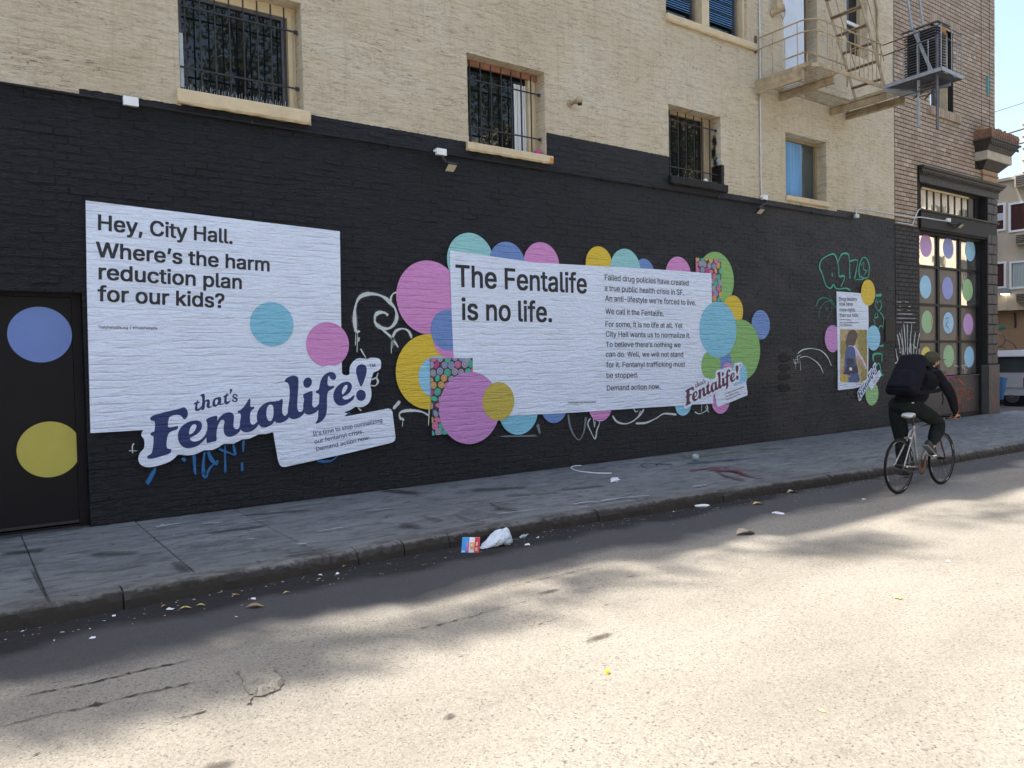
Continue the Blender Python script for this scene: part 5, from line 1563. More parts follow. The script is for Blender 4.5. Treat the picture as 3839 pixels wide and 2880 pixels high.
for zz in (7.19, 7.37) if False else (7.015, 7.205):
    MB().tube([(13.74, -1.12, zz), (13.72, -1.5, zz), (13.70, -1.78, zz)] + ([(13.70, -2.14, zz), (14.46, -2.12, zz)]), .011, 7).build('handrail', gb, 'dark_grey_metal')
for x, y_, zt in ((13.735, -1.30, 7.01), (13.725, -1.50, 7.01), (13.71, -1.74, 7.01), (13.70, -1.93, 7.01), (13.69, -2.15, 7.20), (13.88, -2.15, 7.01), (14.07, -2.145, 7.20), (14.27, -2.14, 7.01), (14.46, -2.13, 7.20)):
    gbar((x, y_, ZP + .03), (x, y_, zt), .012, .012, 'baluster')
# caged stack of ladder treads on the balcony
for i in range(17):
    zz = 6.52 + i * .047
    gbar((13.90, -1.42, zz), (13.86, -1.98, zz), .035, .016, 'stacked_tread', 'dark_grey_metal')
    gbar((13.88, -1.99, zz - .010), (14.20, -1.99, zz - .010), .030, .014, 'stacked_tread', 'dark_grey_metal')
MB().box(13.92, 14.18, -1.95, -1.46, 6.48, 7.28).build('counterweight', gb, 'dark_void')
gbar((13.86, -1.40, 7.33), (13.84, -2.02, 7.33), .05, .02, 'cage_top', 'dark_grey_metal')
gbar((13.84, -2.02, 7.33), (14.26, -2.02, 7.33), .05, .02, 'cage_top', 'dark_grey_metal')
MB().box(14.02, 14.16, -2.01, -1.98, 7.20, 7.30).build('wood_block', gb, 'orange_wood')
# drop ladder: two stringers hanging below the floor
for (xa, ya), za, zb, m_ in (((13.83, -1.70), 7.28, 5.64, 'grey_metal'), ((13.80, -2.03), 7.10, 5.50, 'dark_grey_metal')):
    gbar((xa, ya, za), (xa, ya, zb), .022, .062, 'ladder_rail', m_)
for k in range(7):
    zz = 6.28 - k * .0
    break
for zz in (6.30, 6.22, 6.13):
    MB().tube([(13.83, -1.70, zz), (13.80, -2.03, zz)], .010, 6).build('rung', gb, 'rusty_metal')
for a, c in (((13.70, -1.45, 6.30), (14.35, -1.95, 6.33)), ((13.72, -2.0, 6.27), (14.35, -1.35, 6.30)), ((13.75, -1.4, 6.20), (13.80, -2.05, 6.24)), ((13.8, -2.03, 6.24), (14.25, -1.6, 6.20))):
    gbar(a, c, .016, .020, 'brace', 'dark_grey_metal')
# two long hangers up to the next floor and a diagonal brace
gbar((13.78, -1.62, 7.30), (13.30, -1.62, 8.9), .02, .055, 'hanger')
gbar((14.16, -1.62, 7.45), (13.76, -1.62, 8.9), .02, .055, 'hanger')
gbar((13.79, -1.64, 7.30), (13.74, -1.98, ZP), .02, .05, 'brace')

# ---------------------------------------------------------------- the tan brick corner building
BB0, BB1 = 16.215, 20.92
shop = thing('brick_building', 'tan brick corner building with a black painted shopfront', 'building', (18.6, 0, 0))
SW = (17.72, 18.80, 7.13, 8.98)
TR = (17.29, 20.40, 4.815, 5.40)
BW = (17.23, 20.42, .14, 4.38)
g = MB().mat('mortar_black')
wall_sheet(g, BB0, BB1, .05, 13.2, [SW, TR, BW], .004, .30)
g.add([(BB1, .004, .05), (BB1, 26, .05), (BB1, 26, 13.2), (BB1, .004, 13.2)], [(0, 1, 2, 3)])
g.build('wall', shop)
MB().box(BB0, BB1 - .03, 1.5, 26, 0, 13.19).build('roof', shop, 'motel_wall')
MB().box(BB0, BB1 - .03, 4.5, 26, 13.2, 20.5).build('shade_block', shop, 'motel_wall')  # unseen block added to keep the parked truck in shade
MB().box(BB0, BB1 - .02, .31, 1.5, 13.0, 13.19).build('roof_edge', shop, 'motel_wall')
g = MB()
for a, c, p, q in (SW, TR, BW):
    g.add([(a - .3, 1.2, p - .3), (c + .2, 1.2, p - .3), (c + .2, 1.2, q + .3), (a - .3, 1.2, q + .3)], [(0, 1, 2, 3)])
g.build('dark_room', shop, 'dark_void')
C2 = .0912
bricks2 = []
skip = [SW, (17.14, 20.95, 4.40, 5.76), BW, (20.42, 20.93, 0, 5.0), (19.86, 20.93, 6.03, 6.86)]
k = 0
z = .10
while z < 13.1:
    header = (k % 9 == 3)
    bl = .1175 if header else .235
    x = BB0 + .004 - (bl / 2 if k % 2 else 0)
    while x < BB1:
        for a, c in cut_course(max(x, BB0 + .003), min(x + bl - .008, BB1 - .002), z + C2 / 2, skip):
            if c - a > .02:
                bricks2.append((a, c, z, z + C2 - .017))
        x += bl
    z += C2
    k += 1
g = MB().mat('tan_brick')
def d2(bk):
    mx, mz = (bk[0] + bk[1]) / 2, (bk[2] + bk[3]) / 2
    return (mx - 16) * 1.0 + abs(mz - 5.5) * .9 + (9 if bk[1] - bk[0] < .2 else 0)
single2 = set(sorted(range(len(bricks2)), key=lambda i: d2(bricks2[i]))[:300])
tones = []
for i, (a, c, p, q) in enumerate(bricks2):
    if i in single2:
        continue
    vs, fs = brick_geo(a, c, p, q, -.007, .002, .004, .0008, .002)
    g.add(vs, fs)
    tones += [rnd()] * 8
# return wall to the side street, seen edge on
for kz in range(140):
    z = .10 + kz * C2
    if z > 13: break
    for i in range(7):
        y0 = .01 + (i + (kz % 2) * .5) * .235
        vs = [(BB1 - .002, y0, z), (BB1 - .002, y0 + .226, z), (BB1 - .002, y0 + .226, z + C2 - .01), (BB1 - .002, y0, z + C2 - .01)]
        vs += [(BB1 + .006, p[1], p[2]) for p in vs]
        g.add(vs, [(4, 5, 6, 7), (0, 1, 5, 4), (1, 2, 6, 5), (2, 3, 7, 6), (3, 0, 4, 7)])
        tones += [rnd()] * 8
g.att = ('tone', 'POINT', tones)
g.build('brickwork', shop, kind='stuff')
v2_ = []
for v_i in range(24):
    vs, fs = brick_geo(-.1135, .1135, 0, C2 - .017, -.007, .002, .004, .0008, .002)
    me = bpy.data.meshes.new('brick')
    me.from_pydata(vs, [], fs)
    at = me.attributes.new('tone', 'FLOAT', 'POINT')
    at.data.foreach_set('value', [v_i / 23.0] * 8)
    me.materials.append(MATS['tan_brick'])
    v2_.append(me)
for i in sorted(single2):
    a, c, p, q = bricks2[i]
    o = instance('brick', random.choice(v2_), ((a + c) / 2, 0, p), shop)
    o.scale.x = (c - a) / .227
# raised corner strip with a teal pipe end
for x in (20.18, 20.62):
    MB().box(x, x + .012, -.0085, -.002, 6.9, 13.1).build('wall_joint', shop, 'mortar_black')
ta, tb = T(*c4(1724, 985)), T(*c4(1724, 1235))
MB().box(ta[0] - .02, ta[0] + .02, -.05, -.008, tb[1], ta[1]).build('teal_strip', shop, 'teal_strip')
# upper window with soldier course sill and lintel
win = frame_ring(SW[0] + .002, SW[1] - .002, SW[2] + .002, SW[3] - .002, .05, .12, .28, .05, .05).build('window', shop, 'cream_trim', label='upper window half hidden by the grey balcony')
MB().box(SW[0] + .05, SW[1] - .05, .20, .206, SW[2] + .05, SW[3] - .05).build('pane', win, 'bright_glass')
MB().box(SW[0] + .55, SW[0] + .58, .16, .199, SW[2] + .05, SW[3] - .05).build('mullion', win, 'dark_grey_metal')
def soldier(parent, x0, x1, z0, z1, out):
    x = x0
    while x < x1 - .05:
        g = MB().mat('tan_brick')
        vs, fs = brick_geo(x, x + .074, z0, z1, -out, .003, .003, .0008, .003)
        g.add(vs, fs)
        g.att = ('tone', 'POINT', [rnd() * .9] * 8)
        g.build('sill_brick', parent)
        x += .083
soldier(win, SW[0] - .04, SW[1] + .26, 6.93, 7.125, .055)
soldier(win, SW[0] + .0, SW[1] + .36, 8.99, 9.20, .012)
# cornice over the shopfront
cx0, cx1 = 17.20, 21.02
prof = [(-.01, 5.40), (-.035, 5.40), (-.035, 5.545), (-.055, 5.56), (-.06, 5.60), (-.10, 5.62), (-.115, 5.66), (-.15, 5.68), (-.16, 5.72), (-.145, 5.735), (-.01, 5.765)]
g = MB()
n = len(prof)
vs = [(cx0 - (.05 if y_ < -.09 else 0), y_, zz) for y_, zz in prof] + [(cx1 + (-y_ if y_ < -.04 else .02), y_, zz) for y_, zz in prof]
g.add(vs, [(i, i + n, i + 1 + n, i + 1) for i in range(n - 1)] + [tuple(range(n)), tuple(range(n, 2 * n))[::-1]])
cor = g.build('cornice', shop, 'sooty_moulding')
for i in range(46):
    x = cx0 + .02 + i * .083
    MB().box(x, x + .045, -.098, -.06, 5.572, 5.612).build('dentil', cor, 'sooty_moulding')
MB().box(17.24, 20.93, -.034, .0, 5.402, 5.54).build('fascia', shop, 'black_paint')
# transom window
win = frame_ring(TR[0] + .002, TR[1] - .002, TR[2] + .002, TR[3] - .002, .03, .10, .20, .04, .035).build('transom_window', shop, 'black_paint')
px_ = [17.39, 17.70, 18.02, 18.34, 18.66, 18.98, 19.30, 19.60, 19.86]
px_ = [T(*c5(q, 900), .14)[0] for q in (872, 952, 1042, 1138, 1228, 1312, 1402, 1482, 1560)]
for i in range(len(px_) - 1):
    MB().box(px_[i] + .012, px_[i + 1] - .012, .145, .151, TR[2] + .04, TR[3] - .045).build('pane', win, 'bright_glass' if i < 7 else 'dirty_glass')
    MB().box(px_[i + 1] - .016, px_[i + 1] + .016, .130, .17, TR[2] + .037, TR[3] - .042).build('mullion', win, 'black_paint')
MB().box(px_[0] + .01, px_[7], .118, .14, TR[3] - .085, TR[3] - .042).build('head_rail', win, 'orange_wood' if False else 'cream_trim')
MB().box(px_[8], TR[1] - .035, .12, .16, TR[2] + .037, TR[3] - .042).build('blank_panel', win, 'black_sheet')
# beam over the big window, with a projecting ledge
MB().box(17.235, 20.93, -.040, .0, 4.42, 4.775).build('beam', shop, 'black_paint')
MB().box(17.20, 21.00, -.075, .0, 4.777, 4.812).build('ledge', shop, 'sooty_moulding')
MB().box(17.24, 20.90, -.020, .0, 4.375, 4.418).build('beam_lip', shop, 'black_sheet')
# big shop window: three columns, four rows of panes over a panel
win = frame_ring(BW[0] + .002, BW[1] - .002, BW[2] + .002, BW[3] - .002, .07, .10, .26, .05, .10).build('shop_window', shop, 'black_paint')
YW = .20
mc = [BW[0] + .075, T(*c6(1083, 500), YW)[0], T(*c6(1363, 500), YW)[0], BW[1] - .075]
mr = [1.12, T(*c6(1085, 1110), YW)[1], T(*c6(1085, 640), YW)[1], T(*c6(1085, 155), YW)[1], BW[3] - .05]
for i in (1, 2):
    MB().box(mc[i] - .050, mc[i] + .050, .165, .24, 1.12, BW[3] - .052).build('mullion', win, 'black_paint')
for jx in (1, 2, 3):
    for i in range(3):
        MB().box(mc[i] + (.057 if i else 0), mc[i + 1] - (.057 if i < 2 else 0), .16, .235, mr[jx] - .028, mr[jx] + .028).build('glazing_bar', win, 'black_paint')
for jx in range(4):
    for i in range(3):
        bright = jx == 3 or (jx == 2 and i == 2)
        MB().box(mc[i] + (.05 if i else 0), mc[i + 1] - (.05 if i < 2 else 0), YW, YW + .006, mr[jx] + .02, mr[jx + 1] - .02).build('pane', win, 'bright_glass' if bright else 'dirty_glass')
MB().box(BW[0] + .072, BW[1] - .072, .135, .20, .22, 1.10).build('lower_panel', win, 'black_stone')
MB().box(BW[0] + .072, BW[1] - .072, .105, .21, 1.10, 1.125).build('panel_rail', win, 'plinth_stone')
dots = [(3, 0, c5(938, 1523), 152, 'dot_violet', 'violet'), (3, 1, c5(1227, 1557), 142, 'dot_blue', 'periwinkle'), (3, 2, c5(1510, 1590), 140, 'dot_sky', 'sky blue'),
        (2, 0, c6(931, 402), 152, 'dot_sky', 'sky blue'), (2, 1, c6(1218, 418), 148, 'dot_blue', 'periwinkle'), (2, 2, c6(1478, 440), 145, 'dot_green', 'sage green'),
        (1, 0, c6(953, 855), 150, 'dot_green', 'sage green'), (1, 1, c6(1227, 868), 142, 'dot_sky', 'sky blue'), (1, 2, c6(1485, 885), 140, 'dot_violet', 'violet'),
        (0, 0, c6(940, 1312), 137, 'dot_yellow', 'yellow'), (0, 1, c6(1232, 1297), 147, 'dot_green', 'sage green'), (0, 2, c6(1497, 1308), 138, 'dot_sky', 'sky blue')]
rown = {3: 'top', 2: 'second', 1: 'third', 0: 'bottom'}
coln = {0: 'nearest', 1: 'middle', 2: 'farthest'}
for r_, c_, (px, py), ry_, mt, cn in dots:
    c = T(px, py, YW)
    r = (T(px, py - ry_ / 3.457, YW)[1] - T(px, py + ry_ / 3.457, YW)[1]) / 2
    if not (r_ == 3 or (r_ == 2 and c_ == 2)):
        MB().plate([(c[0] + (r * 1.28) * math.cos(t) * U(.95, 1.05), c[1] + (r * 1.16) * math.sin(t) * U(.96, 1.04)) for t in [2 * PI * k / 30 for k in range(30)]], YW - .0012, .001).build('scraped_ring', win, 'ring_grime')
    MB().plate(disc_pts(c, r * .98, 48), YW - .0035, .0015).build('round_sticker', None, mt, label='%s disc on the %s row of the shop window, %s pane' % (cn, rown[r_], coln[c_]), category='sticker', group='round discs on the shop window panes')
# corner pier of quoin blocks on a plinth
zq0 = 1.37
hb = (T(*c6(1765, 110))[1] - zq0) / 10
zz, k = zq0, 0
MB().box(20.43, 20.93, -.030, .0, zq0, 5.38).build('pier_core', shop, 'mortar_black')
while zz < 5.30:
    top = min(zz + hb - .014, 5.375)
    if not (4.40 < zz + hb / 2 < 4.80):
        sp = 20.43 + (.30 if k % 2 else .20)
        for a, c in ((20.432, sp - .006), (sp + .006, 20.945)):
            g = MB().mat('black_stone')
            g.add(*brick_geo(a, c, zz, top, -.052, .008, -.028, .001, .003))
            g.build('quoin_block', shop)
        g = MB().mat('black_stone').box(20.93, 20.955, -.028, .45, zz, top)
        g.build('quoin_block', shop)
    zz += hb
    k += 1
MB().box(20.405, 20.975, -.075, .5, .10, zq0 - .02).build('plinth', shop, 'plinth_stone')
# projecting corner bay: tan capital, pale band, dark moulding and a brown ribbed crown
bay = thing('x', '', '', (20.5, 0, 5.76)) if False else None
def tier(nm, x0, x1, yo, z0, z1, x0b, x1b, yob, mat):
    """a tier that flares from its foot (x0b.., yob) to its head (x0.., yo)"""
    g = MB()
    g.add([(x0b, 0, z0), (x0b, -yob, z0), (x1b, -yob, z0), (x1b, .5, z0), (x0, 0, z1), (x0, -yo, z1), (x1, -yo, z1), (x1, .5, z1)],
          [(0, 1, 5, 4), (1, 2, 6, 5), (2, 3, 7, 6), (4, 5, 6, 7), (3, 2, 1, 0)])
    return g.build(nm, shop, mat)
tier('capital', 20.96, 20.96, .0, 5.77, 6.03, 20.16, 20.95, .04, 'tan_terracotta') if False else MB().box(20.16, 20.96, -.05, .5, 5.77, 5.90).build('capital', shop, 'tan_terracotta')
MB().box(20.13, 20.985, -.065, .5, 5.903, 5.935).build('capital_band', shop, 'brown_terracotta')
MB().box(20.15, 20.965, -.05, .5, 5.938, 6.03).build('capital', shop, 'tan_terracotta')
tier('corbel', 19.96, 21.13, .23, 6.035, 6.20, 20.13, 20.99, .06, 'sooty_moulding')
MB().box(19.88, 21.19, -.27, .5, 6.205, 6.40).build('pale_band', shop, 'pale_stone')
tier('dark_moulding', 19.76, 21.30, .40, 6.405, 6.62, 19.90, 21.17, .26, 'sooty_moulding')
for i in range(16):
    x = 19.80 + i * .094
    MB().box(x, x + .05, -.40, -.375, 6.50, 6.56).build('dentil', shop, 'sooty_moulding')
MB().box(19.73, 21.33, -.43, .5, 6.622, 6.66).build('crown_ledge', shop, 'sooty_moulding')
MB().box(19.80, 21.25, -.36, .5, 6.663, 6.88).build('crown', shop, 'brown_terracotta')
for i in range(13):
    x = 19.80 + i * .115
    MB().tube([(x + .04, -.37, 6.665), (x + .04, -.385, 6.80), (x + .04, -.38, 6.87 + U(0, .04))], [.035, .045, .02], 7).build('crown_rib', shop, 'brown_terracotta')
MB().box(19.98, 20.92, -.14, .4, 6.885, 7.02).build('brick_step', shop, 'tan_terracotta')
# sprayed scribbles on the shopfront
def scrib(n, x0, x1, y0, y1, amp):
    out = []
    for _ in range(n):
        x, y = U(x0, x1), U(y0, y1)
        pts = [(x, y)]
        for _k in range(4):
            x = min(max(x + U(-amp, amp), x0), x1); y = min(max(y + U(-amp * 2, amp * 2), y0), y1)
            pts.append((x, y))
        out.append((pts, .013))
    return out
graffiti('orange sprayed scrawl over the lower shop panel', 'spray_orange', scrib(26, 1100, 1320, 430, 735, 36) + scrib(9, 1010, 1120, 340, 400, 22) + [([(1110, 720), (1200, 700), (1320, 690)], .06), ([(1140, 330), (1180, 370), (1210, 400)], .03)], c7, y=.128)
graffiti('orange sprayed letters under the green disc of the shop window', 'spray_orange', scrib(10, 935, 1050, 250, 300, 22), c7, y=.190)
graffiti('purple and red sprayed band along the panel rail', 'spray_purple', [([(965, 325), (1040, 318), (1105, 308)], .04), ([(1095, 250), (1100, 300)], .04)], c7, y=.10)
graffiti('white sprayed tangle under the blue disc of the shop window', 'spray_white', scrib(5, 1125, 1270, 195, 280, 30) + [([(1120, 190), (1135, 150), (1125, 100)], .012), ([(1230, 200), (1250, 170)], .012)], c7, y=.188)
graffiti('orange sprayed zigzag on the plinth of the corner pier', 'spray_orange', [([(1410, 225), (1400, 270), (1415, 300), (1405, 350)], .014), ([(1390, 380), (1410, 420), (1390, 480), (1430, 560), (1440, 660), (1415, 620), (1395, 520)], .014)], c7, y=-.077)
graffiti('rusty orange sprayed curls around the discs of the third row', 'spray_orange', [([(1120, 800), (1130, 900), (1150, 1040)], .014), ([(1300, 810), (1340, 790), (1330, 850), (1310, 890), (1350, 950), (1335, 1070)], .014), ([(1270, 1000), (1278, 1030)], .01), ([(1440, 1080), (1455, 1040), (1470, 1085)], .012)], c6, y=.186)

# ---------------------------------------------------------------- bicycle
BY = -3.77
def at(x, z, dy=0.0):
    return Vector((x, BY + dy, z))
bike = thing('bicycle', 'silver single speed bicycle with a white saddle and red cranks ridden along the road', 'bicycle', (9.7, BY, 0))
RH, FH = at(9.178, .335), at(10.222, .335)
BBK = at(9.62, .285)
SC, ST = at(9.52, .80), at(9.485, .935)
HT, HB = at(10.03, .845), at(10.065, .715)
def wheel(c, nm='wheel'):
    g = MB().mat('tyre_rubber')
    n = 48
    def torus(R, r, m_, k=8):
        g.mat(m_); g.smooth = True
        vs, fs = [], []
        for i in range(n):
            a = 2 * PI * i / n
            for j in range(k):
                b_ = 2 * PI * j / k
                vs.append((c.x + (R + r * math.cos(b_)) * math.cos(a), c.y + r * math.sin(b_) * 1.0, c.z + (R + r * math.cos(b_)) * math.sin(a)))
        for i in range(n):
            for j in range(k):
                fs.append((i * k + j, ((i + 1) % n) * k + j, ((i + 1) % n) * k + (j + 1) % k, i * k + (j + 1) % k))
        g.add(vs, fs)
    torus(.3195, .0155, 'tyre_rubber')
    o = g.build(nm, bike)
    g = MB(); torus(.300, .011, 'rim_grey'); g.build('rim', o)
    for i in range(4):
        a = 2 * PI * i / 4 + .3
        gg = MB()
        for s_ in (-1, 1):
            pts = []
            for t in range(5):
                aa = a + t * .06
                pts.append((c.x + .303 * math.cos(aa), c.y + s_ * .0118, c.z + .303 * math.sin(aa)))
            gg.tube(pts, .0035, 4)
        gg.build('decal', o, 'decal_white')
    MB().tube([(c.x, c.y - .045, c.z), (c.x, c.y + .045, c.z)], [.018, .018], 8).build('hub', o, 'bike_black')
    for i in range(20):
        a = 2 * PI * i / 20
        s_ = -1 if i % 2 else 1
        MB().tube([(c.x + .017 * math.cos(a + .9 * s_), c.y + s_ * .032, c.z + .017 * math.sin(a + .9 * s_)), (c.x + .292 * math.cos(a), c.y, c.z + .292 * math.sin(a))], .0012, 3, False).build('spoke', o, 'bike_black')
    return o
wheel(RH); wheel(FH)
def bt(pts, r, nm, mat='bike_silver', n=9):
    return MB().tube(pts, r, n).build(nm, bike, mat)
bt([SC, BBK], .0165, 'seat_tube')
bt([at(9.535, .775), at(10.04, .80)], .0165, 'top_tube')
bt([BBK, at(10.06, .735)], .019, 'down_tube')
bt([HT, HB], .021, 'head_tube')
for s_ in (-1, 1):
    bt([at(9.535, .775, .012 * s_), at(RH.x, RH.z, .06 * s_)], .0085, 'seat_stay')
    bt([at(9.61, .285, .03 * s_), at(RH.x, RH.z, .06 * s_)], .0095, 'chain_stay')
    bt([at(10.07, .70, .035 * s_), at(10.115, .55, .045 * s_), FH + Vector((0, .05 * s_, 0))], [.013, .012, .008], 'fork_blade', 'bike_red' if s_ < 0 else 'bike_black')
bt([SC, ST], .012, 'seat_post', 'bike_black')
g = MB(); g.smooth = True
sec = [(9.365, .072, .925), (9.385, .078, .948), (9.43, .070, .952), (9.48, .045, .945), (9.53, .026, .944), (9.58, .020, .946), (9.62, .016, .945), (9.635, .006, .940)]
vs = []
for x, hw, z_ in sec:
    for j in range(10):
        t = 2 * PI * j / 10
        vs.append((x, BY + hw * math.cos(t), z_ + (.014 * math.sin(t) if math.sin(t) > 0 else .020 * math.sin(t) - .006)))
fs = [(i * 10 + j, i * 10 + (j + 1) % 10, (i + 1) * 10 + (j + 1) % 10, (i + 1) * 10 + j) for i in range(len(sec) - 1) for j in range(10)] + [tuple(range(10))[::-1], tuple(70 + j for j in range(10))]
g.add(vs, fs); g.build('saddle', bike, 'saddle_white')
bt([at(9.42, .925, -.02), at(9.48, .905, -.02), at(9.56, .925, -.02)], .004, 'saddle_rail', 'galvanised', 6)
bt([HT, at(10.025, .875), at(10.085, .885)], .014, 'stem', 'bike_black')
bt([at(10.085, .885, -.27), at(10.085, .885, .27)], .0125, 'handlebar', 'bike_black')
for s_ in (-1, 1):
    bt([at(10.085, .885, s_ * .17), at(10.085, .885, s_ * .29)], .0165, 'grip', 'bike_black')
    bt([at(10.09, .875, s_ * .13), at(10.12, .865, s_ * .17), at(10.125, .86, s_ * .24)], .005, 'brake_lever', 'chrome', 6)
bt([at(10.085, .885, -.10), at(10.18, .86, -.06), at(10.16, .78, -.02), at(10.09, .74, .0)], .0035, 'brake_cable', 'decal_white', 5)
bt([at(9.52, .76, .0), at(9.42, .73, .0), at(9.37, .62, .0)], .0035, 'brake_cable', 'decal_white', 5)
for c, dy in ((at(9.38, .66), 0), (at(10.10, .70), 0)):
    MB().box(c.x - .02, c.x + .02, BY - .035, BY + .035, c.z - .012, c.z + .012).build('brake_caliper', bike, 'chrome')
def ringxz(c, R, r_, nm, mat, dy, n=32):
    g = MB()
    vs = []
    for i in range(n):
        a = 2 * PI * i / n
        for rr, yy in ((R, -.002), (R, .002), (r_, .002), (r_, -.002)):
            vs.append((c.x + rr * math.cos(a), c.y + dy + yy, c.z + rr * math.sin(a)))
    g.add(vs, [(i * 4 + k, i * 4 + (k + 1) % 4, ((i + 1) % n) * 4 + (k + 1) % 4, ((i + 1) % n) * 4 + k) for i in range(n) for k in range(4)])
    return g.build(nm, bike, mat)
ringxz(BBK, .096, .078, 'chain', 'bike_black', -.055)
ringxz(BBK, .077, .050, 'chainring', 'bike_black', -.055)
ringxz(BBK, .049, .020, 'chainring', 'bike_red', -.056)
MB().bar((BBK.x, BY - .054, BBK.z + .085), (RH.x, BY - .054, RH.z + .036), .006, .012).build('chain', bike, 'bike_black')
MB().bar((BBK.x, BY - .054, BBK.z - .085), (RH.x, BY - .054, RH.z - .034), .006, .012).build('chain', bike, 'bike_black')
ringxz(RH, .036, .010, 'sprocket', 'bike_black', -.054, 16)
PR, PL = Vector((9.665, BY - .15, .435)), Vector((9.575, BY + .15, .135))
MB().bar((BBK.x, BY - .07, BBK.z), (PR.x, BY - .075, PR.z), .012, .022).build('crank', bike, 'bike_red')
MB().bar((BBK.x, BY + .07, BBK.z), (PL.x, BY + .075, PL.z), .012, .022).build('crank', bike, 'bike_red')
for p, s_ in ((PR, -1), (PL, 1)):
    MB().box(p.x - .045, p.x + .045, BY + s_ * .085, BY + s_ * .185, p.z - .010, p.z + .008).build('pedal', bike, 'chrome')
    MB().tube([(p.x, BY + s_ * .06, p.z), (p.x, BY + s_ * .10, p.z)], .008, 6).build('axle', bike, 'chrome')
g = MB(); g.box(9.05, 9.09, BY - .02, BY + .02, .30, .32)
MB().tube([(RH.x, BY - .06, RH.z), (RH.x, BY - .10, RH.z)], .012, 8).build('axle_nut', bike, 'chrome')

# ---------------------------------------------------------------- the rider
def skin_part(verts, edges, radii, name, sub=2, root=0):
    me = bpy.data.meshes.new(name)
    me.from_pydata([tuple(v) for v in verts], edges, [])
    o = bpy.data.objects.new(name, me)
    COL.objects.link(o)
    md = o.modifiers.new('s', 'SKIN'); md.use_smooth_shade = True
    for i, r in enumerate(radii):
        me.skin_vertices[0].data[i].radius = r if isinstance(r, tuple) else (r, r)
        me.skin_vertices[0].data[i].use_root = (i == root)
    if sub:
        sb = o.modifiers.new('b', 'SUBSURF'); sb.levels = sub; sb.render_levels = sub
    dg = bpy.context.evaluated_depsgraph_get()
    ev = o.evaluated_get(dg).to_mesh()
    V = [tuple(v.co) for v in ev.vertices]
    F = [tuple(p.vertices) for p in ev.polygons]
    o.evaluated_get(dg).to_mesh_clear()
    bpy.data.objects.remove(o)
    return V, F
def remesh(V, F, voxel, smooth_it=3):
    me = bpy.data.meshes.new('tmp')
    me.from_pydata(V, [], F)
    o = bpy.data.objects.new('tmp', me)
    COL.objects.link(o)
    md = o.modifiers.new('r', 'REMESH'); md.mode = 'VOXEL'; md.voxel_size = voxel
    sm = o.modifiers.new('m', 'SMOOTH'); sm.iterations = smooth_it; sm.factor = .5
    dg = bpy.context.evaluated_depsgraph_get()
    ev = o.evaluated_get(dg).to_mesh()
    V2 = [tuple(v.co) for v in ev.vertices]
    F2 = [tuple(p.vertices) for p in ev.polygons]
    o.evaluated_get(dg).to_mesh_clear()
    bpy.data.objects.remove(o)
    return V2, F2
HEAD = at(9.985, 1.575)
NECK = at(9.885, 1.475)
body = MB()
# skeleton: pelvis root
pts = [at(9.50, 1.06, .10), at(9.54, 1.15, .07), at(9.64, 1.28, .03), at(9.76, 1.39), at(9.84, 1.44), at(9.90, 1.49), at(9.955, 1.545),   # 0..6 spine to head base
       at(9.79, 1.40, -.17), at(9.90, 1.17, -.27), at(10.03, .955, -.255), at(10.07, .905, -.245),     # 7..10 right arm: shoulder elbow wrist palm
       at(9.81, 1.41, .17), at(9.91, 1.18, .27), at(10.03, .955, .255), at(10.07, .905, .245),        # 11..14 left arm
       at(9.56, 1.03, -.01), at(9.93, .80, -.12), at(9.70, .575, -.13), at(9.655, .49, -.13),        # 15..18 right leg: hip knee calf ankle
       at(9.50, 1.02, .21), at(9.62, .60, .19), at(9.52, .26, .145), at(9.515, .22, .145),          # 19..22 left leg
       at(9.83, .68, -.13), at(9.58, .44, .165)]
ed = [(0, 1), (1, 2), (2, 3), (3, 4), (4, 5), (5, 6), (3, 7), (7, 8), (8, 9), (9, 10), (3, 11), (11, 12), (12, 13), (13, 14), (0, 15), (15, 16), (16, 23), (23, 17), (17, 18), (0, 19), (19, 20), (20, 24), (24, 21), (21, 22)]
rad = [(.135, .16), (.12, .145), (.125, .155), (.12, .155), (.085, .10), .060, .062,
       .075, .056, .036, .030, .075, .056, .036, .030,
       .115, .092, .055, .042, .115, .095, .050, .042, .084, .066]
V, F = skin_part(pts, ed, rad, 'person')
body.add(V, F)
# broad seat, shoulders and chest under the hoodie
body.ellipsoid(at(9.49, 1.055, .10), (.15, .185, .115), 16, 10)
body.ellipsoid(at(9.72, 1.33), (.16, .20, .15), 16, 10)
body.ellipsoid(at(9.60, 1.19, .04), (.155, .185, .15), 16, 10)
# head: skull, jaw, nose, ears
body.ellipsoid(HEAD + Vector((-.005, 0, .025)), (.100, .078, .110), 18, 12)
body.ellipsoid(HEAD + Vector((.045, 0, -.055)), (.058, .055, .062), 14, 9)
body.ellipsoid(HEAD + Vector((.105, 0, -.020)), (.018, .013, .022), 10, 7)
body.ellipsoid(HEAD + Vector((.085, 0, -.062)), (.018, .022, .010), 8, 6)
for s_ in (-1, 1):
    body.ellipsoid(HEAD + Vector((.005, s_ * .080, -.012)), (.018, .010, .030), 8, 6)
    body.ellipsoid(HEAD + Vector((.072, s_ * .036, .002)), (.015, .016, .010), 8, 6)
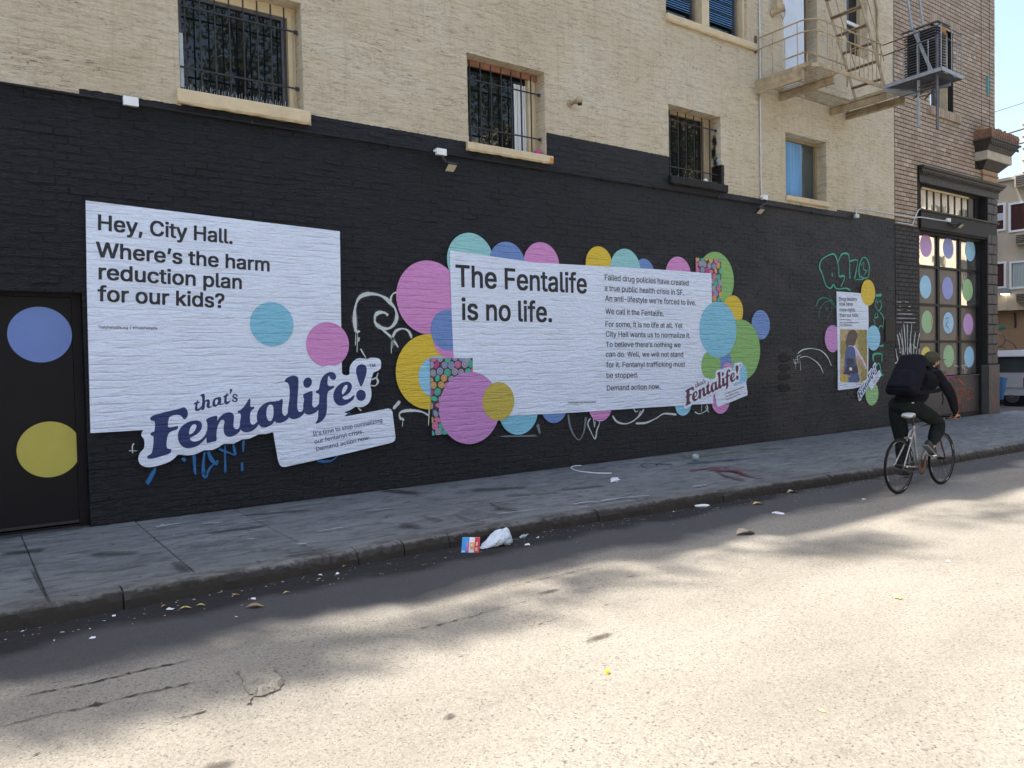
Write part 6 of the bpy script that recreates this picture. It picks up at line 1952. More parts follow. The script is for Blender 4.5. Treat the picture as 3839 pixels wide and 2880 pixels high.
# hands closed round the bar, five fingers each
for s_ in (-1, 1):
    yb = .235 * s_
    body.ellipsoid(at(10.066, .898, yb), (.040, .044, .022), 12, 8)
    for k, (off, ln) in enumerate(((-.034, .9), (-.012, 1.0), (.011, .97), (.033, .82))):
        y_ = yb + off
        P = [at(10.085, .912, y_), at(10.108, .905, y_), at(10.118 * 1, .884, y_), at(10.104, .864, y_), at(10.085 - .01 * ln, .860, y_)]
        fv, ff = skin_part(P, [(0, 1), (1, 2), (2, 3), (3, 4)], [.0105, .010, .0095, .009, .008], 'finger', 1)
        body.add(fv, ff)
    P = [at(10.055, .895, yb - s_ * .03), at(10.065, .872, yb - s_ * .055), at(10.090, .866, yb - s_ * .062)]
    fv, ff = skin_part(P, [(0, 1), (1, 2)], [.013, .011, .009], 'thumb', 1)
    body.add(fv, ff)
V, F = remesh(body.v, body.f, .0085, 3)
b2 = MB(); b2.smooth = True
b2.mats = ['hoodie_cloth', 'skin', 'trouser_cloth', 'beard_hair']
b2.add(V, F)
def zone(c):
    x, y, z_ = c
    if z_ > 1.50 and x > 9.90:
        d = Vector(c) - HEAD
        if d.x > -.02 and d.z < -.045 or (abs(d.x - .045) < .035 and d.z < -.0 and abs(d.y) > .045):
            return 3
        return 1
    if x > 10.035 and z_ < .95 and abs(y - BY) > .16:
        return 1
    if z_ < .56 and y < BY - .03:
        return 1
    if z_ < .26:
        return 1
    if z_ < 1.10 + (x - 9.5) * .10 and x < 10.06 and not (x > 9.97 and z_ > .90):
        return 2
    return 0
for i, f in enumerate(b2.f):
    c = [sum(b2.v[k][a] for k in f) / len(f) for a in range(3)]
    b2.mi[i] = zone(c)
rider = b2.build('person', None, label='cyclist in a black hoodie and cap leaning over the handlebar with a backpack', category='person')
# clothing: loose hood, trouser cuffs, shoes, cap
def cloth(nm, pts, rad, ed=None, mat='hoodie_cloth', sub=2):
    V, F = skin_part(pts, ed or [(i, i + 1) for i in range(len(pts) - 1)], rad, nm, sub)
    g = MB(); g.smooth = True
    g.add(V, F)
    return g.build(nm, rider, mat)
cloth('hood', [at(9.78, 1.455), at(9.83, 1.50), at(9.885, 1.525)], [(.10, .12), (.105, .115), (.085, .095)])
cloth('trouser_leg', [at(9.90, .80, -.12), at(9.83, .70, -.128), at(9.745, .635, -.13), at(9.715, .605, -.13)], [.100, .092, .074, .060], mat='trouser_cloth')
cloth('trouser_leg', [at(9.61, .66, .19), at(9.58, .46, .168), at(9.53, .28, .145), at(9.52, .24, .145)], [.105, .086, .066, .058], mat='trouser_cloth')
cloth('sleeve', [at(9.83, 1.33, -.20), at(9.90, 1.17, -.265), at(9.98, 1.04, -.262), at(10.035, .95, -.253)], [.078, .064, .052, .042])
cloth('sleeve', [at(9.83, 1.33, .20), at(9.90, 1.17, .265), at(9.98, 1.04, .262), at(10.035, .95, .253)], [.078, .064, .052, .042])
MB().bar(at(9.42, 1.085, -.06), at(9.37, 1.078, .06), .01, .012).build('shirt_hem', rider, 'decal_white')
def shoe(heel, toe, y_):
    h_, t_ = Vector((heel[0], y_, heel[1])), Vector((toe[0], y_, toe[1]))
    d = t_ - h_
    up = Vector((-d.z, 0, d.x)).normalized()
    P = [h_ + up * .055, h_ + d * .25 + up * .055, h_ + d * .55 + up * .040, h_ + d * .85 + up * .028, h_ + d * 1.0 + up * .022]
    V, F = skin_part(P, [(i, i + 1) for i in range(4)], [(.042, .050), (.042, .055), (.044, .040), (.044, .030), (.036, .022)], 'shoe', 2)
    g = MB(); g.smooth = True; g.add(V, F)
    o = g.build('shoe', rider, 'shoe_grey')
    g = MB(); g.bar(h_ - d * .08 + up * .004, t_ + d * .08 + up * .004, .078, .018, up)
    g.build('sole', o, 'shoe_sole')
shoe((9.545, .555), (9.765, .415), BY - .13)
shoe((9.45, .165), (9.66, .15), BY + .145)
g = MB(); g.smooth = True
cc = HEAD + Vector((-.008, 0, .038))
nu, nv = 24, 9
vs, fs = [], []
for j in range(nv + 1):
    t = PI / 2 * j / nv * 1.06
    for i in range(nu):
        a = 2 * PI * i / nu
        vs.append((cc.x + .115 * math.sin(t) * math.cos(a), cc.y + .092 * math.sin(t) * math.sin(a), cc.z + .105 * math.cos(t) - .01 + (-.025 if math.cos(a) < -.2 and j == nv else 0)))
for j in range(nv):
    for i in range(nu):
        fs.append((j * nu + i, (j + 1) * nu + i, (j + 1) * nu + (i + 1) % nu, j * nu + (i + 1) % nu))
g.add(vs, fs)
cap = g.build('cap', rider, 'cap_cloth')
g = MB(); g.smooth = True
n = 14
vs = []
for i in range(n + 1):
    a = -PI / 2.3 + 2 * PI / 2.3 * i / n
    for rr, dz in ((.098, .0), (.098 + .115 * math.cos(a) ** .6, -.018)):
        vs.append((cc.x + rr * math.cos(a) * 1.06, cc.y + rr * math.sin(a) * .80, cc.z + .004 + dz))
lo = [(v[0], v[1], v[2] - .007) for v in vs]
m_ = len(vs)
g.add(vs + lo, [(2 * i, 2 * i + 1, 2 * i + 3, 2 * i + 2) for i in range(n)] + [(m_ + 2 * i + 2, m_ + 2 * i + 3, m_ + 2 * i + 1, m_ + 2 * i) for i in range(n)] + [(2 * i + 1, m_ + 2 * i + 1, m_ + 2 * i + 3, 2 * i + 3) for i in range(n)])
g.build('peak', cap, 'cap_peak_cloth')
g = MB(); g.ellipsoid(cc + Vector((0, 0, .096)), (.009, .009, .006), 8, 5); g.build('button', cap, 'cap_cloth')
# hair at the nape
g = MB(); g.ellipsoid(HEAD + Vector((-.055, 0, -.015)), (.055, .072, .055), 14, 9); g.build('hair', rider, 'beard_hair')

# backpack
bp = thing('backpack', 'dark navy backpack worn on the back of the cyclist', 'backpack', (9.45, BY, 1.1))
axis_a, axis_b = at(9.345, 1.115), at(9.665, 1.535)
d = (axis_b - axis_a).normalized()
nrm = Vector((-d.z, 0, d.x))
def bag_box(nm, t0, t1, hw0, hw1, o0, o1, mat='bag_cloth', parent=bp, sub=2):
    me = bpy.data.meshes.new(nm)
    L = (axis_b - axis_a).length
    vs = []
    for t, hw in ((t0, hw0), ((t0 + t1) / 2, (hw0 + hw1) / 2 * 1.07), (t1, hw1)):
        for oo, k in ((o0, 1.0), (o1, .86)):
            for s_ in (-1, 1):
                vs.append(axis_a + d * (t * L) + nrm * oo + Vector((0, s_ * hw * k, 0)))
    fs = []
    for r_ in (0, 1):
        b_ = r_ * 4
        for a, c in ((0, 1), (1, 3), (3, 2), (2, 0)):
            fs.append((b_ + a, b_ + c, b_ + 4 + c, b_ + 4 + a))
    fs += [(0, 2, 3, 1), (8, 9, 11, 10)]
    me.from_pydata([tuple(v) for v in vs], [], fs)
    o = bpy.data.objects.new(nm, me)
    COL.objects.link(o)
    bv = o.modifiers.new('b', 'BEVEL'); bv.width = .05; bv.segments = 3; bv.limit_method = 'NONE'
    sb = o.modifiers.new('s', 'SUBSURF'); sb.levels = sb.render_levels = 1
    dg = bpy.context.evaluated_depsgraph_get()
    ev = o.evaluated_get(dg).to_mesh()
    V = [tuple(v.co) for v in ev.vertices]; F = [tuple(p.vertices) for p in ev.polygons]
    o.evaluated_get(dg).to_mesh_clear(); bpy.data.objects.remove(o)
    g = MB(); g.smooth = True
    g.add([(x, y + random.uniform(-.002, .002), z_) for x, y, z_ in V], F)
    return g.build(nm, parent, mat)
bag_box('main_pocket', -.03, 1.04, .205, .165, .095, .235)
bag_box('front_pocket', .04, .55, .165, .150, .19, .262)
g = MB(); g.tube([axis_a + d * .50 + nrm * .13, axis_a + d * .57 + nrm * .16, axis_a + d * .53 + nrm * .22], .010, 6); g.build('grab_handle', bp, 'bag_cloth')
for s_ in (-1, 1):
    P = [axis_a + d * .50 + nrm * .115, at(9.80, 1.495), at(9.865, 1.42), at(9.80, 1.24), axis_a + d * .05 + nrm * .10]
    P = [Vector((p.x, BY + s_ * (.10 if i in (0, 1) else .155 if i == 2 else .205 if i == 3 else .17), p.z)) for i, p in enumerate(P)]
    Q = smooth_loop([tuple(p) for p in P], 4, closed=False)
    g = MB()
    for a, c in zip(Q, Q[1:]):
        g.bar(a, c, .045, .010, (0, s_, .2))
    g.build('strap', bp, 'bag_cloth')
MB().tube([at(9.78, 1.20, -.22), at(9.785, 1.12, -.23), at(9.77, 1.05, -.225)], .006, 5).build('strap_end', bp, 'bag_cloth')

# ---------------------------------------------------------------- litter
def crumple(nm, px, size, mat, label, cat, z=None, flat=.4, seed=0, grp=None, n=3):
    rs = random.Random(seed)
    zz = .135 if z is None else z
    x, y = G(px[0], px[1], zz)
    if z is None and y < kerb_y(x) - .01:
        zz = 0
        x, y = G(px[0], px[1], 0)
        zz = road_z(x, y)
    me = MB(); me.smooth = False
    nu, nv = 12, 7
    vs, fs = [], []
    an = rs.uniform(0, PI)
    for j in range(nv + 1):
        t = PI * j / nv
        for i in range(nu):
            a = 2 * PI * i / nu
            k = 1 + rs.uniform(-.28, .28)
            lx, ly, lz = size[0] * math.sin(t) * math.cos(a) * k, size[1] * math.sin(t) * math.sin(a) * k, size[2] * math.cos(t) * k
            vs.append((x + lx * math.cos(an) - ly * math.sin(an), y + lx * math.sin(an) + ly * math.cos(an), max(zz + .002, zz + size[2] * .8 + lz)))
    for j in range(nv):
        for i in range(nu):
            fs.append((j * nu + i, (j + 1) * nu + i, (j + 1) * nu + (i + 1) % nu, j * nu + (i + 1) % nu))
    me.add(vs, fs)
    return me.build(nm, None, mat, label=label, category=cat, group=grp)
def scrap(px, size, mat, label, seed, grp=None, cat='paper', nm='paper_scrap'):
    """a torn bit of thin paper, creased and half curled"""
    rs = random.Random(seed)
    x, y = G(px[0], px[1], .135)
    zz = .137
    if y < kerb_y(x) - .01:
        x, y = G(px[0], px[1], 0); zz = road_z(x, y) + .003
    an = rs.uniform(0, PI)
    n = rs.choice((5, 6, 7))
    rim = []
    for k in range(n):
        a = 2 * PI * k / n + rs.uniform(-.3, .3)
        r_ = rs.uniform(.55, 1.15)
        lx, ly = size * r_ * math.cos(a), size * .62 * r_ * math.sin(a)
        rim.append((x + lx * math.cos(an) - ly * math.sin(an), y + lx * math.sin(an) + ly * math.cos(an), zz + rs.choice((0, .1, .45, .75)) * size * .55))
    g = MB()
    g.add([(x, y, zz + size * rs.uniform(.05, .3))] + rim, [(0, 1 + k, 1 + (k + 1) % n) for k in range(n)])
    return g.build(nm, None, mat, label=label, category=cat, group=grp)
def leaf(px, ln, mat, label, z=None, seed=0, nm='dry_leaf', cat='leaf', grp=None, wide=.45):
    rs = random.Random(seed)
    x, y = G(px[0], px[1], .135)
    zz = .135
    if y < kerb_y(x) - .01:
        x, y = G(px[0], px[1], 0); zz = road_z(x, y) + .004
    an = rs.uniform(-.6, .6)
    vs = []
    n = 7
    for i in range(n + 1):
        t = i / n
        w_ = ln * wide * math.sin(PI * (t * .9 + .05)) * .5
        for s_ in (-1, 0, 1):
            lx, ly = (t - .5) * ln, s_ * w_ * rs.uniform(.8, 1.2)
            vs.append((x + lx * math.cos(an) - ly * math.sin(an), y + lx * math.sin(an) + ly * math.cos(an), zz + .006 + (.25 * w_ if s_ else 0) + ln * .10 * math.sin(t * PI * 1.3) * rs.uniform(.7, 1.2)))
    g = MB(); g.smooth = False
    g.add(vs, [(i * 3 + k, i * 3 + k + 1, i * 3 + k + 4, i * 3 + k + 3) for i in range(n) for k in range(2)])
    return g.build(nm, None, mat, label=label, category=cat, group=grp)
# white carrier bag in the gutter
ck = crop(1600, 1900, 4.424)
bx0, by = G(*ck(950, 705), .0)
bx1, _yy = G(*ck(1560, 690), .0)
g = MB(); g.smooth = False
rs = random.Random(5)
nu, nv = 18, 20
vs, fs = [], []
for j in range(nv + 1):
    u = j / nv
    x = bx0 - .02 + (bx1 - bx0 + .05) * u
    top = .145 * (math.sin(PI / 2 * min(1, u / .80)) ** 1.15 if u < .80 else 1 - ((u - .80) / .20) ** 2 * .75) + .003
    wid = .085 * math.sin(PI * (.04 + .92 * u)) ** .6
    for i in range(nu):
        a = 2 * PI * i / nu
        k = 1 + rs.uniform(-.09, .09) + .07 * math.sin(4 * a + 9 * u)
        vs.append((x + rs.uniform(-.004, .004) + .02 * math.sin(a) * u, by + .02 + wid * math.cos(a) * k, .004 + max(0, top * (.5 + .5 * math.sin(a)) * (1 + .07 * math.sin(5 * a + 6 * u)) + rs.uniform(-.004, .004))))
for j in range(nv):
    for i in range(nu):
        fs.append((j * nu + i, (j + 1) * nu + i, (j + 1) * nu + (i + 1) % nu, j * nu + (i + 1) % nu))
fs += [tuple(range(nu)), tuple(nv * nu + i for i in range(nu))[::-1]]
g.add(vs, fs)
bx = (bx0 + bx1) / 2
bag = g.build('plastic_bag', None, 'bag_plastic', label='bulging white plastic bag lying in the gutter', category='plastic bag')
g = MB(); g.ellipsoid((bx + .10, by - .05, .035), (.045, .035, .035), 9, 7)
g.v = [(x + U(-.008, .008), y + U(-.008, .008), z_ + U(-.006, .006)) for x, y, z_ in g.v]
g.build('twisted_handle', bag, 'clear_plastic')
# snack packet leaning on the kerb
p0, p1 = G(*ck(570, 770), .0), G(*ck(865, 770), .0)
pk = thing('snack_packet', 'blue, white and red snack packet standing in the gutter beside the white bag', 'packet', (p0[0], p0[1], 0))
wd = math.hypot(p1[0] - p0[0], p1[1] - p0[1]); ux, uy = (p1[0] - p0[0]) / wd, (p1[1] - p0[1]) / wd
def pkp(u, v, off=0):
    lean = .045
    return (p0[0] + ux * (u * wd + .012 * v) - uy * (v * lean) + uy * off, p0[1] + uy * (u * wd) + ux * (v * lean) - ux * off, .004 + v * .125)
def pk_patch(nm, u0, u1, v0, v1, mat, off):
    g = MB(); g.smooth = True
    n = 8
    vs = []
    for i in range(n + 1):
        for j in range(5):
            u, v = u0 + (u1 - u0) * i / n, v0 + (v1 - v0) * j / 4
            vs.append(pkp(u, v, off + .014 * math.sin(PI * u) * math.sin(PI * min(max(v, 0), 1)) + .002 * math.sin(17 * u + 9 * v)))
    g.add(vs, [(i * 5 + j, (i + 1) * 5 + j, (i + 1) * 5 + j + 1, i * 5 + j + 1) for i in range(n) for j in range(4)])
    return g.build(nm, pk, mat)
pk_patch('back_face', 0, 1, 0, 1, 'packet_white', -.004)
pk_patch('blue_panel', 0, .42, 0, 1, 'packet_blue', .002)
pk_patch('white_panel', .42, .72, 0, 1, 'packet_white', .002)
pk_patch('red_panel', .72, 1.0, 0, 1, 'packet_red', .002)
pk_patch('orange_print', .48, .70, .28, .70, 'packet_orange', .006)
pk_patch('orange_print', .53, .62, .45, .60, 'packet_white', .008)
for v0, v1, u0 in ((.12, .30, .28), (.34, .50, .26), (.54, .70, .28)):
    pk_patch('pink_print', u0, .42, v0, v1, 'packet_pink', .006)
    pk_patch('pink_print', u0 + .04, .38, v0 + .05, v1 - .05, 'packet_blue', .008)
for v0 in (.15, .27, .50, .62):
    pk_patch('white_print', .80, .90, v0, v0 + .07, 'packet_white', .006)
for u0 in (.04, .10, .16):
    pk_patch('white_print', u0, u0 + .04, .05, .15, 'packet_white', .006)
crumple('plastic_wrapper', ck(1610, 510), (.075, .022, .016), 'clear_plastic', 'clear plastic wrapper beside the white bag in the gutter', 'wrapper', seed=1)
W_ = 'scraps of paper along the gutter'
scrap(ck(1675, 660), .05 * .8, 'paper_white_litter', 'flat white scrap just past the white bag', 2, W_)
scrap(ck(1840, 528), .035 * .8, 'paper_white_litter', 'small torn scrap behind the clear wrapper', 3, W_)
o = crumple('paper_sheet', cU(535, 400), (.17, .06, .020), 'paper_white_litter', 'crumpled white paper sheet on the pavement', 'paper', seed=4)
x, y = G(*cU(1322, 205), .142)
g = MB(); g.smooth = True; g.ellipsoid((x, y, .142 + .055), (.060, .055, .055), 14, 9)
g.v = [(p[0] + U(-.006, .006), p[1], p[2] + U(-.005, .005)) for p in g.v]
g.build('plastic_cup_lid', None, 'clear_plastic', label='clear domed cup lid on the pavement by the wall', category='cup lid')
crumple('tissue', cU(1385, 645), (.075, .028, .018), 'paper_white_litter', 'white crumpled tissue at the foot of the kerb', 'tissue', seed=6)
scrap(cU(1105, 693), .030 * .8, 'paper_white_litter', 'small scrap before the crumpled tissue', 7, W_)
scrap(cU(500, 722), .024 * .8, 'paper_white_litter', 'tiny white ball under the kerb edge', 8, W_)
crumple('paper_plate', cU(2122, 716), (.075, .055, .006), 'paper_white_litter', 'flat oval white lid lying on the asphalt before the cyclist', 'lid', seed=9)
leaf(cU(1935, 630), .14, 'yellow_leaf', 'curled yellow leaf on the road near the kerb', seed=1)
leaf(cU(1860, 530), .15, 'tan_leaf', 'tan leaf propped against the kerb', seed=2)
cO = crop(2539, 1600, 1.296)
leaf(cO(333, 525), .20, 'tan_leaf', 'large pale tan leaf on the shaded asphalt', seed=3, wide=.7)
leaf(cO(560, 320), .16, 'tan_leaf', 'tan leaf on the road between kerb and cyclist', seed=4)
leaf(cO(827, 262), .17, 'tan_leaf', 'pale leaf just behind the rear wheel of the bicycle', seed=5)
leaf(cO(732, 266), .15, 'yellow_leaf', 'thin pale leaf close to the kerb behind the cyclist', seed=6, wide=.25)
scrap(cO(905, 353), .035 * .8, 'paper_white_litter', 'small white scrap under the line of the bicycle', 10, W_)
x, y = G(2277, 2519)
MB().tube([(x, y, road_z(x, y) + .001), (x, y, road_z(x, y) + .016)], .013, 12).build('bottle_cap', None, 'yellow_cap', label='bright yellow bottle cap on the sunlit road', category='bottle cap')
crumple('wrapper', cO(1070, 838), (.030, .018, .016), 'yellow_wrapper', 'pale yellow wrapper on the sunlit road', 'wrapper', seed=11)
crumple('wrapper', cO(705, 1382), (.022, .008, .005), 'yellow_wrapper', 'thin yellow strip on the sunlit road', 'wrapper', seed=12)
scrap(cO(1318, 661), .035 * .8, 'paper_white_litter', 'white scrap on the sunlit road at the right', 13, W_)
scrap(cE(1088, 650), .045 * .8, 'paper_white_litter', 'largest white scrap in the dark gutter', 14, W_)
leaf(cE(1180, 648), .08, 'yellow_leaf', 'pale yellow leaf beside the largest gutter scrap', seed=7)
leaf(cE(1620, 644), .12, 'dry_leaf', 'curled brown leaf lying in the gutter', seed=8)
for i, (px, sz) in enumerate((((590, 830), .030), ((155, 788), .020), ((1505, 705), .024), ((720, 690), .022), ((1610, 590), .032), ((1590, 492), .022), ((1400, 530), .040), ((2030, 445), .036), ((2140, 436), .036), ((340, 852), .024), ((570, 768), .018), ((915, 677), .020), ((660, 718), .020))):
    scrap(cE(*px), sz * .75, 'paper_white_litter', 'small white scrap in the near part of the gutter', 20 + i, 'tiny scraps in the near gutter')
crumple('orange_scrap', cE(1240, 103), (.055, .022, .004), 'orange_scrap', 'orange paper scrap on the pavement near the door', 'paper', seed=40)
for i, (px) in enumerate(((1500, 568), (1275, 632), (1045, 633), (1822, 556), (2190, 392))):
    leaf(cE(*px), .06, 'yellow_leaf' if i % 2 else 'dry_leaf', 'small dry leaf scattered in the near gutter', seed=50 + i, grp='small leaves in the near gutter')
# white cable loop on the pavement
P = [G(*cU(*p), .148) for p in ((205, 250), (150, 253), (112, 265), (115, 282), (160, 300), (260, 315), (380, 325), (500, 325))]
P = smooth_loop([(x, y, .150) for x, y in P], 4, closed=False)
MB().tube(P, .008, 6).build('cable', None, 'paper_white_litter', label='loose white cable curled on the pavement by the wall', category='cable')
# fine debris
g = MB()
for _ in range(620):
    x = U(-.5, 14)
    if rnd() < .8:
        y = kerb_y(x) - abs(random.gauss(0, .22)) - .03
        zz = road_z(x, y)
    else:
        y = U(kerb_y(x) + .1, -.02); zz = .131 + .02 * (y + 2.6) / 2.6 + .003
    s_ = U(.003, .010) * (1.6 if rnd() < .1 else 1)
    a = U(0, PI)
    g.add([(x + s_ * math.cos(a + k * PI / 2 + .3 * rnd()), y + s_ * math.sin(a + k * PI / 2), zz + .003 + .003 * rnd()) for k in range(4)], [(0, 1, 2, 3)])
g.build('gutter_debris', None, 'tan_leaf', kind='stuff', label='fine crumbs and bits of leaf strewn along the gutter and pavement', category='debris')
# paint and stains on the pavement
def gst(label, mat, strokes, cf):
    return graffiti(label, mat, strokes, cf, flat=.150, name='pavement_paint')
gst('dark red sprayed arrow like mark on the pavement', 'spray_red', [([(1250, 300), (1450, 275), (1700, 255)], .05), ([(1480, 285), (1600, 300), (1720, 300)], .13), ([(1520, 300), (1620, 350), (1800, 390)], .05), ([(1700, 290), (1830, 345), (1990, 365)], .05), ([(1690, 275), (1950, 310), (2200, 345)], .03), ([(1600, 280), (1760, 320)], .10)], cU)
gst('faded teal sprayed letters on the pavement', 'stain_teal', [([(780, 245), (860, 225), (950, 245), (860, 270), (780, 250)], .03), ([(930, 230), (1100, 240)], .16), ([(1040, 260), (1200, 300)], .025), ([(1230, 230), (1420, 215), (1700, 190)], .12), ([(1600, 200), (1900, 175)], .10)], cU)
gst('faded yellow sprayed haze on the pavement by the wall', 'stain_yellow', [([(1160, 170), (1400, 150), (1600, 130), (1800, 110)], .25), ([(1900, 90), (2200, 80)], .2)], cU)
gst('white chalky scrape lines along the pavement edge', 'chalk_white', [([(130, 625), (260, 605), (380, 600)], .022), ([(390, 595), (640, 560), (880, 540)], .028), ([(650, 590), (740, 600)], .02), ([(1280, 455), (1440, 435)], .022)], cU)
gst('pale chalk scribbles on the near pavement', 'chalk_white', [([(985, 130), (1060, 118), (1150, 105)], .04), ([(1040, 110), (1000, 135)], .02), ([(1350, 115), (1420, 95)], .025), ([(1280, 110), (1400, 100)], .02), ([(1890, 240), (1950, 235)], .03), ([(1100, 185), (1110, 183)], .03), ([(1565, 205), (1620, 203)], .012)], cE)
gst('dark trodden stain lines across the pavement slabs', 'stain_dark', [([(800, 130), (1000, 140)], .03), ([(820, 130), (900, 170)], .03), ([(620, 200), (700, 230), (800, 245)], .04), ([(430, 210), (560, 235)], .05), ([(850, 160), (1000, 170)], .10)], cH)
gst('thin pale scratch lines along the slabs', 'chalk_white', [([(860, 195), (1000, 180), (1150, 160)], .012), ([(100, 180), (500, 140)], .010), ([(560, 280), (800, 235)], .010)], cH)

gst('broad dark trodden patches on the pavement before the white bag', 'stain_dark', [([(200, 60), (420, 80)], .16), ([(700, 60), (1050, 40)], .20), ([(1200, 60), (1500, 30)], .12), ([(300, 250), (420, 270)], .10), ([(900, 90), (1250, 70)], .07)], cH)
gst('dark scuffs along the near slabs', 'stain_dark', [([(0, 300), (300, 270)], .10), ([(560, 300), (900, 290)], .14), ([(1300, 170), (1700, 120)], .12), ([(1100, 350), (1200, 410)], .07), ([(200, 390), (330, 640)], .035), ([(1500, 60), (2000, 20)], .10), ([(1800, 300), (2100, 270)], .06)], cE)
gst('pale worn streaks by the foot of the wall', 'chalk_white', [([(700, 60), (1300, 0)], .02), ([(0, 235), (300, 205)], .014), ([(1500, 110), (1700, 85)], .02), ([(2000, 160), (2190, 130)], .015)], cE)

# ---------------------------------------------------------------- beyond the corner
MX = 48.0
def MT(px, py):
    """where the plane x = MX is seen at a photo pixel: (y, z)"""
    d_ = _ray(px, py); t = MX / d_.x
    return (-CAM_D + d_.y * t, CAM_H + d_.z * t)
cM = crop(3690, 640, 2.517)
mot = thing('motel_building', 'tan stucco building with white framed windows and wall vents past the corner', 'building', (MX, 5, 0))
zt = MT(*cM(200, 100))[1]
zb = MT(*cM(200, 1320))[1]
MB().box(MX, MX + 14, -6, 30, zb, zt).build('wall', mot, 'motel_wall')
MB().box(MX - .14, MX + 14, -6.2, 30.2, zt + .002, zt + .16).build('coping', mot, 'motel_wall')
MB().box(MX - .10, MX - .001, -6, 30, zb - .02, zb + .10).build('belt', mot, 'motel_wall')
MB().box(MX + .5, MX + 14, -6, 30, 0, zb - .03).build('lower_wall', mot, 'shutter_tan')
for i in range(34):
    zz = .05 + i * (zb - .1) / 34
    MB().box(MX + .44, MX + .498, -5.9, 29, zz, zz + (zb - .1) / 34 - .03).build('shutter_slat', mot, 'shutter_tan')
def motel_window(x0, y0, x1, y1, kind, tex):
    (ya, z1), (yb, z0) = MT(*cM(x0, y0)), MT(*cM(x1, y1))
    ya, yb = sorted((ya, yb))
    z0, z1 = sorted((z0, z1))
    f_ = .11
    g = MB()
    g.box(MX - .07, MX - .002, ya, ya + f_, z0, z1); g.box(MX - .07, MX - .002, yb - f_, yb, z0, z1)
    g.box(MX - .07, MX - .002, ya + f_, yb - f_, z1 - f_, z1); g.box(MX - .07, MX - .002, ya + f_, yb - f_, z0, z0 + f_)
    o = g.build('window', mot, 'white_frame')
    MB().box(MX - .012, MX - .004, ya + f_, yb - f_, z0 + f_, z1 - f_).build('pane', o, 'window_glass')
    MB().box(MX - .024, MX - .014, ya + f_ + .02, ya + f_ + (yb - ya - 2 * f_) * kind, z0 + f_, z1 - f_).build('curtain', o, tex)
    return o, ya, yb, z0, z1
o, ya, yb, z0, z1 = motel_window(20, 330, 205, 565, .96, 'curtain_red')
MB().box(MX - .036, MX - .026, ya + .12, yb - .12, (z0 + z1) / 2 - .18, (z0 + z1) / 2 + .22).build('reflected_panel', o, 'truck_silver')
motel_window(232, 310, 520, 550, .98, 'curtain_red')
o, ya, yb, z0, z1 = motel_window(20, 875, 210, 1108, .45, 'curtain_red')
MB().box(MX - .05, MX - .026, (ya + yb) / 2 - .03, (ya + yb) / 2 + .03, z0 + .1, z1 - .1).build('mullion', o, 'white_frame')
motel_window(240, 860, 520, 1100, .97, 'curtain_green')
for x0, y0, x1, y1 in ((310, 50, 500, 130), (40, 635, 122, 710), (312, 605, 500, 680), (40, 1180, 125, 1255), (318, 1160, 500, 1235)):
    (yb, z1), (ya, z0) = MT(*cM(x0, y0)), MT(*cM(x1, y1))
    ya, yb = sorted((ya, yb)); z0, z1 = sorted((z0, z1))
    o = MB().box(MX - .34, MX - .002, ya, yb, z0, z1).build('wall_vent', mot, 'pale_stone')
    for k in range(5):
        zz = z0 + (z1 - z0) * (.10 + k * .17)
        MB().box(MX - .36, MX - .342, ya + .06, yb - .06, zz, zz + (z1 - z0) * .10).build('louvre', o, 'vent_dark')
yl, zl = MT(*cM(212, 1160))
lamp_h = MB().box(MX - .45, MX - .002, yl - .22, yl + .18, zl - .02, zl + .24).build('wall_lamp', mot, 'grey_metal')
MB().box(MX - .44, MX - .05, yl - .16, yl + .14, zl - .07, zl - .022).build('lens', lamp_h, 'lit_lamp')
(y1_, z1_), (y2_, z2_) = MT(*cM(107, 1465)), MT(*cM(165, 1486))
MB().box(MX + .36, MX + .43, min(y1_, y2_), max(y1_, y2_), min(z1_, z2_), max(z1_, z2_)).build('sign_plate', mot, 'green_sign')
P = [MT(*cM(*p)) for p in ((230, 1165), (228, 1280), (215, 1310), (150, 1318), (100, 1322))]
MB().tube([(MX - .14, a, c) for a, c in P], .03, 5).build('conduit', mot, 'pale_stone')
P = [MT(*cM(*p)) for p in ((265, 1340), (268, 1470), (262, 1480))]
MB().tube([(MX + .38, a, c) for a, c in P], .05, 5).build('downpipe', mot, 'wire_black')
# sunlit cream building further off, and an unseen block added to shade the side street
far = thing('cream_building', 'distant pale cream building in full sun above the stucco one', 'building', (78, 14, 0))
MB().box(78, 96, -6, 21.2, 0, 22).build('wall', far, 'sunny_cream')
for k in range(5):
    MB().box(77.86, 77.98, -6, 21.2, 17.4 + k * 1.05, 17.5 + k * 1.05).build('siding_line', far, 'far_brown')
far2 = thing('shade_tower', 'unseen tall block added round the corner to shade the side street', 'building', (38, 24, 0))
MB().box(30, 47.6, 15.5, 34, 0, 27).build('wall', far2, 'motel_wall')
for i in range(3):
    a, c = MT(3700, 520 + i * 85), MT(3839, 470 + i * 80)
    g = MB(); g.tube([(22, a[0] * .5, a[1] * .45 + .9), (MX - 6, c[0], c[1])], .02, 5)
for a, c, r_ in (((3700, 430), (3839, 385), .012), ((3730, 516), (3839, 483), .03), ((3790, 546), (3839, 535), .03)):
    d0, d1 = _ray(*a), _ray(*c)
    t0, t1 = 30 / d0.x, 30 / d1.x
    A_, C_ = CAM + d0 * t0, CAM + d1 * t1
    v_ = (C_ - A_)
    MB().tube([tuple(A_ - v_ * .4), tuple(C_ + v_ * 3)], r_, 5).build('overhead_wire', None, 'wire_black', label='thin overhead wire crossing the sky past the corner', category='wire', group='overhead wires at the corner')
